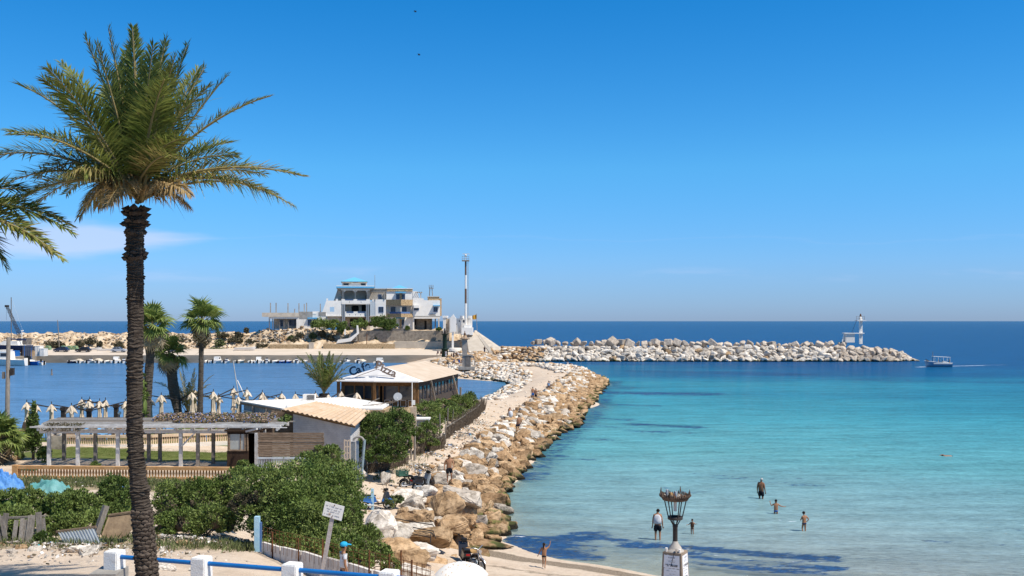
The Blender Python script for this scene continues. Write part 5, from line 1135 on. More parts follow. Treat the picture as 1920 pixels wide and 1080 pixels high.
# ---------- wooden cafe
rz = math.atan2(-.175, .985); cf = T('cafe', 'wooden cafe pavilion with a white hipped front and a long glazed hall', 'building', (-17.5,100,2.75), rz)
Wd, Lh, Ez, Rz = 8.1, 18.4, 2.80, 4.05
rf = MB(); corrugated(rf, (8.65,1.2,Ez-.10), (8.65,Lh+.4,Ez-.10), (4.05,Lh+.4,Rz), (4.05,2.6,Rz), 40, .02, per=4); corrugated(rf, (4.05,2.6,Rz), (4.05,Lh+.4,Rz), (-.6,Lh+.4,Ez-.10), (-.6,1.2,Ez-.10), 40, .02, per=4)
m_tanroof2 = mat('bleached_tan_sheet', (.50,.40,.305), (.58,.485,.39), .7, .85, ramp=(.4,.7)); pt('roof', rf, m_tanroof2, cf)
m_wf = mat('white_awning', (.66,.65,.65), (.56,.55,.55), 1, .7)
for x0, x1 in ((-.45,4.05),(4.05,8.5)):
    b = MB(); lo_ = (x0,-.35 if x0 < 0 else -.75,Ez-.05); hi_ = (x1,-.75 if x0 < 0 else -.35,Ez-.05); b.prism([lo_, hi_, (4.05,2.3,Rz+.12)] if x0 < 0 else [lo_, hi_, (4.05,2.3,Rz+.12)], (0,.03,-.05)); b2 = pt('hip_panel', b, m_wf, cf)
b = MB(); b.beam((-.5,-.38,Ez-.05),(4.05,-.80,Ez-.03),.07,.10).beam((4.05,-.80,Ez-.03),(8.55,-.38,Ez-.05),.07,.10); b.prism([(-.45,-.35,Ez-.02),(-.5,1.25,Ez-.08),(4.05,2.6,Rz+.04),(4.05,2.3,Rz+.1)], (0,0,-.04)); b.prism([(8.5,-.35,Ez-.02),(8.6,1.25,Ez-.08),(4.05,2.6,Rz+.04),(4.05,2.3,Rz+.1)], (0,0,-.04))
pt('fascia', b, m_white, cf); pt('ceiling', MB().box(-.2,-.1,Ez-.16,8.2,Lh,Ez-.12), m_woodbr, cf)
for x, y in ((.15,-.2),(4.05,-.62),(7.95,-.2),(.15,1.1),(7.95,1.1)):
    pt('post', MB().box(x-.13,y-.13,-.3,x+.13,y+.13,Ez-.12), m_woodbr, cf)
pt('floor', MB().box(-.2,-.9,-.6,8.3,Lh,.03), m_woodbr, cf)
b = MB().box(.2,1.0,0,4.0,1.1,.85).box(.2,1.0,2.3,8.0,1.1,Ez-.16).box(4.0,1.0,0,8.0,1.1,.12)
for x in (.2,1.35,2.35,3.2,3.95,4.35,6.0,7.7): b.box(x,.97,.1,x+.13,1.13,Ez-.17)
pt('front_wall', b, m_woodbr, cf)
gw = pt('window', MB().box(.3,.99,.851,3.95,1.11,.93).box(.3,.99,2.22,7.8,1.11,2.30), m_woodbr, cf)
m_cg = mat('cafe_glass', (.025,.035,.05), None, rough=.06, spec=.9)
for a_, c_ in ((.33,1.35),(1.48,2.35),(2.48,3.2),(3.33,3.95)): pt('pane', MB().box(a_,1.04,.93,c_,1.06,2.22), m_cg, gw)
for a_, c_ in ((4.48,6.0),(6.13,7.7)): pt('pane', MB().box(a_,1.04,.85,c_,1.06,2.22), m_cg, gw)
for a_ in (4.5,5.3,6.15,6.95):
    dp = pt('door_panel', MB().box(a_,1.03,.12,a_+.72,1.07,.85), m_woodbr, cf); b = MB()
    for q in ((a_+.06,.18,a_+.66,.21),(a_+.06,.78,a_+.66,.81),(a_+.06,.211,a_+.09,.779),(a_+.63,.211,a_+.66,.779)): b.box(q[0],1.015,q[1],q[2],1.03,q[3])
    pt('trim', b, m_white, dp)
b = MB()
for i in range(11): b.box(1.9+i*.18,-.35,.05,1.97+i*.18,-.3,.75)
b.box(1.8,-.37,.752,3.92,-.28,.82); pt('rail', b, m_woodbr, cf)
pt('white_pole', MB().tube([(7.85,-.45,-.4),(7.85,-.45,2.75)], .05, 6), m_white, cf)
# hall, seen along its right side
m_kd2 = mat('dark_stained_planks', (.060,.048,.042), (.10,.082,.072), 2, .8, .4, 10, stretch=(1,8,1))
b = MB().box(8.0,1.2,-.5,8.1,Lh,.78).box(8.0,1.2,2.15,8.1,Lh,Ez-.17).box(0,Lh-.1,-.5,8.0,Lh,Ez-.17).box(0,1.2,-.5,.1,Lh-.1,.7); pt('hall_wall', b, m_kd2, cf)
pt('hall_shade_fill', MB().box(.5,1.8,.0,7.2,Lh-.5,Ez-.2), m_dark, cf)  # near-black block put in for the shade inside the hall
npn = 11
for i in range(npn):
    y0 = 1.3+(Lh-1.6)*i/npn; y1 = y0+(Lh-1.6)/npn; f_ = pt('window', MB().box(7.98,y0,.781,8.12,y0+.12,2.149).box(7.98,y1-.12,.781,8.12,y1-.005,2.149), m_kd2, cf); pt('pane', MB().box(8.03,y0+.12,.781,8.05,y1-.12,2.149), m_cg, f_)
b = MB()
for i in range(60): b.box(8.105,1.25+i*.284,-.5,8.13,1.25+i*.284+.25,.76)
pt('plank', b, m_kd2, cf)['kind'] = 'stuff'
b = MB()
for i in range(60): b.box(8.105,1.25+i*.284,2.16,8.135,1.25+i*.284+.25,Ez-.14)
pt('plank', b, m_kd2, cf)['kind'] = 'stuff'
for y0, y1 in ((4.2,6.8),(13.8,17.4)): pt('brace', MB().beam((8.55,y0,Ez-.2),(8.45,y1,-.3),.16,.16), m_woodg, cf)
pt('gutter_post', MB().box(8.3,Lh-.2,-.4,8.5,Lh,1.0), m_woodg, cf)
# roof lettering
def text_mesh(name, txt, size, ext, mats, off=0.):
    cu = bpy.data.curves.new(name, 'FONT'); cu.body = txt; cu.size = size; cu.extrude = ext; cu.offset = off; cu.align_x = 'CENTER'; o = bpy.data.objects.new(name, cu); col.objects.link(o)
    bpy.context.view_layer.update(); me = bpy.data.meshes.new_from_object(o.evaluated_get(bpy.context.evaluated_depsgraph_get())); bpy.data.objects.remove(o); bpy.data.curves.remove(cu)
    me.materials.clear(); me.materials.append(mats); me.name = name; return me
ls = T('roof_lettering', 'letters spelling Cafe Pizza standing along the edges of the white hipped roof', 'sign', cf.matrix_basis @ V((4.05,.4,Ez+.6)), rz)
m_l1 = mat('navy_letter', (.012,.035,.075), None, rough=.5); m_l2 = mat('brown_letter', (.28,.20,.155), None, rough=.6)
for txt, m_, xs, z0, z1, ang in (('Cafe', m_l1, (1.75,2.30,2.78,3.22), .45, 1.05, R(19)), ('Pizza', m_l2, (4.15,4.55,4.86,5.30,5.76), 1.05, .32, R(-19))):
    for i, ch in enumerate(txt):
        t = i/(len(txt)-1); o = link('letter', text_mesh('letter', ch, 1.18 if ch.isupper() else 1.10, .05, m_, .030), ls); x = xs[i]; o.location = (x-4.05, -.35+.25*abs(x-4.05)/2*0-.1, (z0*(1-t)+z1*t)-.62+.15); o.rotation_euler = (R(90), ang*-1*-1, 0); o.rotation_euler = (Matrix.Rotation(-ang, 3, 'Y') @ Matrix.Rotation(R(90), 3, 'X')).to_euler()
b = MB().beam((-2.6,-.02,-.35),(0,-.02,.55),.05,.05).beam((0,-.02,.55),(2.1,-.02,-.35),.05,.05); pt('support_bar', b, m_rust, ls)
# ---------- closed parasols on cantilever stands
def parasol_stand(label, pos, rzs, h=2.35, arm=2.05, lens=None):
    r = T('parasol_stand', label, 'parasol', pos, 0, 'closed beige parasols on the terrace'); pt('post', MB().box(-.14,-.14,-.2,.14,.14,h-.35).box(-.18,-.18,h-.35,.18,.18,h-.1), m_iron, r)
    for i, a in enumerate(rzs):
        d = V((math.cos(a), math.sin(a), 0)); tp_ = d*arm+V((0,0,h+.28)); pt('arm', MB().beam((0,0,h-.3), tp_, .07, .07).tube([tp_, tp_+V((0,0,.22))], .03, 5), m_iron, r)
        n = 16; vs = []; fs = []; prof = [(.03,0.02),(.10,-.05),(.21,-.26),(.29,-.42),(.13,-.42),(.11,-.75),(.13,-1.2),(.22,-1.62),(.12,-1.60),(.10,-1.95)]
        for k, (rr_, zz) in enumerate(prof):
            for j in range(n):
                th = 2*math.pi*j/n; c4_ = math.cos(4*th+a); q = rr_*(1+(.42*c4_ if k in (2,3,7) else .22*(1 if j % 2 else -1)*(k > 1))*random.uniform(.7,1.15)); vs.append(tp_+V((q*math.cos(th), q*math.sin(th), zz-.15*c4_*(k in (3,7))+random.uniform(-.03,.03))))
        for k in range(len(prof)-1):
            for j in range(n): fs.append((k*n+j, k*n+(j+1) % n, (k+1)*n+(j+1) % n, (k+1)*n+j))
        pt('canopy', MB().add(vs, fs, 0, False), m_canvas, r)
    return r
for px, D, rot, lb in ((119,73.5,.45,'closed beige parasols on a dark stand behind the left part of the pergola'),(167,72.5,1.1,'closed beige parasols on the second dark stand, just right of the first'),(218,76,.3,'closed beige parasols on the stand next to the globe lamp'),(400,76.5,.5,'closed beige parasols on the stand right of the slender fan palm'),(335,74,.9,'closed beige parasols around the young feather palm'),(556,80,.35,'closed beige parasols poking up behind the white roof, right of the mast'),(470,79,1.0,'closed beige parasols at the left corner of the white roof'),(612,82,.6,'closed beige parasols behind the white roof beside the stout palm')):
    q = gp(px,0,min(D,76.5)); q = V((q.x, q.y, max(q.z, 3.2))); x = (px-CX)/F*D; parasol_stand(lb, (x, D, max(2.9, gz(x, D))), [rot*.5, rot*.5+.95, rot*.5+math.pi, rot*.5+math.pi+.95], arm=2.5)
gl = T('globe_lamp', 'white globe lamp on a thin post beside the parasols', 'lamp', gp(224,815,71)); pt('post', MB().tube([(0,0,0),(0,0,1.5)], .035, 6), m_iron, gl); pt('globe', MB().ball((0,0,1.62), .13, 12, 0, 8), m_white, gl)
# terrace furniture
def table(px, D, label, m_=m_white):
    t = T('terrace_table', label, 'table', gp(px,0,D)); pt('top', MB().box(-.75,-.4,.70,.75,.4,.75), m_, t)
    for a in (-1,1):
        for c_ in (-1,1): pt('leg', MB().box(a*.66-.03,c_*.32-.03,0,a*.66+.03,c_*.32+.03,.70), m_, t)
for px, D, lb in ((88,68,'long white table on the terrace left of the pillar'),(100,66,'white table just behind the pale balustrade at its left end'),(160,69,'white table below the second parasol stand'),(195,67.5,'white table right of the dark pergola post'),(325,68,'white table seen between the pergola posts on the right')): table(px, D, lb)
def chair(px, D, label, m_, g):
    t = T('terrace_chair', label, 'chair', gp(px,0,D), random.uniform(-2,2), g); pt('seat', MB().box(-.28,-.28,.38,.28,.28,.45), m_, t); pt('backrest', MB().prism([(-.28,.28,.45),(.28,.28,.45),(.26,.42,.98),(-.26,.42,.98)], (0,.05,0)), m_, t)
    for a in (-1,1):
        for c_ in (-1,1): pt('leg', MB().box(a*.24-.03,c_*.24-.03,0,a*.24+.03,c_*.24+.03,.38), m_, t)
m_wick = mat('brown_wicker', (.13,.08,.05), (.20,.13,.08), 12, .8); m_chb = mat('sky_blue_plastic', (.16,.40,.68), None, rough=.5)
for px, D in ((37,70),(33,69),(130,66.5),(142,68),(212,67),(228,68),(205,69.5),(292,67),(300,68.5),(312,67.5),(352,67.5),(392,69),(410,68)): chair(px, D, 'brown wicker chair on the lawn terrace', m_wick, 'brown wicker chairs on the terrace')
for px, D in ((162,66.5),(190,66.3),(380,67)): chair(px, D, 'sky blue plastic chair on the lawn terrace', m_chb, 'blue chairs on the terrace')
# utility pole on the left
up = T('utility_pole', 'dark wooden utility pole with a small box before the harbour, left edge', 'pole', gp(12,775,56)); z0 = up.location.z
pt('pole', MB().tube([(0,0,-.3),(.05,0,2.6),(.12,0,P(0,632,56).z-z0)], [.15,.13,.11], 8), m_woodg, up); pt('box', MB().box(.25,-.1,P(0,703,56).z-z0,.42,.1,P(0,690,56).z-z0), m_iron, up); pt('bracket', MB().beam((.05,0,P(0,706,56).z-z0),(.36,0,P(0,702,56).z-z0),.06,.06).box(-.22,-.06,P(0,710,56).z-z0,-.1,.06,P(0,697,56).z-z0), m_woodg, up)
# ---------- brushwood fences, posts, old door
def stick(mb, p, q, r): mb.tube([p, q], [r, r*.6], 3, cap=False)
for lb, line, hh, den in (('grey brushwood fence of tangled sticks beside the old door',((688,888,62.3),(722,878,65),(762,868,68.5)),(.65,1.15),90),
                      ('brown brushwood fence below the stone pillar',((783,850,71.5),(805,842,74),(833,836,78)),(1.0,1.5),75),
                      ('long brown brushwood fence running beneath the hedge to the jetty path',((838,822,82),(868,800,90),(895,780,101),(908,768,108)),(1.1,1.7),45)):
    ws = [gp(a[0],a[1],a[2]) for a in line]; f_ = T('brushwood_fence', lb, 'fence', ws[0]); b = MB()
    for a, c_ in zip(ws, ws[1:]):
        for i in range(int((c_-a).length*den)):
            p = a.lerp(c_, random.random())+V((random.gauss(0,.07), random.gauss(0,.07), -.1)); h_ = random.uniform(*hh)*random.uniform(.6,1.05); stick(b, p, p+V((random.gauss(0,.16), random.gauss(0,.1), h_)), random.uniform(.010,.022))
    pt('brushwood', b, m_twig, f_, True)['kind'] = 'stuff'
    for a, c_ in zip(ws, ws[1:]): pt('rail', MB().beam(a+V((0,-.05,hh[0]*.95)), c_+V((0,-.05,hh[0]*.95)), .07, .06), m_woodg, f_, True)
for i, (x0, y0, x1, y1, D, w_, lb) in enumerate(((723,852,728,830,66.5,.09,'thin grey post leaning right above the grey brushwood'),(760,871,765,815,68.6,.13,'tall pale split post at the end of the grey brushwood'),(757,835,760,814,69.4,.11,'dark grey post just behind the tall pale split post'),(777,859,778,801,70,.17,'tallest pale trunk post, forked at the top, left of the brown brushwood'),(771,855,772,826,70.4,.14,'dark post close to the tallest trunk post'),(824,816,824.5,776,80,.13,'straight pale post in the middle of the brushwood line'),(834,828,835,784,80,.09,'thin grey post right of the straight pale one'),(838,808,840,765,86,.13,'slim pale post rising above the hedge'),(848,795,850,768,90,.09,'last thin white post before the long brushwood'),(664,890,665,864,60.5,.13,'stout pale post in front of the corrugated gate sheet'),(687,888,688,858,62,.12,'grey square post at the start of the grey brushwood'),(622,886,623,869,57,.13,'short blue painted post left of the old door'),(636,888,638,868,57.5,.13,'blue and grey post beside the old door'))):
    p0 = gp(x0,y0,D,-.2); p1 = P(x1,y1,D); one('fence_post', MB().tube([p0, (p0+p1)/2+V((random.uniform(-.03,.03),0,0)), p1], [w_*.55, w_*.5, w_*.4], 6), bpy.data.materials['pale_blue_paint'] if 'blue' in lb else m_woodg, lb, 'post')
od = T('old_door', 'discarded cream panelled door standing upright with empty glazing', 'door', gp(651,888,56.3,-.1)); zt_ = P(0,824,56.3).z-od.location.z
m_door = mat('cream_door_paint', (.56,.46,.36), (.48,.39,.30), 3, .8); b = MB().box(-.19,0,0,-.12,.05,zt_).box(.12,0,0,.19,.05,zt_).box(-.03,0,zt_*.45,.03,.05,zt_-.06).box(-.12,0,0,.12,.05,zt_*.40)
for k in range(5): b.box(-.12,.004,zt_*(.42+.135*k),-.03,.046,zt_*(.42+.135*k)+.07); b.box(.03,.004,zt_*(.42+.135*k),.12,.046,zt_*(.42+.135*k)+.07)
pt('leaf', b, m_door, od)
gs = T('gate_sheets', 'narrow upright corrugated metal gate sheets capped with a curved tile', 'gate', gp(667,890,57.0,-.1)); zt_ = P(0,828,57.0).z-gs.location.z
pt('sheet', corrugated(MB(), (-.28,0,0),(-.02,0,0),(-.02,0,zt_),(-.28,0,zt_),5,.02), m_alu, gs); pt('sheet', corrugated(MB(), (0,.05,.2),(.16,.05,.2),(.18,.05,zt_+.05),(.02,.05,zt_+.05),3,.02), mat('blue_grey_sheet', (.24,.33,.44), (.32,.38,.44), 4, .6), gs)
pt('blue_post', MB().tube([(.28,0,-.1),(.36,0,.9),(.50,.02,zt_+.1)], .085, 6), mat('blue_grey_timber', (.27,.36,.40), (.20,.25,.27), 6, .9, .4, 20), gs)
pt('tile', MB().tube([(.26-.30*math.cos(a)-.1, 0, zt_+.02+.26*math.sin(a)) for a in np.linspace(.15,3.0,9)], .07, 6), m_redtan if False else m_grey, gs)
one('stone_slab', MB().box(*(gp(618,850,60)+V((-.18,0,-.3))), *(gp(618,850,60)+V((.18,.1,2.0)))), m_grey, 'upright grey slab against the white brick wall', 'slab')
one('stone_slab', MB().box(*(gp(630,855,59)+V((-.2,0,-.3))), *(gp(630,855,59)+V((.2,.1,1.75)))), m_alu, 'blue grey sheet standing left of the old door', 'slab')
# rubbish along the path: nobody could count it
def litter(name, spots, mats, wts, smin, smax):
    b = MB()
    for cx_, cy_, D, rx, ry, n in spots:
        c_ = gp(cx_, cy_, D)
        for i in range(n):
            x, y = c_.x+random.gauss(0, rx*.5), c_.y+random.gauss(0, ry*.5); e = math.exp(-((x-c_.x)/rx)**2-((y-c_.y)/ry)**2); p = V((x, y, gz(x, y)+e*.18)); s = random.uniform(smin, smax); a = V((random.gauss(0,1), random.gauss(0,1), random.gauss(0,.4))).normalized()*s; d = a.cross(V((random.gauss(0,1), random.gauss(0,1), 1))).normalized()*s*random.uniform(.3,.9); n_ = a.cross(d).normalized()*s*.4
            b.add([p-a-d, p+a-d, p+a*.8+d, p-a*.9+d, p+n_], [(0,1,4),(1,2,4),(2,3,4),(3,0,4),(3,2,1,0)], random.choices(range(len(mats)), wts)[0])
    o = link(name, b.mesh(name, mats)); o['kind'] = 'stuff'
LM = [m_white, m_rw, m_ro, m_woodg, m_tarpb, m_rg, mat('teal_plastic', (.03,.30,.36), None), m_leafdry, m_dark]
litter('rubbish', ((792,868,67.5,1.3,1.5,420),(803,850,72.5,1.2,1.3,200),(868,818,84,1.6,2.2,380),(878,805,90,1.5,2.5,300),(895,795,97,1.6,3,320),(848,832,79,1.2,1.5,200),(898,783,104,1.2,3,160),(795,905,60,1.2,.8,60),(690,875,64,1,1,90)), LM, (3,4,4,5,.9,3,.4,5,1.2), .02, .10)
litter('rubble', ((60,1035,27.2,3.2,.8,200),(140,1040,27,2.5,.6,130),(200,1035,27.3,2,.7,160),(330,1015,29.8,1.6,.6,240),(380,1015,30,1.6,.6,220),(440,1000,31.5,1.4,.7,150),(250,1050,26,2.2,.8,160),(100,1062,24.6,3,.6,90),(210,905,45,4,1.4,60),(120,910,46,3,1,60)), LM, (3,8,4,2,.3,4,.15,3,.15), .012, .06)
for px, py, D, s, k in ((58,1045,26.5,.5,'white'),(145,1043,26.6,.75,'white'),(165,1047,26.3,.6,'white'),(40,1040,27,.42,'ochre'),(205,1062,24.9,.4,'white'),(310,1068,23.8,.45,'white'),(345,1020,29.3,.4,'ochre'),(357,1012,30.2,.45,'white'),(20,1050,26,.38,'grey'),(420,1012,30.2,.35,'white')):
    put_rock(RK[k, random.randrange(12)], gp(px,py,D,.04), s, random.random()*6, .3, f'{"pale" if k != "ochre" else "ochre"} rubble stone on the sand near the shrubs', 'stone', 'rubble stones on the sand', name='stone', sq=(1.2,1,.8))
# ------------------------------------------------------------------ the villa on the headland
DV = 303.0
def vx(px): return (px-CX)/F*DV
def vz(py): return H-(py-CY)/F*DV
def zb5(x, y): return (580+x/7.111, 500+y/7.111)
def B5(mb, x0, y0, x1, y1, d0, d1, m=0):
    """box from the enlarged elevation drawing; d = metres behind the front plane"""
    a, b_ = zb5(x0, y0), zb5(x1, y1); return mb.box(vx(a[0]), DV+d0, vz(b_[1]), vx(b_[0]), DV+d1, vz(a[1]), m)
def PR5(mb, pts, d0, d1, m=0):
    return mb.prism([V((vx(zb5(*p)[0]), DV+d0, vz(zb5(*p)[1]))) for p in pts][::-1], (0,d1-d0,0), m)
vl = T('villa', 'large white unfinished villa with blue tiled roofs and stone balconies on the headland', 'house', (vx(655), DV+5, vz(619)))
def part5(name, boxes, m, parent=None, label=None):
    b = MB()
    for q in boxes: B5(b, *q)
    return pt(name, b, m, parent or vl, True, label)
def window5(x0, y0, x1, y1, d, mullion=True, m=None):
    f_ = MB(); t = 5; B5(f_, x0-t, y0-t, x1+t, y0, d-.12, d+.1); B5(f_, x0-t, y1, x1+t, y1+t, d-.12, d+.1); B5(f_, x0-t, y0, x0, y1, d-.1, d+.1); B5(f_, x1, y0, x1+t, y1, d-.1, d+.1)
    if mullion: c_ = (x0+x1)/2; B5(f_, c_-2.5, y0, c_+2.5, y1, d-.09, d+.1)
    w_ = pt('window', f_, m or m_blued, vl, True); g_ = MB(); B5(g_, x0, y0, x1, y1, d-.05, d-.02); pt('pane', g_, m_glass, w_, True); return w_
# left ruined annex (coordinates converted from the wider view)
def c4(x, y): return ((470+x/4.364-580)*7.111, (480+y/4.364-500)*7.111)
def B4(mb, x0, y0, x1, y1, d0, d1, m=0): a, b_ = c4(x0, y0), c4(x1, y1); return B5(mb, a[0], a[1], b_[0], b_[1], d0, d1, m)
b = MB(); B4(b, 65,464,360,497,-.6,9); pt('roof_slab', b, m_cream, vl, True)
b = MB(); B4(b, 118,497,358,513,-.3,.3); B4(b, 340,513,360,598,-.3,.3); pt('beam', b, m_white_w, vl, True)
b = MB(); B4(b, 150,498,345,598,4,4.4); B4(b, 345,498,360,598,.3,9); pt('porch_back_wall', b, m_cream, vl, True)
for x in (122,150,205,240,275): b = MB(); B4(b, x-3,513,x+3,598,0,.4); pt('porch_column', b, m_greyd, vl, True)
b = MB(); B4(b, 360,463,578,598,-.2,9); pt('annex_wall', b, m_white_w, vl, True)
b = MB(); B4(b, 362,455,470,512,-.28,-.205); B4(b, 520,458,578,490,-.28,-.205); pt('bare_patch', b, m_grey, vl, True)
b = MB(); B4(b, 468,452,522,463,-.2,1); B4(b, 470,463,500,475,-.27,-.205); pt('parapet_step', b, m_white, vl, True)
for x0, y0, x1, y1, d in ((197,525,222,572,3.98),(278,525,302,567,3.98),(311,525,335,567,3.98),(434,525,460,567,-.2),(481,525,505,567,-.2)):
    a, c_ = c4(x0,y0), c4(x1,y1); window5(a[0],a[1],c_[0],c_[1],d)
b = MB(); B4(b, 430,503,510,514,-1.0,-.2); pt('awning', b, m_blue, vl, True)
for x, y in ((127,382),(172,382),(268,384),(322,430),(357,384),(400,390),(419,381),(531,388)):
    b = MB(); B4(b, x-4,y,x+4,463,2,2.5); pt('bare_column', b, m_grey, vl, True, label='bare concrete column stub on the roof')
# left wing
b = MB(); PR5(b, [(110,612),(165,450),(165,420),(187,420),(187,450),(365,450),(365,655),(160,655)], 0, .5)
wing = MB(); h5 = (212,535,270,600)
for pts in ([(110,612),(165,450),(165,420),(187,420),(187,450),(212,450),(212,655),(160,655)], [(270,450),(290,450),(290,420),(320,420),(320,450),(365,450),(365,655),(270,655)], [(212,450),(270,450),(270,535),(212,535)], [(212,600),(270,600),(270,655),(212,655)]): PR5(wing, pts, 0, .5)
pt('wing_wall', wing, m_white, vl, True)
part5('wing_lower_wall', [(172,656,368,760,.8,8)], m_cream)
b = MB(); PR5(b, [(262,445),(310,300),(360,300),(360,445)], 3, 8); pt('stair_wall', b, m_cream, vl, True)
part5('cornice', [(160,650,368,662,-.25,.8)], m_white_w)
# central block
part5('back_wall', [(370,285,745,850,4.5,12)], m_cream)
part5('side_wall', [(305,300,372,655,4.0,12),(700,300,748,850,.6,4.49)], m_cream)
part5('roof_slab', [(300,246,805,258,-1.0,12)], m_white_w); part5('fascia', [(298,258.5,808,281,-1.3,12.2)], m_blue, label='blue painted roof edge'); part5('cornice', [(308,282,800,296,-.6,12)], m_cream)
part5('lantern_room', [(372,194,705,245,2,9)], m_white_w); part5('lantern_eave', [(362,188,712,197,1.2,9.8)], m_cream)
for x0, x1 in ((394,456),(632,684)): window5(x0,216,x1,240,1.98, False, m_greyd)
b = MB(); PR5(b, [(470,242),(500,205),(600,205),(635,242)], 1.8, 1.99); pt('gable_panel', b, m_white, vl, True)
a = [V((vx(zb5(x,187)[0]), DV+d, vz(zb5(0,187)[1]))) for x, d in ((358,.9),(716,.9),(716,10),(358,10))]; ap = V((vx(zb5(537,120)[0]), DV+5.4, vz(zb5(0,121)[1])))
for i in range(4): pt('roof_slope', MB().add([a[i], a[(i+1) % 4], ap, a[i]-V((0,0,.12)), a[(i+1) % 4]-V((0,0,.12))], [(0,1,2),(4,3,0,1)]), m_tileblue if i == 0 else m_blue, vl, True)
# loggias
part5('floor_slab', [(365,478,748,498,-.1,4.5),(372,655,748,668,.2,4.5)], m_white_w)
part5('parapet', [(365,430,412,478,-.1,.25),(526,430,576,478,-.1,.25),(696,430,748,478,-.1,.25),(412,448,526,478,-.1,.25),(576,448,696,478,-.1,.25)], m_white)
for x0, x1 in ((412,526),(576,696)):
    b = MB()
    for k in range(9): xx = x0+(x1-x0)*(k+.5)/9; B5(b, xx-3, 432, xx+3, 448, .0, .12)
    B5(b, x0, 429, x1, 433, -.02, .14); pt('balustrade', b, m_blued, vl, True)
for x in (378,394,550,716,734): part5('column', [(x-6,300,x+6,430,-.05,.4)], m_cream)
part5('lintel', [(365,296,748,312,-.3,.5)], m_white_w)
for x0, x1 in ((400,544),(556,710)):
    for sx, dx in ((x0,1),(x1,-1)): b = MB(); PR5(b, [(sx,312),(sx+dx*26,312),(sx,340)] if dx > 0 else [(sx-26,312),(sx,312),(sx,340)], -.02, .35); pt('arch_corner', b, m_white_w, vl, True)
for x in (383,406,704,726): part5('column', [(x-8,498,x+8,735,-.15,.4)], mat('blue_grey_column', (.30,.33,.36), (.24,.26,.29), 3, .9) if x == 383 else bpy.data.materials['blue_grey_column'], label='blue grey double height column')
b = MB(); PR5(b, [(500,596),(500,528),(516,514),(582,514),(598,528),(598,596)], 4.40, 4.49); pt('arched_doorway', b, m_dark, vl, True)  # near-black panel painted for the shade inside the arch
part5('doorway', [(636,506,690,596,4.40,4.49)], m_dark); part5('doorway', [(478,690,680,800,4.38,4.49)], m_dark); part5('door', [(690,372,712,430,4.38,4.49)], m_dark)  # doorways are near-black panels in place of shaded openings
part5('balcony', [(415,596,430,655,.3,.6),(527,596,583,655,.3,.6),(676,596,692,655,.3,.6),(430,619,527,655,.3,.6),(583,619,676,655,.3,.6)], m_white)
for x0, x1 in ((430,527),(583,676)):
    b = MB()
    for k in range(7): xx = x0+(x1-x0)*(k+.5)/7; B5(b, xx-4, 601, xx+4, 619, .35, .5)
    B5(b, x0, 597, x1, 602, .33, .55); pt('balustrade', b, m_blued, vl, True)
for x, y in ((473,468),(628,468),(476,640),(553,640),(621,640)): part5('drain_hole', [(x-4,y-5,x+4,y+5,(-.13 if y < 500 else .27),(-.101 if y < 500 else .299))], m_dark)
# right of centre
part5('recessed_wall', [(748,285,968,432,2.2,12)], m_cream); part5('roof_edge', [(800,280,968,290,1.8,12)], m_cream)
for k in range(9): xx = 760+k*24; part5('pergola_beam', [(xx-3,313,xx+3,322,-.6,2.2)], m_grey)
part5('pergola_edge', [(750,322.5,965,328,-.5,-.3),(938,328,948,430,-.5,-.2)], m_grey)
part5('lower_wall', [(818,432,962,655,-.2,12)], m_white); part5('glass_block_wall', [(748,460,818,655,-.1,2.19)], mat('pale_glass_block', (.52,.57,.60), (.44,.48,.51), 6, .6)); part5('parapet', [(775,430,803,462,-.15,.2)], m_white_w); part5('base_wall', [(748,662,965,850,.6,12)], m_white_w); part5('cornice', [(745,655,965,664,-.4,.6)], m_cream)
window5(864,366,902,430,2.18); window5(867,536,924,604,-.2)
b = MB(); b.tube([V((vx(zb5(815,0)[0]),DV+3,vz(zb5(0,280)[1]))), V((vx(zb5(815,0)[0]),DV+3,vz(zb5(0,95)[1])))], .07, 5); pt('antenna', b, m_grey, vl, True)
# stone bay block
part5('bay_wall', [(968,285,1325,520,.4,12),(968,520,1325,850,2.0,12)], m_white); part5('stone_band', [(972,288,1322,320,.1,.399)], m_sandstone); part5('roof_edge', [(968,279,1328,288,.0,12)], m_white_w)
a = [V((vx(zb5(x,279)[0]), DV+d, vz(zb5(0,279)[1]))) for x, d in ((1035,1),(1272,1),(1272,8),(1035,8))]; ap = V((vx(zb5(1152,0)[0]), DV+4.5, vz(zb5(0,228)[1])))
for i in range(4): pt('roof_slope', MB().add([a[i], a[(i+1) % 4], ap], [(0,1,2)]), m_blue, vl, True)
window5(1104,362,1142,426,.38); window5(1182,362,1216,426,.38); part5('awning', [(1090,331,1228,345,-.9,.39)], m_blue); part5('stone_pier', [(1147,345,1178,432,.1,.39)], m_sandstone)
def vbay(name, y0, y1, xl, xm, xr, dm, m, d0=.0, th=.35):
    b = MB(); pl = lambda x, d: (vx(zb5(x,0)[0]), DV+d)
    for (xa_, da), (xb_, db) in (((xl,d0),(xm,dm)),((xm,dm),(xr,d0))):
        p, q = pl(xa_,da), pl(xb_,db); z0_, z1_ = vz(zb5(0,y1)[1]), vz(zb5(0,y0)[1]); b.add([(p[0],p[1],z0_),(q[0],q[1],z0_),(q[0],q[1],z1_),(p[0],p[1],z1_),(p[0],p[1]+th,z0_),(q[0],q[1]+th,z0_),(q[0],q[1]+th,z1_),(p[0],p[1]+th,z1_)], [(0,1,2,3),(3,2,6,7),(1,0,4,5),(7,6,5,4),(0,3,7,4),(2,1,5,6)])
    return pt(name, b, m, vl, True)
vbay('stone_balcony', 434, 512, 966, 1160, 1322, -3.0, m_sandstone); vbay('stone_balcony', 624, 672, 962, 1160, 1326, -3.0, m_sandstone)
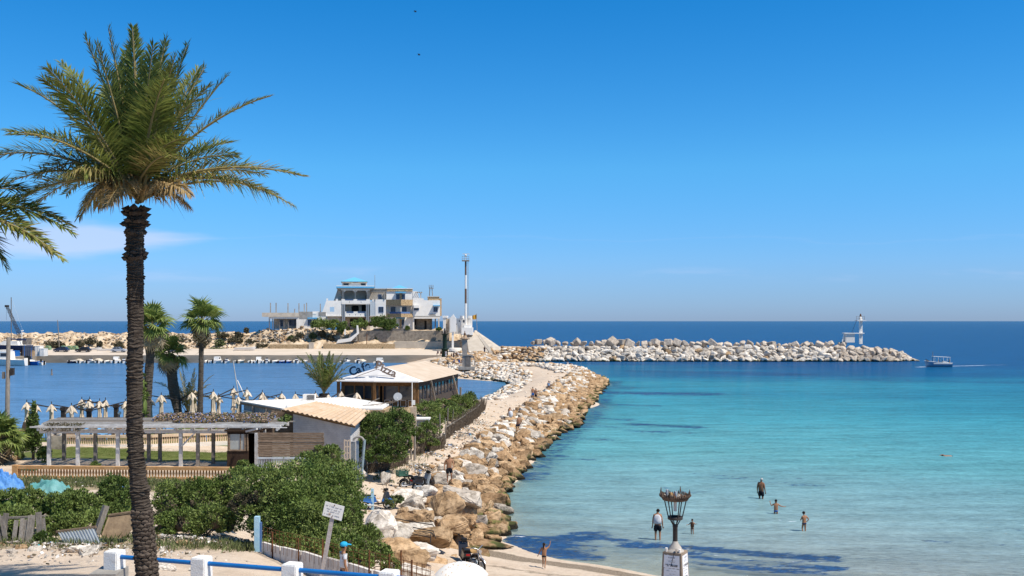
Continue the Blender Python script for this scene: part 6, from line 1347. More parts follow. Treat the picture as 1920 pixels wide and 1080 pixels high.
vbay('balcony_rail', 600, 624, 1010, 1160, 1288, -2.6, m_blued, -.2, .1)
b = MB(); pl = [(vx(zb5(x,0)[0]), DV+d) for x, d in ((966,.4),(1160,-2.7),(1322,.4))]
for yy in (512,672): b.prism([V((p[0],p[1],vz(zb5(0,yy)[1]))) for p in pl], (0,0,.25))
pt('balcony_floor', b, m_cream, vl, True)
for x, d in ((985,.0),(1160,-2.4),(1308,.0)): part5('column', [(x-9,515,x+9,600,d,d+.4)], m_cream)
window5(1034,536,1088,598,1.98); window5(1190,536,1240,598,1.98); part5('awning', [(1100,678,1220,690,-.8,1.99)], m_blue); window5(1178,712,1214,774,1.98); part5('stone_pier', [(1150,690,1176,850,1.5,1.99)], m_sandstone)
b = MB(); PR5(b, [(1222,672),(1328,672),(1350,850),(1180,850),(1205,780)], .9, 1.99); pt('buttress', b, m_white, vl, True)
# right wing
b = MB(); PR5(b, [(1325,320),(1385,320),(1415,412),(1475,416),(1475,440),(1698,440),(1698,655),(1325,655)], .3, 12); pt('right_wing_wall', b, m_white, vl, True)
part5('stone_block', [(1545,394,1690,440,1.0,6),(1702,412,1730,655,3,9)], m_sandstone); part5('coping', [(1540,386,1694,394,.8,6.2)], m_cream)
window5(1612,538,1662,596,.28); part5('awning', [(1602,508,1696,521,-.8,.29)], m_blue); part5('awning', [(1336,508,1408,546,-1.0,.29)], m_white); window5(1345,550,1405,575,.28, False)
b = MB(); PR5(b, [(1548,655),(1560,630),(1590,624),(1630,632),(1642,655)], .2, .295); pt('bare_patch', b, m_grey, vl, True)
part5('loggia_back', [(1330,690,1600,850,5.5,6)], m_stonewall); part5('loggia_side', [(1325,655,1345,850,.3,6)], m_white_w); part5('loggia_ceiling', [(1345,655,1698,690,.2,6)], m_grey); part5('beam', [(1345,672,1700,692,-.1,.19)], m_white_w)
for x in (1390,1600,1650): part5('column', [(x-7,692,x+7,850,5,5.4)], m_greyd)
part5('column', [(1672,692,1688,850,-.1,.3)], m_cream); part5('doorway', [(1345,700,1380,780,5.40,5.49)], m_dark); part5('doorway', [(1500,720,1530,850,5.40,5.49)], m_dark)  # doorways here are near-black panels standing for shaded openings
for xx in (1370,1395,1420,1445): part5('pergola_beam', [(xx-3,324,xx+3,332,-.4,4)], m_grey)
part5('pergola_post', [(1430,340,1441,412,.5,.9)], m_cream); part5('pergola_edge', [(1360,333,1458,341,.3,.6)], m_cream)
wt = T('lattice_stand', 'small steel lattice stand on the roof at the right end of the villa', 'stand', (vx(zb5(1612,0)[0]), DV+3, vz(zb5(0,386)[1])))
b = MB()
for x0, x1 in ((1590,1598),(1632,1624)):
    for d in (2.2,3.6): b.tube([V((vx(zb5(x0,0)[0]),DV+d,vz(zb5(0,386)[1]))), V((vx(zb5(x1,0)[0]),DV+d,vz(zb5(0,268)[1])))], .07, 4)
pt('leg', b, m_grey, wt, True); b = MB()
for x0 in (1588,1617,1645): b.tube([V((vx(zb5(x0,0)[0]),DV+2.1,vz(zb5(0,284)[1]))), V((vx(zb5(x0,0)[0]),DV+2.1,vz(zb5(0,242)[1])))], .05, 4)
B5(b, 1586,243,1647,247,2,2.15); B5(b, 1586,262,1647,266,2,2.15); B5(b, 1586,284,1647,288,2,3.7); pt('railing', b, m_grey, wt, True)
vl.rotation_euler = (0,0,R(9)); vl.location.y += 4.0
# terraces, walls and steps beneath
def far_box(name, px0, py0, px1, py1, D0_, D1_, m, label, cat, group=None, cap=None):
    b = MB().box((px0-CX)/F*D0_, D0_, H-(py1-CY)/F*D0_, (px1-CX)/F*D0_, D1_, H-(py0-CY)/F*D0_); return one(name, b, m, label, cat, group)
far_box('retaining_wall', 672,620,842,641,300.0,303.5,m_stonewall,'long dark rubble retaining wall under the villa terrace','wall')
far_box('retaining_wall', 739,640.5,862,658,296.6,300.5,mat('stained_render', (.42,.36,.29), (.52,.45,.36), .6, .9, .2, 6, c3=(.55,.42,.22)),'plastered lower wall above the quay road, stained yellow','wall')
far_box('retaining_wall', 606,645,740,660,296.4,300.4,m_sandstone,'pale masonry wall beside the quay road below the steps','wall')
far_box('retaining_wall', 505,646,580,660,296.5,300.3,m_sandstone,'low masonry wall on the quay road left of the ramp','wall')
far_box('stone_pier', 579,642,588,660,296.2,300.3,m_cream,'pale masonry pier ending the low wall by the ramp','pier')
far_box('retaining_wall', 700,616,768,640,300.3,303.4,m_greyd,'dark weathered wall section below the bushes of the villa','wall')
b = MB(); b.prism([P(600,660,297.6),P(612,660,297.6),P(668,634,297.6),P(668,630,297.6),P(636,641,297.6)][::-1], (0,2.2,0)); one('ramp', b, m_grey, 'grey sloping ramp climbing from the road to the villa', 'ramp')
b = MB(); b.prism([P(630,644,297.2),P(658,640,297.2),P(673,625,297.2),P(671,610,297.2),P(668.5,610,297.2),P(669,624,297.2),P(655,634,297.2),P(634,637,297.2)][::-1], (0,.5,0)); b.box(*P(645.5,628,299.4), *(P(648,617,299.4)+V((0,.4,0)))); one('stair_parapet', b, m_white, 'white stepped parapet of the villa stairs', 'parapet')
b = MB()
for i in range(10): y = 640-i*2.2; b.box(*(P(648+i*1.2,y,298.4+i*.28)), *(P(668+i*1.0,y-2.2,298.4+i*.28)+V((0,3,0)))) if False else b.prism([P(650+i*1.4,y,298.6+i*.3),P(669+i*.2,y,298.6+i*.3),P(669+i*.2,y-2.3,298.6+i*.3),P(650+i*1.4,y-2.3,298.6+i*.3)], (0,4,0))
one('stairs', b, m_grey, 'flight of grey steps rising to the villa entrance', 'stairs')
one('lamp_pole', MB().tube([P(687,661,297.2),P(688,625,297.2)], [.14,.10], 6), m_rust, 'thin brown pole beside the quay road below the villa', 'pole')
# white port building, mast, monument
DM = 292.0
def wbx(mb, x0, y0, x1, y1, d0, d1, m=0): return mb.box((x0-CX)/F*DM, DM+d0, H-(y1-CY)/F*DM, (x1-CX)/F*DM, DM+d1, H-(y0-CY)/F*DM, m)
pbd = T('port_building', 'small white port office with a stepped parapet beside the radio mast', 'building', ((858-CX)/F*DM, DM+2, 7.8))
b = MB()
for q in ((831,594,836,624,-.5,6),(843,595,848,624,-.5,6),(848,597,884,626,.6,6),(836,597,843,624,1.2,6)): wbx(b, *q)
pt('wall', b, m_white_w, pbd, True); b = MB()
for q in ((830,592,838,595.5,-.7,6.1),(862,592,868.5,597,.5,6),(877,592,883,597,.5,6)): wbx(b, *q)
pt('parapet', b, m_white, pbd, True); b = MB(); wbx(b, 836.5,598,842.5,622,1.05,1.19); pt('shutter', b, m_cream, pbd, True)
for q in ((852,606.5,856,609.5),(860,601,862,603),(868,600,871,604)): b = MB(); wbx(b, *q, .52,.599); pt('window', b, m_glass, pbd, True)
b = MB(); wbx(b, 852,610.5,857,611.5,.2,.59); wbx(b, 856,611.5,860,626,.4,.59); pt('door_surround', b, m_white, pbd, True)
mo = T('monument', 'white pointed pylon on a thin white leg above a round plinth', 'monument', ((850-CX)/F*288, 288, 3.0)); DMo = 288
def mo_b(mb, x0, y0, x1, y1, d0, d1): return mb.box((x0-CX)/F*DMo, DMo+d0, H-(y1-CY)/F*DMo, (x1-CX)/F*DMo, DMo+d1, H-(y0-CY)/F*DMo)
b = MB(); b.prism([P(844.5,622,288),P(855,622,288),P(855,597,288),P(851.5,592,288),P(850,589,288),P(846.5,593,288),P(844.5,597,288)], (0,1.2,0)); pt('pylon', b, m_white, mo, True)
pt('leg', mo_b(MB(), 847,622,850.5,652,.3,.9), m_white, mo, True); b = MB(); b.lathe([(1.85,0),(1.85,.85),(1.7,.95)], P(853.5,658.5,288)+V((0,.6,0)), 14); pt('plinth', b, m_white_w, mo, True)
ms = T('radio_mast', 'tall white radio mast with brown bands and a railed platform on top', 'mast', ((873-CX)/F*DM, DM-.5, 7.9))
c_ = (873.3-CX)/F*DM; dz_ = lambda py: H-(py-CY)/F*DM
b = MB(); wbx(b, 866,614,887,628,-2.2,1.6); wbx(b, 870,609,883,614,-1.6,1.2); pt('base_block', b, m_white, ms, True)
m_band = mat('brown_band_paint', (.20,.12,.08), (.16,.10,.07), 3, .8)
for y0, y1, r0, m in ((612,588,.34,m_white_w),(588,569,.33,m_white),(569,541.5,.31,m_band),(541.5,516,.29,m_white),(516,490,.27,m_band)):
    pt('mast_section', MB().tube([(c_,DM-.5,dz_(y0)),(c_,DM-.5,dz_(y1))], [r0*1.0,r0*.97], 10), m, ms, True)
b = MB(); wbx(b, 866.5,488,880,490,-1.4,.5); pt('platform', b, m_grey, ms, True); b = MB()
for x in (867,871,875.5,879.5): b.tube([(vxm := (x-CX)/F*DM, DM-1.3, dz_(489)), (vxm, DM-1.3, dz_(481))], .05, 4)
for y in (485,481.3): b.tube([((866.8-CX)/F*DM,DM-1.3,dz_(y)),((880-CX)/F*DM,DM-1.3,dz_(y))], .045, 4)
pt('railing', b, m_grey, ms, True); b = MB().tube([(c_,DM-.5,dz_(488)),(c_,DM-.5,dz_(478))], .09, 6); wbx(b, 867.5,475.8,880.5,477,-.6,-.4); b.ball((c_,DM-.5,dz_(479)), .35, 8); pt('radar', b, m_white_w, ms, True)
b = MB()
for x in (876.3,878.4): b.tube([((x-CX)/F*DM,DM-.5,dz_(604)),((x-CX)/F*DM,DM-.5,dz_(489))], .035, 4)
for i in range(46): y = 600-i*2.4; b.tube([((876.3-CX)/F*DM,DM-.5,dz_(y)),((878.4-CX)/F*DM,DM-.5,dz_(y))], .025, 3, cap=False)
pt('ladder', b, m_grey, ms, True)
fg = T('flag', 'tattered ochre flag on a short pole behind the sloping ramp', 'flag', P(894.5,619,294)); b = MB().tube([P(894.6,621,294),P(893.4,588,294)], .07, 5); pt('pole', b, m_grey, fg, True)
vs = []; 
for i in range(9):
    for j in range(5): u, v = i/8, j/4; vs.append(P(893.2-7.5*u, 589.5+2.2*u+9*v*(1-.35*abs(u-.3)), 294)+V((0, .25*math.sin(u*6+v), 0)))
pt('cloth', MB().add(vs, [(i*5+j,(i+1)*5+j,(i+1)*5+j+1,i*5+j+1) for i in range(8) for j in range(4)], 0, True), mat('ochre_cloth', (.45,.24,.04), None), fg, True)
# ramp apron at the root of the breakwater
b = MB(); b.prism([P(879,660,281),P(916,660,281),P(891,623,293),P(874,624,293)], (0,0,-3)); one('concrete_apron', b, mat('apron_concrete', (.42,.36,.29), (.50,.44,.365), .5, .95, .3, 3), 'wide sloping concrete apron rising from the quay to the mast', 'apron')
b = MB(); b.prism([P(917,659,281),P(921,655,281.5),P(893,619,294),P(889,620,294)], (0,0,-2.5)); b.prism([P(918,658.5,281.2),P(939,655.5,282.2),P(939,651.5,284),P(896,622,294.6),P(891,620,294.6)], (0,0,-2.5)) ; one('parapet_wall', b, m_cream, 'broad sloping parapet along the right edge of the concrete apron', 'parapet')
# harbour lights
gt = T('harbour_light', 'dark green octagonal harbour light with a railed gallery', 'harbour light', P(834,670,261)); k = 261/F
pt('base', MB().lathe([(6*k,0),(6*k,14.5*k),(6.6*k,14.6*k),(6.6*k,16.6*k),(4.2*k,17*k)], n=8), mat('dark_green_paint', (.012,.028,.022), (.02,.04,.032), 2, .5), gt); pt('tower', MB().lathe([(4.1*k,17*k),(3.8*k,40*k),(5*k,42.5*k),(6.8*k,43*k),(6.8*k,44*k)], n=8), bpy.data.materials['dark_green_paint'], gt)
b = MB()
for i in range(8): a = i*math.pi/4; b.tube([(6.6*k*math.cos(a),6.6*k*math.sin(a),44*k),(6.6*k*math.cos(a),6.6*k*math.sin(a),50*k)], .035, 4)
for zz in (47*k, 50*k): b.tube([(6.6*k*math.cos(a*math.pi/8),6.6*k*math.sin(a*math.pi/8),zz) for a in range(17)], .03, 4)
pt('gallery_rail', b, m_iron, gt); pt('lantern', MB().lathe([(2.2*k,44*k),(2.2*k,49*k),(1.5*k,50*k),(1.3*k,53*k),(.5*k,55*k)], n=8), m_iron, gt)
sb = T('harbour_beacon', 'grey stone harbour beacon on a square column with a balcony on top', 'beacon', P(871.5,690,206)); k = 206/F
m_bst = mat('weathered_beacon_stone', (.27,.235,.205), (.36,.32,.28), .8, .9, .5, 4)
pt('plinth', MB().box(-12*k,-1.6,-.3,19*k,2.2,.25), m_grey, sb); pt('column', MB().box(-4.6*k,-4.6*k,.25,4.4*k,4.4*k,54*k), m_bst, sb); pt('ledge', MB().box(-10.5*k,-6*k,23.3*k,15*k,5*k,25*k), m_grey, sb)
pt('side_slab', MB().box(1.5*k,-5.5*k,.25,10*k,-4.7*k,23.2*k), m_greyd, sb); b = MB().prism([(10*k,-5.5*k,.25),(12.2*k,-5.5*k,.25),(11*k,-5.5*k,23.2*k),(9.2*k,-5.5*k,23.2*k)], (0,1.5*k,0)); b.prism([(19*k,-5.5*k,.25),(20.5*k,-5.5*k,.25),(17.5*k,-5.5*k,23*k),(15.8*k,-5.5*k,23*k)], (0,1.5*k,0)); b.box(10*k,-5.5*k,19*k,17*k,-4*k,23*k); pt('support', b, m_bst, sb)
pt('balcony', MB().lathe([(4.8*k,52*k),(6*k,53.5*k),(9.5*k,54*k),(9.5*k,55.5*k),(5*k,56*k),(3.4*k,60.5*k),(2.4*k,61*k)], n=8), mat('orange_stained_stone', (.36,.24,.15), (.28,.22,.17), 1, .9), sb)
b = MB()
for i in range(8): a = i*math.pi/4; b.tube([(9.2*k*math.cos(a),9.2*k*math.sin(a),55*k),(9.2*k*math.cos(a),9.2*k*math.sin(a),63*k)], .03, 4)
b.tube([(9.2*k*math.cos(a*math.pi/8),9.2*k*math.sin(a*math.pi/8),63*k) for a in range(17)], .025, 4); pt('gallery_rail', b, m_iron, sb)
pt('lantern', MB().lathe([(2*k,61*k),(2*k,65*k),(.8*k,66*k),(.7*k,69*k),(.2*k,70*k)], n=8), mat('bronze_brown', (.12,.06,.03), None, rough=.6), sb)
# breakwater light
DB = 288.5; bl = T('breakwater_light', 'white breakwater light column with a caged lamp joined to a white shed', 'harbour light', P(1612,641,DB))
def bb(mb, x0, y0, x1, y1, d0, d1): return mb.box((x0-CX)/F*DB, DB+d0, H-(y1-CY)/F*DB, (x1-CX)/F*DB, DB+d1, H-(y0-CY)/F*DB)
b = MB(); bb(b, 1611,602,1613.6,645,-.2,.2); bb(b, 1614.6,602,1617.4,645,.0,.5); bb(b, 1613.6,602,1614.6,645,.1,.4); pt('column', b, m_white, bl, True)
b = MB(); bb(b, 1605,600.3,1621.5,602,-1.2,1.2); bb(b, 1582,624,1619.5,625.7,-.6,1.6); pt('platform', b, m_white, bl, True)
b = MB(); bb(b, 1584.5,625.7,1602,642,-.3,1.6); pt('shed', b, m_white_w, bl, True); pt('strut', MB().beam(P(1579,641,DB),P(1583,625,DB),.25), m_white, bl, True)
b = MB()
for x in (1606,1611,1616,1621): b.tube([P(x,601,DB-1.0),P(x,593,DB-1.0)], .05, 4)
for y in (593.2,596.5): b.tube([P(1605.5,y,DB-1.0),P(1621.3,y,DB-1.0)], .045, 4)
pt('railing', b, m_grey, bl, True); pt('lamp', MB().lathe([(.55,0),(.45,.8),(.25,1.0)], P(1613.5,600.5,DB), 8), m_white, bl, True); pt('lamp_cap', MB().lathe([(.25,0),(.3,.35),(.1,.9)], P(1613.5,594,DB), 8), m_rust, bl, True)
pt('stay', MB().tube([P(1597,624,DB),P(1606,601,DB)], .045, 4), m_rust, bl, True)
# ------------------------------------------------------------------ boats, cars, crane in the harbour
def hull(mb, L_, Bm, h, m=0, sheer=.25, m2=None):
    st = []; n = 9
    for i in range(n):
        u = i/(n-1); w_ = Bm/2*(1 if u < .5 else max(.03, 1-((u-.5)/.5)**2.2)); s_ = h+sheer*u*u
        st.append([(-L_/2+L_*u+(.0), -w_*1.0, s_),(-L_/2+L_*u-.06*L_*u*u, -w_*.78, 0.02),(-L_/2+L_*u-.1*L_*u*u, 0, -.12),(-L_/2+L_*u-.06*L_*u*u, w_*.78, 0.02),(-L_/2+L_*u, w_, s_)])
    vs = [p for s_ in st for p in s_]; fs = [(i*5+j, (i+1)*5+j, (i+1)*5+j+1, i*5+j+1) for i in range(n-1) for j in range(4)]; mb.add(vs, fs, m, True)
    mb.add([st[0][j] for j in range(5)], [(4,3,2,1,0)], m)
    dk = [(s_[0][0], s_[0][1]*.94, s_[0][2]-.12) for s_ in st]+[(s_[4][0], s_[4][1]*.94, s_[4][2]-.12) for s_ in st][::-1]; mb.add(dk, [tuple(range(len(dk)))[::-1]], m if m2 is None else m2)
    for sg in (0,4): mb.tube([V(s_[sg])+V((0,0,.02)) for s_ in st], .05, 4, m if m2 is None else m2)
def boat(px, L_, lab, kind='skiff', y=273.2, rz=None, hm=None, px_D=None, group='small boats moored along the quay'):
    D = y; r = T('boat', lab, 'boat', ((px-CX)/F*D, D, .05), random.uniform(1.2,1.9) if rz is None else rz, group); Bm = L_*.38; b = MB(); hull(b, L_, Bm, L_*.13, 0, L_*.06, 1)
    pt('hull', b, [hm or m_white, m_white_w], r)
    pt('outboard_motor', MB().box(-L_/2-.35,-.16,.1,-L_/2,.16,L_*.2).box(-L_/2-.25,-.05,-.3,-L_/2-.1,.05,.1), m_black, r)
    if kind == 'cabin':
        pt('cabin', MB().prism([(-L_*.12,-Bm*.34,L_*.13),(L_*.26,-Bm*.34,L_*.13),(L_*.13,-Bm*.34,L_*.33),(-L_*.1,-Bm*.34,L_*.33)][::-1], (0,Bm*.68,0)), m_white, r); pt('windscreen', MB().prism([(L_*.14,-Bm*.3,L_*.31),(L_*.24,-Bm*.3,L_*.17),(L_*.255,-Bm*.3,L_*.17),(L_*.155,-Bm*.3,L_*.31)][::-1], (0,Bm*.6,0)), m_glass, r)
        pt('side_window', MB().box(-L_*.06,-Bm*.345,L_*.21,L_*.1,-Bm*.341,L_*.29).box(-L_*.06,Bm*.341,L_*.21,L_*.1,Bm*.345,L_*.29), m_glass, r)
    elif kind == 'console':
        pt('console', MB().box(-.1,-.35,L_*.1,.5,.35,L_*.24), m_white, r); pt('windscreen', MB().box(.5,-.35,L_*.24,.53,.35,L_*.31), m_glass, r); pt('seat', MB().box(-.9,-.5,L_*.1,-.4,.5,L_*.18), m_cloth_n, r)
    elif kind == 'cover': pt('cover', MB().prism([(-L_*.45,-Bm*.45,L_*.13),(L_*.3,-Bm*.4,L_*.16),(L_*.1,0,L_*.3),(-L_*.4,0,L_*.26)], (0,Bm*.5,.0)), m_canvas, r)
    else:
        for x in (-L_*.25, 0, L_*.22): pt('thwart', MB().box(x-.12,-Bm*.44,L_*.09,x+.12,Bm*.44,L_*.12), m_woodbr, r)
    return r
BTS = ((139,4.2,'skiff','long dark hulled skiff at the left end of the moored row',m_cloth_n),(151,3.8,'cover','boat under a tan cover at the left end of the moored row',None),(170,4.4,'console','white motor boat right of the tan covered one',None),(187,4.2,'cover','boat with a tall tan cover between white motor boats',None),(200,3.6,'skiff','small white skiff in the row left of the palm trunk',None),(218,5.2,'cabin','white cabin boat just left of the palm trunk',None),(232,4.4,'console','white motor boat with a rusty bow by the palm trunk',None),(280,3.6,'skiff','white skiff half hidden behind the palm trunks',None),(336,6.0,'cabin','white cabin boat between the short and the slender fan palm',None),(389,3.8,'skiff','low white skiff right of the slender fan palm',None),(407,5.2,'cabin','white boat with a high cabin right of the slender fan palm',None),(425,4.4,'console','white boat with a frame in the middle of the row',None),(451,4.8,'skiff','tan wooden boat beneath a small canopy',m_canvas),(472,4.0,'skiff','flat white skiff left of the tall white boat',None),(485,5.0,'cabin','tall white boat with a person sized console',None),(500,4.6,'console','broad white boat in the middle right of the row',None),(516,4.0,'skiff','low pale boat left of the blue boats',None),(529,3.6,'skiff','small blue boat left of the larger blue one',m_cloth_b),(541,4.2,'skiff','bright blue boat, the larger of two',m_cloth_b),(556,4.4,'console','white boat right of the bright blue one',None),(571,4.0,'skiff','white skiff nearest the stout palm on the left',None),(672,4.4,'console','white boat just right of the stout palm',None),(681,3.4,'cover','small pale covered boat right of the stout palm',None))
for px, L_, k, lb, hm in BTS: boat(px, L_, lb, k, 273.0-random.uniform(0,.6), None, hm)
boat(649, 4.6, 'white open boat seen through the fronds of the stout palm', 'console', 268, 1.3)
boat(711.5, 5.4, 'white cabin boat lying alone near the quay above the cafe sign', 'cabin', 262, 1.45, group=None)
boat(714, 3.8, 'dark rowing boat just above the cafe roof letters', 'skiff', 238, 1.2, m_cloth_n, group=None)
boat(14, 11.0, 'large white motor boat moored at the left edge', 'cabin', 258, 3.1, group=None)
for px, L_, lb, mh in ((50,7.5,'blue sailing boat with a thin blue mast by the pier','b'),(63,5.5,'white sailing dinghy with a blue mast beside the larger blue boat','w')):
    r = boat(px, L_, lb, 'console', 259.6, 3.05, m_cloth_b if mh == 'b' else None, group=None); pt('mast', MB().tube([(.6,0,.3),(.6,0,(5.2 if mh == 'b' else 4.6))], .05, 6), m_cloth_b, r)
def on_pier(px, py, D): return P(px, py, D)
# yachts standing ashore at the left edge, boxes, crane
for px, D, L_, zz, lb, hm in ((12,272,13,4.4,'navy hulled yacht laid up on the pier, partly out of frame',m_cloth_n),(4,268,9,2.9,'white motor yacht laid up in front of the navy one',m_white)):
    r = T('laid_up_yacht', lb, 'boat', ((px-CX)/F*D, D, zz-.8), 3.1); b = MB(); hull(b, L_, L_*.3, L_*.10, 0, L_*.03, 1); pt('hull', b, [hm, m_white], r); pt('cabin', MB().prism([(-L_*.3,-L_*.09,L_*.1),(L_*.12,-L_*.09,L_*.12),(L_*.02,-L_*.09,L_*.19),(-L_*.28,-L_*.09,L_*.19)][::-1], (0,L_*.18,0)), m_white_w, r)
    for x in (-L_*.3,0,L_*.25): pt('prop', MB().box(x-.12,-L_*.08,-2.0,x+.12,L_*.08,-.05), m_rust, r)
    if hm is m_cloth_n: pt('mast', MB().tube([(-1.35-12*0,0,L_*.15),(-1.35,0,14.4)], .11, 6), m_greyd, r); pt('boom', MB().tube([(-1.3,0,3.0),(-5.5,0,2.8)], .22, 6), m_cloth_n, r); pt('stay', MB().tube([(-1.35,0,14.3),(-5.9,0,1.6)], .02, 3), m_white, r)
cn = T('crane', 'dark lattice boom crane rising above the laid up yachts', 'crane', ((40-CX)/F*285, 285, 2.2)); D = 285
def truss(mb, a, c_, w_, n):
    a, c_ = V(a), V(c_); t = (c_-a).normalized(); s_ = t.cross(V((0,1,0))).normalized()*w_/2; d = V((0,w_/2,0))
    for k in (s_+d, s_-d, -s_+d, -s_-d): mb.tube([a+k, c_+k*.6], .07, 4)
    for i in range(n): p, q = a.lerp(c_, i/n), a.lerp(c_, (i+1)/n); sg = 1 if i % 2 else -1; mb.tube([p+s_*sg-d, q-s_*sg-d], .05, 3, cap=False); mb.tube([p+s_*sg+d, q-s_*sg+d], .05, 3, cap=False)
b = MB(); truss(b, P(39,633,D), P(13,574,D), .75, 16); pt('boom', b, m_iron, cn, True); pt('boom_head', MB().box(*(P(10,576,D)+V((0,-.4,0))), *(P(16,572,D)+V((0,.4,0)))), m_iron, cn, True)
b = MB(); 
for q in ((P(14,574,D),P(30,606,D)),(P(30,606,D),P(52,645,D)),(P(12,576,D),P(12,600,D))): b.tube(q, .03, 3)
pt('cable', b, m_iron, cn, True); b = MB(); b.box(*P(32,652,D), *(P(50,634,D)+V((0,3,0)))); pt('cab', b, m_greyd, cn, True); pt('chassis', MB().box(*(P(28,668,D-.5)), *(P(56,652,D-.5)+V((0,4,0)))), m_iron, cn, True)
sn = T('radar_post', 'short white post carrying navigation lights beside the crane', 'post', P(41,640,280)); pt('post', MB().tube([P(41,642,280),P(41,620,280)], .1, 6), m_white, sn, True); pt('arm', MB().box(*P(38,627,280), *(P(42,625,280)+V((0,.4,0)))).box(*P(39,620.6,280), *(P(43,619,280)+V((0,.4,0)))), m_white, sn, True)
for x0, y0, x1, y1, D, m, lb, nm in ((42,650,65,668,268,mat('slate_container', (.09,.10,.13), (.12,.13,.16), 2, .7),'long slate grey container on the pier','container'),(65,649,74,667,267,m_white_w,'white container box at the end of the slate one','container'),(74,654,82,666,266.5,m_white_w,'square white tank at the pier corner','tank'),(20,658,29,668,265,m_cloth_b,'blue bin under the laid up yachts','bin'),(57,658,60,668,265.5,m_ro,'small orange drum beside the slate container','drum')):
    p0, p1 = P(x0,y1,D), P(x1,y0,D); b = MB().box(p0.x,D,2.1,p1.x,D+2.4,p1.z); b.box(p0.x-.05,D-.05,p1.z,p1.x+.05,D+2.45,p1.z+.08); 
    for i in range(int((p1.x-p0.x)/.6)): b.box(p0.x+.2+i*.6,D-.06,2.2,p0.x+.35+i*.6,D-.001,p1.z-.05)
    one(nm, b, m, lb, nm)
one('mast_pole', MB().tube([P(111.5,655,298),P(108,600,298)], [.16,.09], 6), m_woodg, 'tall thin brown pole standing on the rubble bank behind the navy car', 'pole')
for px, lb in ((88,'green net frame left of the navy car'),(118,'teal net heap behind the navy car'),(129,'teal net frame right of the navy car'),(139,'pale net frame left of the black car')):
    p = P(px, 657, 293); b = MB(); b.prism([p+V((-1.2,0,-.3)), p+V((1.3,0,-.6)), p+V((.4,0,1.3)), p+V((-.4,0,1.4))], (0,1.5,0)); one('fishing_net', b, mat('teal_net', (.10,.24,.17), (.26,.27,.12), 1.5, .9) if px == 88 else bpy.data.materials['teal_net'], lb, 'fishing net')
def car(px, D, lab, m, flip=False):
    z = 2.25+ss(D-275, 4, 24)*1.2; r = T('parked_car', lab, 'car', ((px-CX)/F*D, D, float(z)-.1), math.pi if flip else 0, 'cars parked along the quay road'); b = MB(); w_ = .82
    prof = [(-2.05,.28),(-2.1,.62),(-1.95,.86),(-1.35,.95),(1.1,.92),(1.9,.78),(2.08,.55),(2.02,.26)]; b.prism([(x,-w_,z_) for x, z_ in prof], (0,2*w_,0)); pt('body', b, m, r)
    cab = [(-1.75,.93),(-1.35,1.42),(.15,1.45),(.95,.92)]; b = MB().prism([(x,-w_*.86,z_) for x, z_ in cab], (0,2*w_*.86,0)); cb = pt('cabin', b, m, r)
    b = MB()
    for sg in (-1,1):
        y = sg*w_*.87
        for q in ([(-1.5,.97),(-1.25,1.36),(-.45,1.38),(-.45,.97)],[(-.38,.97),(-.38,1.38),(.1,1.38),(.72,.97)]): b.add([(x,y,z_) for x, z_ in q], [(0,1,2,3) if sg < 0 else (3,2,1,0)])
    pt('side_window', b, m_glass, cb); pt('windscreen', MB().add([(.96,-.62,.96),(.96,.62,.96),(.22,.58,1.42),(.22,-.58,1.42)], [(0,1,2,3)]), m_glass, cb)
    for x in (-1.3,1.3):
        for y in (-w_-.02, w_-.16): wl_ = pt('wheel', MB().tube([(x,y,.31),(x,y+.18,.31)], .31, 14), m_black, r); pt('hub', MB().tube([(x,y-.01,.31),(x,y+.19,.31)], .17, 10), m_chrome, wl_)
    for y in (-.6,.6): pt('headlight', MB().box(1.95,y-.16,.60,2.06,y+.16,.72), m_white, r)
    return r
m_cn = mat('navy_car_paint', (.018,.032,.075), None, rough=.25, spec=.6); m_cb = mat('black_car_paint', (.018,.018,.022), None, rough=.25, spec=.6); m_cs = mat('silver_car_paint', (.42,.44,.48), None, rough=.3, metal=.3)
car(115, 288, 'navy hatchback parked below the nets', m_cn, True); car(156, 287.5, 'black estate car parked right of the navy one', m_cb, True); car(223, 287, 'silver hatchback parked left of the palm trunk', m_cs); car(298, 287, 'white car partly behind the fan palm trunk', m_white); car(329, 287.5, 'dark car seen between the fan palms', m_cn, True)
for px, py, D, L_, lb in ((205,659,291,6.5,'upturned white boat on the quay beside the silver car'),(172,657,293,6,'pale upturned boat behind the black car'),(460,656,291,6.2,'white boat laid up on the quay road below the scrub')):
    r = T('beached_boat', lb, 'boat', P(px,py,D)+V((0,0,-.2)), .05); b = MB(); hull(b, L_, L_*.3, L_*.13, 0, .3, 1); pt('hull', b, [m_white, m_white_w], r); pt('keel_block', MB().box(-1,-.4,-.5,1,.4,-.05), m_woodg, r)
for px, y0, y1, D, lb in ((97,692,703.5,None,'dark mooring post standing alone in the harbour'),(23,691,704,None,'dark mooring post with a white cap near the left edge')):
    z0_ = G(px, y1, 0); one('mooring_post', MB().lathe([(.22,-1.2),(.22,.2),(.16,.25),(.14,F*0+H-(y0-CY)/F*z0_.y)], (z0_.x,z0_.y,0), 8), m_greyd, lb, 'mooring post')
mst = T('boat_mast', 'bare white mast of a hidden sailing boat, with its slanting boom', 'mast', V(((458-CX)/F*95, 95, .3))); pt('mast', MB().tube([P(451.5,770,95), P(437,676,95)], [.06,.045], 6), m_woodp, mst, True); pt('boom', MB().tube([P(463,752,95), P(445,713,95)], .05, 6), m_white, mst, True); b = MB(); hull(b, 6, 2.2, .8, 0, .3, 1); pt('hull', b, [m_white, m_white], mst)
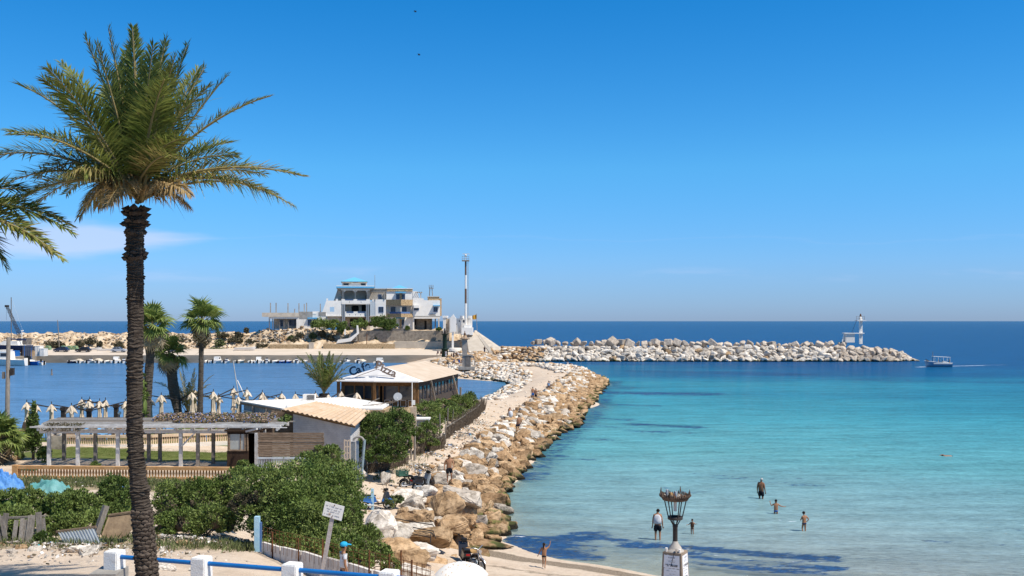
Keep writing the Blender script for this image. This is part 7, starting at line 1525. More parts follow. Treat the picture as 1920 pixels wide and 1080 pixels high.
# the excursion boat under way
D = 250.0; eb = T('fishing_boat', 'blue and white wooden fishing boat under a white awning, heading past the breakwater tip', 'boat', ((1758-CX)/F*D, D, .05), math.pi-.04); b = MB(); hull(b, 6.6, 2.3, .95, 0, .55, 1); pt('hull', b, [mat('faded_blue_hull', (.20,.32,.45), (.30,.42,.52), 2, .6), m_white], eb)
pt('stripe', MB().box(-3.2,1.12,.72,1.4,1.19,.9), m_white, eb); pt('gunwale', MB().box(-3.2,-1.19,.72,1.4,-1.12,.9), m_white, eb)
pt('awning', MB().prism([(-2.9,-.95,2.35),(1.3,-.95,2.55),(1.3,.95,2.55),(-2.9,.95,2.35)], (0,0,.07)), m_white, eb)
for x in (-3.0,-1.2,.2,1.4):
    for y in (-1,1): pt('awning_post', MB().tube([(x*.9,y*.9,.9),(x*.9,y*.9,2.4)], .045, 5), m_white, eb)
pt('mast', MB().tube([(1.2,0,.9),(1.2,0,3.8)], .06, 5), m_greyd, eb); pt('engine_box', MB().box(-2.2,-.5,.85,-1.2,.5,1.4), m_white, eb); pt('winch', MB().box(2.2,-.4,1.1,2.8,.4,1.6), m_black, eb); pt('pulpit', MB().tube([(2.2,-.5,1.4),(3.1,0,2.0),(2.2,.5,1.4)], .04, 5), m_iron, eb)
# ------------------------------------------------------------------ people
def skin_mesh(name, joints, edges, rad, m, root, sub=1):
    """one continuous surface grown round a skeleton"""
    names = list(joints); me = bpy.data.meshes.new(name); me.from_pydata([tuple(joints[k]) for k in names], [(names.index(a), names.index(b)) for a, b in edges], []); o = bpy.data.objects.new(name, me); col.objects.link(o)
    md = o.modifiers.new('skin', 'SKIN'); md.use_smooth_shade = True; sv = me.skin_vertices[0].data
    for i, k in enumerate(names):
        r = rad[k]; sv[i].radius = r if isinstance(r, tuple) else (r, r); sv[i].use_root = (k == root)
    if sub: s_ = o.modifiers.new('sub', 'SUBSURF'); s_.levels = sub; s_.render_levels = sub
    bpy.context.view_layer.update(); res = bpy.data.meshes.new_from_object(o.evaluated_get(bpy.context.evaluated_depsgraph_get())); bpy.data.objects.remove(o); bpy.data.meshes.remove(me)
    res.materials.clear(); res.materials.append(m); res.name = name
    res.polygons.foreach_set('use_smooth', [True]*len(res.polygons)); return res
BJ = dict(pel=(0,0,.93), spi=(0,.01,1.12), che=(0,.0,1.33), nek=(0,0,1.48), hd0=(0,.015,1.56), hd1=(0,.02,1.64), hd2=(0,.01,1.71),
 ls=(-.17,0,1.41), le=(-.23,-.02,1.13), lw=(-.25,.05,.88), lh=(-.255,.07,.81), rs=(.17,0,1.41), re=(.23,-.02,1.13), rw=(.25,.05,.88), rh=(.255,.07,.81),
 lp=(-.09,0,.88), lk=(-.10,.02,.48), la=(-.10,-.02,.09), lt=(-.11,.13,.03), rp=(.09,0,.88), rk=(.10,.02,.48), ra=(.10,-.02,.09), rt=(.11,.13,.03))
BR = dict(pel=(.160,.11), spi=(.150,.105), che=(.168,.115), nek=.056, hd0=(.062,.075), hd1=(.078,.092), hd2=(.05,.06), ls=.066, le=.048, lw=.033, lh=(.038,.022), rs=.066, re=.048, rw=.033, rh=(.038,.022), lp=.095, lk=.060, la=.038, lt=.03, rp=.095, rk=.060, ra=.038, rt=.03)
BE = [('pel','spi'),('spi','che'),('che','nek'),('nek','hd0'),('hd0','hd1'),('hd1','hd2'),('che','ls'),('ls','le'),('le','lw'),('lw','lh'),('che','rs'),('rs','re'),('re','rw'),('rw','rh'),('pel','lp'),('lp','lk'),('lk','la'),('la','lt'),('pel','rp'),('rp','rk'),('rk','ra'),('ra','rt')]
def person(label, loc, face, h=1.75, pose=None, skin=None, hair=m_hair, clothes=(), child=False, fat=1.0, detail=True, long_hair=False, cap=None, group=None, size=None):
    """pose overrides joints (metres for a 1.75 m body, x right, y forward); clothes: (kind, material)"""
    j = {k: V(v) for k, v in BJ.items()}; r = dict(BR); s = h/1.74
    if pose:
        for k, v in pose.items(): j[k] = V(v)
    if child:
        c_ = j['nek']
        for k in ('hd0','hd1','hd2'): j[k] = c_+(j[k]-c_)*1.22; r[k] = tuple(q*1.24 for q in r[k])
    for k in r:
        if k in ('spi','pel','che'): r[k] = tuple(q*fat for q in r[k])
    e = list(BE)
    if detail:
        for sd_ in 'lr':
            hb = j[sd_+'h']; d = (hb-j[sd_+'w']).normalized(); sx = d.cross(V((0,1,0))); sx = sx.normalized() if sx.length > .1 else V((1,0,0)); sg = -1 if sd_ == 'l' else 1
            for i, (o_, l_) in enumerate(((-.028,.062),(-.010,.075),(.009,.072),(.027,.055))):
                a, c_ = f'{sd_}f{i}a', f'{sd_}f{i}b'; j[a] = hb+d*.045+sx*o_; j[c_] = hb+d*(.045+l_)+sx*o_*1.15+V((0,.012,0)); r[a] = .0095; r[c_] = .007; e += [(sd_+'h', a), (a, c_)]
            j[sd_+'ta'] = hb+d*.01+V((0,.035,0)); j[sd_+'tb'] = hb+d*.045+V((0,.055,0)); r[sd_+'ta'] = .011; r[sd_+'tb'] = .008; e += [(sd_+'h', sd_+'ta'), (sd_+'ta', sd_+'tb')]
    S = lambda d_: {k: v*s for k, v in d_.items()}; rr = {k: (tuple(q*s for q in v) if isinstance(v, tuple) else v*s) for k, v in r.items()}
    root = T('person', label, 'person', loc, face, group); link('body', skin_mesh('body', S(j), e, rr, skin or m_skin, 'pel'), root)
    hd = j['hd1']; up = (j['hd2']-j['nek']).normalized(); k_ = (1.24 if child else 1)*s; hb = MB(); n = 10
    hb.ball(hd*s+up*.022*k_+V((0,-.018*k_,0)), (.088*k_,.098*k_,.088*k_), 10, 0, 7)
    if cap: pass
    link('hair', hb.mesh('hair', hair), root)
    if long_hair: link('ponytail', MB().tube([hd*s+V((0,-.09,.04))*k_, hd*s+V((0,-.13,-.08))*k_, hd*s+V((0,-.10,-.26))*k_], [.04*k_,.05*k_,.015*k_], 6).mesh('ponytail', hair), root)
    if detail:
        fb = MB(); f0 = hd*s; fb.ball(f0+V((0,.098,-.012))*k_, (.013*k_,.02*k_,.022*k_), 6, 0, 4)
        for sx in (-1,1): fb.ball(f0+V((sx*.085,-.0,-.01))*k_, (.012*k_,.022*k_,.032*k_), 6, 0, 4); fb.ball(f0+V((sx*.032,.085,.012))*k_, (.012*k_,.01*k_,.008*k_), 6, 1, 4)
        fb.ball(f0+V((0,.088,-.05))*k_, (.024*k_,.008*k_,.007*k_), 6, 2, 4); link('face', fb.mesh('face', [skin or m_skin, m_cloth_bk, mat('lips', (.28,.10,.08), None) if 'lips' not in bpy.data.materials else bpy.data.materials['lips']]), root)
    if cap:
        cb = MB().ball(hd*s+up*.045*k_+V((0,-.01*k_,0)), (.10*k_,.11*k_,.085*k_), 12, 0, 8); link('cap', cb.mesh('cap', cap), root)
        link('cap_peak', MB().prism([hd*s+V((-.07,.07,.045))*k_, hd*s+V((.07,.07,.045))*k_, hd*s+V((.055,.19,.022))*k_, hd*s+V((-.055,.19,.022))*k_], (0,0,.012)).mesh('cap_peak', cap), root)
    for kind, m in clothes:
        cj, ce, cr_ = {}, [], {}
        def ad(k, p, rad_): cj[k] = p; cr_[k] = tuple(q*1.13+.008 for q in rad_) if isinstance(rad_, tuple) else rad_*1.18+.008
        if kind in ('shorts', 'trunks', 'trousers'):
            q = {'shorts':.86,'trunks':.22,'trousers':1.0}[kind]; ad('pel', j['pel'], r['pel']); ad('w', j['pel'].lerp(j['spi'], .35), r['pel'])
            ce.append(('pel','w'))
            for sd_ in 'lr':
                p_ = j[sd_+'p']; ad(sd_+'p', p_, r[sd_+'p']); ad(sd_+'q', p_.lerp(j[sd_+'k'], q), (r[sd_+'p']*.95 if kind != 'trunks' else r[sd_+'p']*.98)); ce += [('pel',sd_+'p'),(sd_+'p',sd_+'q')]
                if kind == 'trousers': ad(sd_+'r', j[sd_+'k'].lerp(j[sd_+'a'], .85), .05); ce.append((sd_+'q',sd_+'r'))
        elif kind in ('vest', 'shirt'):
            W_ = lambda q: (q[0]*1.22, q[1]*1.12); ad('pel', j['pel'].lerp(j['spi'], -.1), W_(r['pel'])); ad('spi', j['spi'], W_(r['spi'])); ad('che', j['che'], W_(r['che'])); ad('nk', j['che'].lerp(j['nek'], .45), (.10,.07)); ce += [('pel','spi'),('spi','che'),('che','nk')]
            for sd_ in 'lr':
                ad(sd_+'s', j[sd_+'s']*(1 if kind == 'shirt' else .82)+(V((0,0,0)) if kind == 'shirt' else V((0,0,j[sd_+'s'].z*.18+.01))), .055 if kind == 'shirt' else .045); ce.append(('che', sd_+'s'))
                if kind == 'shirt': ad(sd_+'m', j[sd_+'s'].lerp(j[sd_+'e'], .55), .055); ce.append((sd_+'s', sd_+'m'))
        link(kind, skin_mesh(kind, {k: v*s for k, v in cj.items()}, ce, {k: (tuple(q*s for q in v) if isinstance(v, tuple) else v*s) for k, v in cr_.items()}, m, 'pel'), root)
    return root
walk = dict(lk=(-.10,.16,.50), la=(-.10,.10,.10), lt=(-.11,.25,.06), rk=(.10,.02,.49), ra=(.10,-.20,.14), rt=(.11,-.08,.04))
p = G(1233,1017,-.12); person('man in a white vest and black shorts wading at the water edge, seen from behind', p, R(-12), 1.78, dict(lh=(-.27,.06,.80), rh=(.27,.08,.80), hd1=(.02,.04,1.62), hd2=(.03,.04,1.69), rk=(.11,.10,.5), ra=(.12,.02,.1), rt=(.13,.15,.04)), m_skin, m_hair, (('shorts',m_cloth_bk),('vest',m_cloth_w)), fat=1.2)
p = G(1298,1006,-.12); person('toddler in a dark swimsuit standing in shallow water with arms held out', p, R(150), .92, dict(le=(-.30,.04,1.30), lw=(-.44,.12,1.34), lh=(-.50,.14,1.36), re=(.30,.06,1.24), rw=(.42,.14,1.18), rh=(.47,.17,1.17)), m_skin, m_hair, (('trunks',m_cloth_bk),('vest',mat('brown_swimsuit', (.10,.05,.03), None))), child=True)
p = G(1427,947,-.42); person('grey haired man in black trunks standing knee deep in the sea', p, R(-28), 1.76, dict(hd1=(.03,.05,1.62), hd2=(.03,.04,1.69), nek=(.01,.03,1.47), che=(0,.02,1.33)), m_skind, m_hairg, (('shorts',m_cloth_bk),), fat=1.1)
p = G(1455,978,-.45); person('boy in blue trunks splashing forward with his arms spread', p, R(-5), 1.28, dict(le=(-.36,.06,1.28), lw=(-.44,.10,1.48), lh=(-.45,.12,1.56), re=(.36,-.04,1.27), rw=(.60,.0,1.22), rh=(.68,.02,1.22), lk=(-.10,.2,.52), la=(-.1,.1,.12)), m_skin, m_hair, (('trunks',m_cloth_b),), child=True)
p = G(1508,1003,-.22); person('boy in black trunks wading with one hand on his hip', p, R(20), 1.26, dict(re=(.34,-.10,1.18), rw=(.22,-.02,1.0), rh=(.17,.04,.97), le=(-.26,.06,1.16), lw=(-.18,.22,1.08), lh=(-.14,.27,1.08), hd1=(-.03,.03,1.63), lk=(-.1,.12,.5)), m_skin, m_hair, (('trunks',m_cloth_n),), child=True)
p = G(1784,855,0.02); sw_ = person('swimmer face down in the open turquoise water', p+V((0,0,-.12)), R(80), 1.7, dict(pel=(0,0,.05), spi=(0,.2,.09), che=(0,.42,.10), nek=(0,.57,.10), hd0=(0,.64,.11), hd1=(0,.72,.12), hd2=(0,.79,.11), ls=(-.17,.5,.1), le=(-.35,.68,.05), lw=(-.30,.95,.02), lh=(-.28,1.02,.0), rs=(.17,.5,.1), re=(.36,.62,.18), rw=(.32,.88,.1), rh=(.3,.95,.05), lp=(-.09,-.06,.04), lk=(-.1,-.45,.0), la=(-.1,-.85,.02), lt=(-.1,-.98,-.02), rp=(.09,-.06,.04), rk=(.1,-.45,.0), ra=(.1,-.85,-.04), rt=(.1,-.98,-.06)), m_skin, m_hair, (('trunks',m_cloth_n),), detail=False)
bx, by = P(1020,0,45).x, 45.0; person('girl in dark swim shorts with a long ponytail raising one arm on the beach', V((bx,by,gz(bx,by)-.01)), R(-14), 1.12, dict(walk, re=(.33,.10,1.52), rw=(.40,.16,1.74), rh=(.41,.17,1.82), le=(-.29,-.05,1.16), lw=(-.38,-.06,.98), lh=(-.41,-.06,.92)), m_skin, m_hair, (('trunks',m_cloth_bk),), child=True, long_hair=True)
cx_ = P(644,0,22.1).x; person('child in a cyan cap and white shirt walking past the white wall', V((cx_,22.1,gz(cx_,22.1)+.02)), R(-62), 1.16, walk, m_skin, m_hair, (('shirt',m_cloth_w),('shorts',m_cloth_n)), child=True, cap=m_cap)
# the bather picking his way over the boulders
mx = P(842,0,59.3); mzz = P(842,905,59.3).z; person('shirtless man in black shorts standing on the jetty boulders', V((mx.x,59.3,mzz)), R(-165), 1.69, dict(le=(-.27,.05,1.16), lw=(-.22,.20,.98), lh=(-.18,.25,.93), re=(.28,-.03,1.15), rw=(.30,.06,.92), rh=(.30,.1,.85), lk=(-.12,.14,.52), la=(-.14,.02,.14), lt=(-.15,.15,.09), hd1=(0,.05,1.62), hd2=(0,.05,1.69)), m_skin, m_hair, (('shorts',m_cloth_bk),))
put_rock(RK['ochre', 3], V((mx.x,59.4,mzz-.50)), 1.6, .4, .1, 'flat topped ochre boulder under the standing shirtless man', 'boulder', sq=(1.2,1,.75))
def pj(px, py, z): return G(px, py, z)
for px, py, z, face, h, cl, lb, ps in ((999,749,1.75,10,1.55,(('shorts',m_cloth_b),),'boy in bright blue shorts on the jetty path, back turned',None),(1004.5,751,1.75,-20,1.5,(('shorts',m_cloth_bk),),'boy in black shorts beside the one in blue on the jetty path',walk),
    (956,786,1.75,0,1.3,(('trunks',m_cloth_bk),),'boy bending under a white towel among the rocks',dict(che=(0,.18,1.25), nek=(0,.28,1.34), hd0=(0,.33,1.38), hd1=(0,.38,1.42), hd2=(0,.42,1.46), ls=(-.17,.2,1.3), rs=(.17,.2,1.3), le=(-.22,.3,1.05), re=(.22,.3,1.05), lw=(-.2,.4,.85), lh=(-.2,.42,.78), rw=(.2,.4,.85), rh=(.2,.42,.78))),
    (973,812,1.6,30,1.6,(('shorts',m_cloth_n),),'dark haired person crouching in the shade of the boulders',dict(lk=(-.12,.4,.62), la=(-.1,.1,.3), rk=(.12,.4,.62), ra=(.1,.1,.3), lt=(-.1,.25,.25), rt=(.1,.25,.25))),
    (1029,735,2.0,0,1.5,(('shirt',mat('pale_blue_cloth', (.25,.38,.55), None)),('shorts',m_cloth_n)),'person in a pale blue shirt sitting on the far rocks',dict(lk=(-.12,.4,.8), la=(-.1,.42,.4), rk=(.12,.4,.8), ra=(.1,.42,.4), lt=(-.1,.55,.36), rt=(.1,.55,.36)))):
    person(lb, pj(px,py,z), R(face), h, ps, m_skin, m_hair, cl, child=h < 1.4, detail=False)
tw = G(957.5,783,2.2); b = MB().ball(tw+V((0,-.2,.35)), (.22,.16,.34), 8, 0, 6); one('towel', b, m_cloth_w, 'white towel draped over the bending boy', 'towel')
for px, py, D, face, h, cl, lb, bend in ((1064.5,691,212,0,1.6,(('shirt',m_cloth_w),('shorts',m_cloth_n)),'person in white sitting on the tip of the jetty bend',1),(1073,692,211,90,1.7,(('shorts',m_cloth_bk),),'bare backed person bending beside the one in white',2),(908.5,661.5,270,0,1.75,(('shirt',m_cloth_bk),('trousers',m_cloth_n)),'person in black walking on the quay below the apron',0)):
    ps = {0:walk,1:dict(lk=(-.12,.4,.8), la=(-.1,.42,.4), rk=(.12,.4,.8), ra=(.1,.42,.4), lt=(-.1,.55,.36), rt=(.1,.55,.36)),2:dict(spi=(0,.10,1.08), che=(0,.34,1.2), nek=(0,.5,1.22), hd0=(0,.56,1.2), hd1=(0,.63,1.19), hd2=(0,.69,1.18), ls=(-.17,.36,1.2), rs=(.17,.36,1.2), le=(-.2,.42,.95), re=(.2,.42,.95), lw=(-.2,.5,.72), rw=(.2,.5,.72), lh=(-.2,.52,.66), rh=(.2,.52,.66))}[bend]
    person(lb, P(px,py,D), R(face), h, ps, m_skind, m_hair, cl, detail=False)
sit = dict(lk=(-.12,.4,.85), la=(-.1,.42,.45), rk=(.12,.4,.85), ra=(.1,.42,.45), lt=(-.1,.55,.41), rt=(.1,.55,.41))
i = 0
for px, py, D, cl, ps, lb in ((821,669,252,(('shirt',m_cloth_n),),sit,'person in navy sitting left of the dark green harbour light'),(827,669.5,252,(('shirt',m_cloth_bk),),sit,'person in black sitting at the foot of the dark green harbour light'),(836,669.5,251,(('shirt',m_cloth_w),('trousers',m_cloth_w)),None,'person in white standing before the dark green harbour light'),(846.5,675,243,(('shorts',m_cloth_bk),),None,'bather in black shorts left of the grey beacon'),(850.5,673,243,(('shorts',m_cloth_n),),None,'bather in navy shorts among the group left of the grey beacon'),(856,672.5,243,(('shorts',m_cloth_bk),),sit,'bather sitting in the group left of the grey beacon'),(858.8,672,243,(('shirt',m_cloth_w),),None,'bather with a white shirt next to the grey beacon'),(851.5,687,217,(('shirt',m_cloth_b),),sit,'person in bright blue sitting below the ochre rocks'),(861,686.5,216,(('shirt',m_cloth_b),('shorts',m_cloth_b)),sit,'second person in bright blue sitting near the beacon plinth'),(867.5,685.5,214,(('shorts',m_cloth_b),),sit,'bare chested person with blue shorts at the beacon plinth')):
    person(lb, P(px,py,D), R(random.uniform(-180,180)), 1.7, ps, m_skind if i % 2 else m_skin, m_hair, cl, detail=False); i += 1
for px, x2 in ((1760,0),(1767,0),(1780,0)): person({1760:'helmsman in dark clothes under the boat awning',1767:'passenger sitting amidships under the boat awning',1780:'man standing at the stern of the fishing boat'}[px], P(px,687,250.2)+V((0,0,.1 if px != 1767 else -.2)), R(90), 1.7, sit if px == 1767 else None, m_skind, m_hair, (('shirt',m_cloth_bk if px != 1767 else m_cloth_w),('trousers',m_cloth_n)), detail=False)

# ------------------------------------------------------------------ two-wheelers
def wheel(parent, x, r_, wd, z=None):
    z = r_ if z is None else z; n = 18; b = MB(); pts = [(x+r_*.84*math.cos(a), 0, z+r_*.84*math.sin(a)) for a in np.linspace(0, 2*math.pi, n+1)]; b.tube(pts, r_*.16, 6, cap=False); w_ = pt('wheel', b, m_black, parent)
    pt('rim', MB().tube([(x,-wd*.25,z),(x,wd*.25,z)], r_*.55, 12), m_alu, w_); return w_
def scooter(label, loc, rz, m, lean=.10, leg=m_alu):
    r = T('motor_scooter', label, 'scooter', loc, rz); r.rotation_euler = (lean, 0, rz)
    wheel(r, .62, .24, .12); wheel(r, -.58, .24, .14)
    pt('rear_body', MB().prism([(-.88,-.15,.55),(-.95,-.12,.70),(-.60,-.15,.74),(-.05,-.14,.70),(.02,-.13,.42),(-.30,-.16,.34),(-.6,-.16,.46)][::-1], (0,.30,0)), m, r)
    pt('seat', MB().prism([(-.82,-.13,.741),(-.85,-.1,.84),(-.45,-.13,.83),(-.02,-.12,.77),(.0,-.1,.71)][::-1], (0,.26,0)), m_black, r)
    pt('footboard', MB().box(-.05,-.17,.28,.42,.17,.34), m_black, r); pt('leg_shield', MB().prism([(.36,-.21,.30),(.44,-.21,.30),(.66,-.17,.86),(.60,-.17,.92)][::-1], (0,.42,0)).prism([(.55,-.12,.55),(.78,-.10,.60),(.70,-.09,.88),(.60,-.12,.90)][::-1], (0,.22,0)), leg, r)
    pt('front_mudguard', MB().tube([(.62+.29*math.cos(a),0,.24+.29*math.sin(a)) for a in np.linspace(.1,2.6,8)], .075, 6), m, r); pt('fork', MB().tube([(.62,.08,.24),(.60,.05,.88)], .025, 6).tube([(.62,-.08,.24),(.60,-.05,.88)], .025, 6), m_chrome, r)
    h_ = pt('handlebar', MB().tube([(.44,-.34,1.02),(.56,-.15,1.0),(.58,0,.97),(.56,.15,1.0),(.44,.34,1.02)], .018, 6).box(.50,-.12,.93,.68,.12,1.06), m_black, r); pt('headlight', MB().ball((.69,0,.99), (.03,.07,.05), 8), m_white, h_)
    for s_ in (-1,1): pt('mirror', MB().tube([(.55,s_*.18,1.03),(.52,s_*.26,1.2)], .008, 4).ball((.52,s_*.27,1.23), (.015,.055,.04), 8), m_black, h_)
    pt('exhaust', MB().tube([(-.2,-.2,.25),(-.8,-.22,.32)], [.05,.06], 8), m_alu, r); pt('tail_light', MB().box(-.965,-.08,.62,-.94,.08,.70), mat('tail_red', (.35,.02,.02), None, rough=.3) if 'tail_red' not in bpy.data.materials else bpy.data.materials['tail_red'], r); pt('stand', MB().tube([(-.1,.1,.3),(-.15,.28,.0)], .015, 5), m_iron, r); return r
def moped(label, loc, rz, m, crate=None, seatm=m_black, lean=.10):
    r = T('moped', label, 'moped', loc, rz); r.rotation_euler = (lean, 0, rz); wheel(r, .60, .29, .07); wheel(r, -.55, .29, .07)
    pt('frame', MB().tube([(-.55,0,.29),(-.1,0,.36),(.30,0,.55),(.46,0,.86)], .035, 6).tube([(-.1,0,.36),(-.28,0,.72)], .03, 6).tube([(-.55,.06,.29),(-.5,.06,.72)], .02, 5).tube([(-.55,-.06,.29),(-.5,-.06,.72)], .02, 5), m, r)
    pt('tank', MB().prism([(-.05,-.09,.52),(.30,-.10,.58),(.36,-.08,.74),(.02,-.09,.70)][::-1], (0,.18,0)), m, r); pt('engine', MB().box(-.18,-.12,.2,.14,.12,.44).tube([(.14,0,.3),(.26,0,.36)], .08, 8), m_alu, r)
    pt('seat', MB().prism([(-.62,-.12,.74),(-.62,-.12,.83),(-.30,-.13,.84),(.02,-.09,.79),(.02,-.07,.72)][::-1], (0,.24,0)), seatm, r)
    pt('fork', MB().tube([(.60,.06,.29),(.45,.06,.93)], .02, 5).tube([(.60,-.06,.29),(.45,-.06,.93)], .02, 5), m_chrome, r); hb = pt('handlebar', MB().tube([(.28,-.32,1.04),(.40,-.2,1.06),(.44,0,.95),(.40,.2,1.06),(.28,.32,1.04)], .016, 6), m_chrome, r); pt('headlight', MB().tube([(.48,0,.88),(.58,0,.88)], [.05,.08], 10), m_chrome, hb)
    for x in (.60,-.55): pt('mudguard', MB().tube([(x+.33*math.cos(a),0,.29+.33*math.sin(a)) for a in np.linspace(.4,2.6,8)], .045, 5), m_chrome if m is not m_cb else m, r)
    pt('exhaust', MB().tube([(.1,-.14,.22),(-.75,-.15,.26)], [.025,.04], 6), m_chrome, r)
    if crate:
        b = MB(); z0_, z1_ = .86, 1.13
        for i in range(4): zz = z0_+.075*i; b.box(-.98,-.24,zz,-.38,-.22,zz+.045).box(-.98,.22,zz,-.38,.24,zz+.045).box(-.98,-.22,zz,-.96,.22,zz+.045).box(-.40,-.22,zz,-.38,.22,zz+.045)
        for x, y in ((-.97,-.23),(-.39,-.23),(-.97,.23),(-.39,.23),(-.68,-.23),(-.68,.23)): b.box(x-.015,y-.015,z0_,x+.015,y+.015,z1_)
        b.box(-.96,-.22,z0_-.02,-.40,.22,z0_+.005); one_ = link('crate', b.mesh('crate', crate), None); one_.parent = None; M_ = Matrix.Translation(V(loc)) @ Matrix.Rotation(rz, 4, 'Z') @ Matrix.Rotation(lean, 4, 'X'); one_.matrix_world = M_; tag(one_, 'dark green plastic crate strapped on the moped rack', 'crate')
        pt('rack', MB().box(-.95,-.16,.80,-.40,.16,.835), m_iron, r)
    return r
m_scb = mat('scooter_blue', (.02,.10,.30), None, rough=.3, spec=.5); m_scn = mat('scooter_black', (.02,.02,.025), None, rough=.3, spec=.5); m_green = mat('dark_green_plastic', (.05,.12,.09), None, rough=.6)
q = gp(705,962,51.2); scooter('blue scooter with a black seat parked behind the big shrub', q, R(28), m_scb, -.12, m_scn)
q = gp(772,917,59.2); moped('dusty moped carrying a crate, parked where the path meets the boulders', q, R(32), m_cb, m_green)
q = gp(789,914,59.6); scooter('grey black scooter parked tight against the crate moped', q, R(55), m_scn, .1, m_alu)
q = gp(870,1062,43.6); scooter('black scooter parked on the beach, seen from behind', q, R(100), m_scn, .08, m_scn)
q = gp(890,1066,43.0); moped('old moped with a tan saddle and chrome fenders on the beach', q, R(-55), m_scn, None, mat('tan_saddle', (.40,.24,.10), None, rough=.6), .10)
# steel frame on the boulders
D = 44.6; sf = T('steel_frame', 'bent black tubular steel frame lying on the ochre boulders', 'frame', P(770,1000,D)); b = MB()
for pts in ([(727,984,D+.3),(730,970,D+.8),(772,978,D+.4),(811,984,D),(815,989,D),(812,1007,D-.5)], [(727,981,D+.3),(770,988,D),(812,996,D-.4)], [(727,984,D+.3),(735,994,D-.3),(770,1000,D-.4),(808,1008,D-.9)], [(812,995,D-.4),(817,1010,D-.6)], [(808,1000,D-.6),(807,1018,D-.8)]): b.tube([P(*q) for q in pts], .024, 6)
pt('tubing', b, m_iron, sf, True)
# slab and broken mesh above the beach
b = MB(); o_ = gp(738,1062,35.0,-.1); b.prism([o_+V((0,0,-.2)), o_+V((1.15,-.45,-.25)), o_+V((1.18,-.45,.42)), o_+V((.1,0,.62))], (.25,.5,.02)); one('concrete_slab', b, m_rw, 'tilted flat white slab between the mesh fence and the beach', 'slab')
fm = T('mesh_fence', 'short run of rusty wire mesh fence in front of the white slab', 'fence', gp(745,1078,31)); b = MB()
for i in range(9): a = P(738+i*8.5,1080+i*1.0,31+i*.2); c_ = P(740+i*8.5,1037+i*3.2,31+i*.2); b.tube([a, c_], .008, 3)
for k in range(4): b.tube([P(738,1046+k*11,31), P(808,1064+k*8,32.6)], .007, 3)
pt('wire_mesh', b, m_rust, fm, True); pt('mesh_post', MB().tube([P(752,1085,31.2), P(752,1032,31.2)], .03, 6), m_rust, fm, True)
# white patterned parasol
D = 37.5; pr_ = T('beach_parasol', 'open white beach parasol printed with small orange sprigs', 'parasol', gp(865,1075,D)); z0_ = P(865,1054,D).z-pr_.location.z; n = 16; rr_ = 1.02; vs = []; prof = [(.0,0),(.25,-.03),(.55,-.12),(.85,-.29),(1.02,-.47)]
for r_, zz in prof:
    for j in range(n): a = 2*math.pi*j/n; sc_ = 1-.02*(j % 2)*(r_ > .6); vs.append((r_*sc_*math.cos(a), r_*sc_*math.sin(a), z0_+zz+.025*(j % 2)*r_))
b = MB().add(vs, [(i*n+j, (i+1)*n+j, (i+1)*n+(j+1) % n, i*n+(j+1) % n) for i in range(4) for j in range(n)], 0, True)
cp = pt('canopy', b, mat('white_print_cloth', (.80,.78,.74), (.72,.66,.56), 14, .8, ramp=(.60,.66)), pr_); b = MB()
for i in range(70):
    a, r_ = random.uniform(0, 6.28), random.uniform(.2,.97); zz = z0_+float(np.interp(r_, [q[0] for q in prof], [q[1] for q in prof]))+.018
    for k in range(3): t = random.uniform(0, 6.28); c_ = V((r_*math.cos(a), r_*math.sin(a), zz)); d = V((math.cos(t), math.sin(t), -.4*(math.cos(t)*math.cos(a)+math.sin(t)*math.sin(a))))*.045; s_ = d.cross(V((0,0,1)))*.28; b.add([c_, c_+d*.5+s_, c_+d, c_+d*.5-s_], [(0,1,2,3)])
pt('sprig_print', b, mat('orange_print', (.52,.30,.12), None), cp)['kind'] = 'stuff'
pt('pole', MB().tube([(0,0,-.1),(0,0,z0_+.06)], .018, 6), m_alu, pr_)
for i in range(8): a = i*math.pi/4; pt('rib', MB().tube([(0,0,z0_-.03)]+[(r_*math.cos(a), r_*math.sin(a), z0_+zz-.015) for r_, zz in prof[1:]], .006, 3), m_alu, pr_)

# ------------------------------------------------------------------ street lamp on its postered pedestal
D = 24.0; lx = P(1266,0,D).x; lz = P(0,1033,D).z; gz0 = gz(lx, D)-.1; lm = T('street_lamp', 'broken ornate iron street lamp without glass on a postered stone pedestal', 'street lamp', (lx, D, gz0), R(-29)); h = lz-gz0
m_ped = mat('brown_grey_stucco', (.30,.235,.18), (.22,.175,.135), 3, .9, .3, 20)
w1, w0 = .232, .232+.04*h
vs = [(-w0,-w0,0),(w0,-w0,0),(w0,w0,0),(-w0,w0,0),(-w1,-w1,h),(w1,-w1,h),(w1,w1,h),(-w1,w1,h)]; ped = pt('pedestal', MB().add(vs, [(0,1,5,4),(1,2,6,5),(2,3,7,6),(3,0,4,7),(4,5,6,7)]), m_ped, lm)
pt('base_moulding', MB().lathe([(.215,h),(.20,h+.03),(.16,h+.05),(.15,h+.09),(.075,h+.19),(.065,h+.24)], n=12), mat('pale_cast_iron', (.46,.42,.37), (.36,.32,.28), 6, .8), lm)
pt('column', MB().lathe([(.06,h+.24),(.06,h+.58),(.072,h+.60),(.05,h+.64)], n=10), m_iron, lm)
b = MB(); zr = h+.80
for i in range(6): a = i*math.pi/3+.2; b.tube([(.05*math.cos(a),.05*math.sin(a),h+.62),(.15*math.cos(a),.15*math.sin(a),zr)], .013, 5)
b.lathe([(.18,zr-.035),(.185,zr),(.18,zr+.035),(.14,zr+.035),(.14,zr-.035)], n=12); pt('lower_ring', b, m_iron, lm)
b = MB(); zc = h+1.24
for i in range(6): a = i*math.pi/3+.2; b.tube([(.165*math.cos(a),.165*math.sin(a),zr),(.265*math.cos(a),.265*math.sin(a),zc)], .014, 5)
pt('cage_bar', b, m_iron, lm)
b = MB().lathe([(.22,zc-.01),(.30,zc-.01),(.335,zc+.05),(.33,zc+.075),(.20,zc+.07)], n=24)
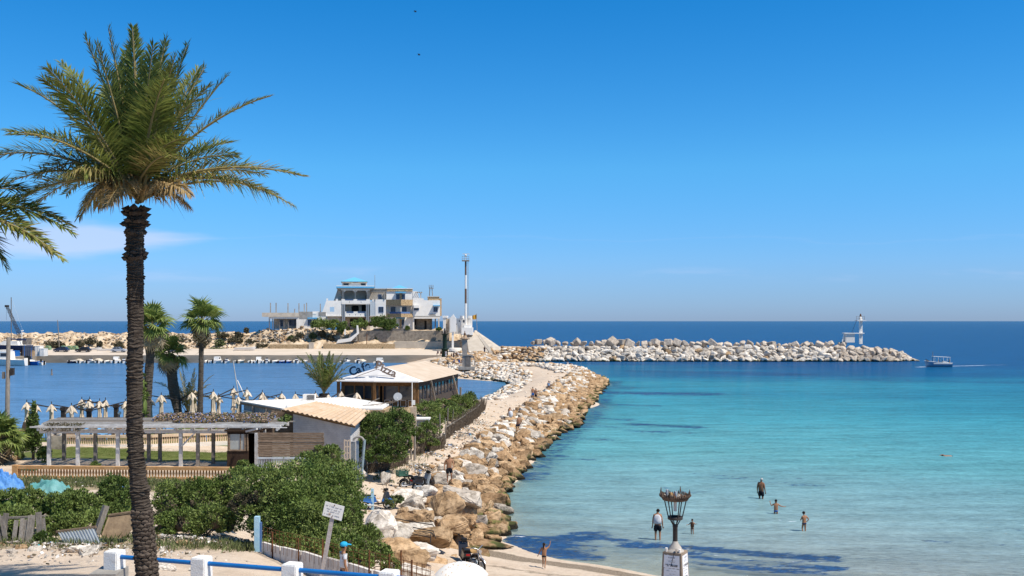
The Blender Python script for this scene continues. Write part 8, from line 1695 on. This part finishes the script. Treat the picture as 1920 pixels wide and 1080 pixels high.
m_crown = mat('rusted_crown_iron', (.05,.042,.038), (.15,.10,.07), 14, .8, .4, 40)
crown = pt('crown', b, m_crown, lm); b = MB(); n = 48
for i in range(n):
    a = 2*math.pi*i/n; big = 1 if i % 12 == 0 else (.55 if i % 12 == 6 else 0); r_ = .335+.02; hh = .060+.05*(.5+.5*math.cos(a*4))+.10*big; c_, s_ = math.cos(a), math.sin(a)
    b.tube([(.33*c_,.33*s_,zc+.06),((r_+.012)*c_,(r_+.012)*s_,zc+.06+hh*.5),((r_+.004)*c_,(r_+.004)*s_,zc+.06+hh)], [.015,.021,.006], 5); b.ball(((r_+.01)*c_,(r_+.01)*s_,zc+.06+hh*.55), .02, 5, 0, 4)
pt('crown_scrollwork', b, m_crown, crown)
pt('lamp_holder', MB().tube([(0,0,zc+.02),(0,0,zc-.28)], .042, 8), mat('cloudy_plastic', (.55,.53,.50), None, rough=.4), lm)
for x, y, r_, hh, m, lb in ((-.17,-.1,.032,.17,m_alu,'crushed drink can standing in the lamp crown, left'),(.06,-.12,.034,.14,m_alu,'drink can standing in the lamp crown, right of the paper cups'),(-.06,-.16,.05,.11,bpy.data.materials['tan_saddle'],'orange paper cup among the litter in the lamp crown')):
    M_ = Matrix.Translation((lx,D,gz0)) @ Matrix.Rotation(R(-29), 4, 'Z'); p_ = M_ @ V((x,y,zc+.075)); o = one('drink_can' if m is m_alu else 'paper_cup', MB().lathe([(r_*.9,0),(r_,.02),(r_,hh-.02),(r_*.85,hh)], p_, 10), m, lb, 'can' if m is m_alu else 'cup')
litb = MB()
for i in range(40): a = random.uniform(0,6.28); r_ = random.uniform(0,.28); litb.ball((r_*math.cos(a), r_*math.sin(a), zc+.09), (random.uniform(.015,.04),)*3, 5, random.randrange(3), 3)
o = pt('crown_litter', litb, [m_rust, m_cream, m_greyd], lm); o['kind'] = 'stuff'
for x, y in ((-.16,-.17),(.17,-.17),(.10,-.2)):
    p_ = M_ @ V((x,y,h+.002)); one('plastic_cup', MB().lathe([(.022,0),(.032,.09)], p_, 9), m_white if x < 0 or x > .15 else m_chrome, {-.16:'white cup at the left corner of the pedestal top',.17:'white cup at the right corner of the pedestal top',.10:'shiny can on the pedestal beside the lamp base'}[x], 'cup')
m_post = mat('poster_paper', (.76,.76,.78), (.68,.68,.70), 5, .8)
def face_pt(side, u, z, off=.006):
    w_ = w0+(w1-w0)*z/h+off; return V((u*2*w_, -w_, z)) if side == 0 else V((w_, u*2*w_, z))
def poster(side, u0, u1, z0_, z1_, ragged=True):
    n = 8; vs = []
    for i in range(n+1):
        u = u0+(u1-u0)*i/n; vs.append(face_pt(side, u, z0_+random.uniform(-.01,.012)*ragged)); vs.append(face_pt(side, u, z1_+random.uniform(-.008,.008)*ragged))
    return pt('poster', MB().add(vs, [(2*i,2*i+2,2*i+3,2*i+1) for i in range(n)]), m_post, ped)
m_ink = mat('poster_ink', (.03,.03,.035), None, rough=.9); m_inkg = mat('poster_ink_grey', (.30,.30,.32), None, rough=.9)
def text_on(side, txt, u, z, size, m, par):
    me = text_mesh('lettering', txt, size, .0, m, .002); o = link('lettering', me, ped); c_ = face_pt(side, u, z, .020)
    tilt = R(90)-math.atan((w0-w1)/h); o.location = c_; o.rotation_euler = (tilt, 0, R(90) if side else 0); return o
for side, (a, c_) in ((0,(-.40,.40)),(1,(-.36,.40))):
    poster(side, a, c_, h-.37, h-.06); poster(side, a+.02, c_-.01, h-.75, h-.375); poster(side, a, c_, h-1.15, h-.76)
    text_on(side, 'A LOUER', (a+c_)/2, h-.125, .042, m_inkg, 0); text_on(side, 'S+1  S+2', (a+c_)/2, h-.19, .030, m_inkg, 0) if False else None
    b = MB()
    for zz, segs in ((h-.18, ((-.22,-.1),(-.05,.02),(.08,.2))), (h-.215, ((-.16,-.02),(.05,.16))), (h-.43, ((-.24,-.08),(-.02,.06),(.1,.22))), (h-.505, ((-.1,.0),(.06,.2)))):
        for s0, s1 in segs: p0, p1 = face_pt(side, (a+c_)/2+s0, zz, .010), face_pt(side, (a+c_)/2+s1, zz, .010); b.tube([p0, p0.lerp(p1,.3)+V((0,0,.004)), p0.lerp(p1,.7)-V((0,0,.004)), p1], .0045, 4)
    pt('faint_writing', b, m_inkg, ped); text_on(side, '92.938.538', (a+c_)/2, h-.32, .068, m_ink, 0); text_on(side, '24.700.9', (a+c_)/2-.02, h-.60, .062, m_ink, 0); text_on(side, '98.800.495', (a+c_)/2, h-.69, .064, m_ink, 0)
b = MB(); b.tube([face_pt(0,-.02,h-.30,.012), face_pt(0,.06,h-.12,.014), face_pt(0,.12,h-.0,.01), (.08,-.1,h+.01)], .006, 4); pt('cable', b, m_black, lm)
# birds
for px, py, lb in ((779,22,'dark swallow flying near the top of the picture'),(786,103,'dark swallow flying below the first one')):
    c_ = P(px, py, 70); b = MB().ball(c_, (.09,.04,.035), 7, 0, 5); 
    for s_ in (-1,1): b.add([c_+V((.03,0,.01)), c_+V((-.04,0,.01)), c_+V((s_*.10-.04,.02,.09)), c_+V((s_*.02,.02,.10))], [(0,1,2),(0,2,3),(2,1,0),(3,2,0)])
    b.add([c_+V((-.07,0,0)), c_+V((-.16,.03,.01)), c_+V((-.16,-.03,.01))], [(0,1,2),(2,1,0)]); one('swallow', b, m_cloth_bk, lb, 'bird')
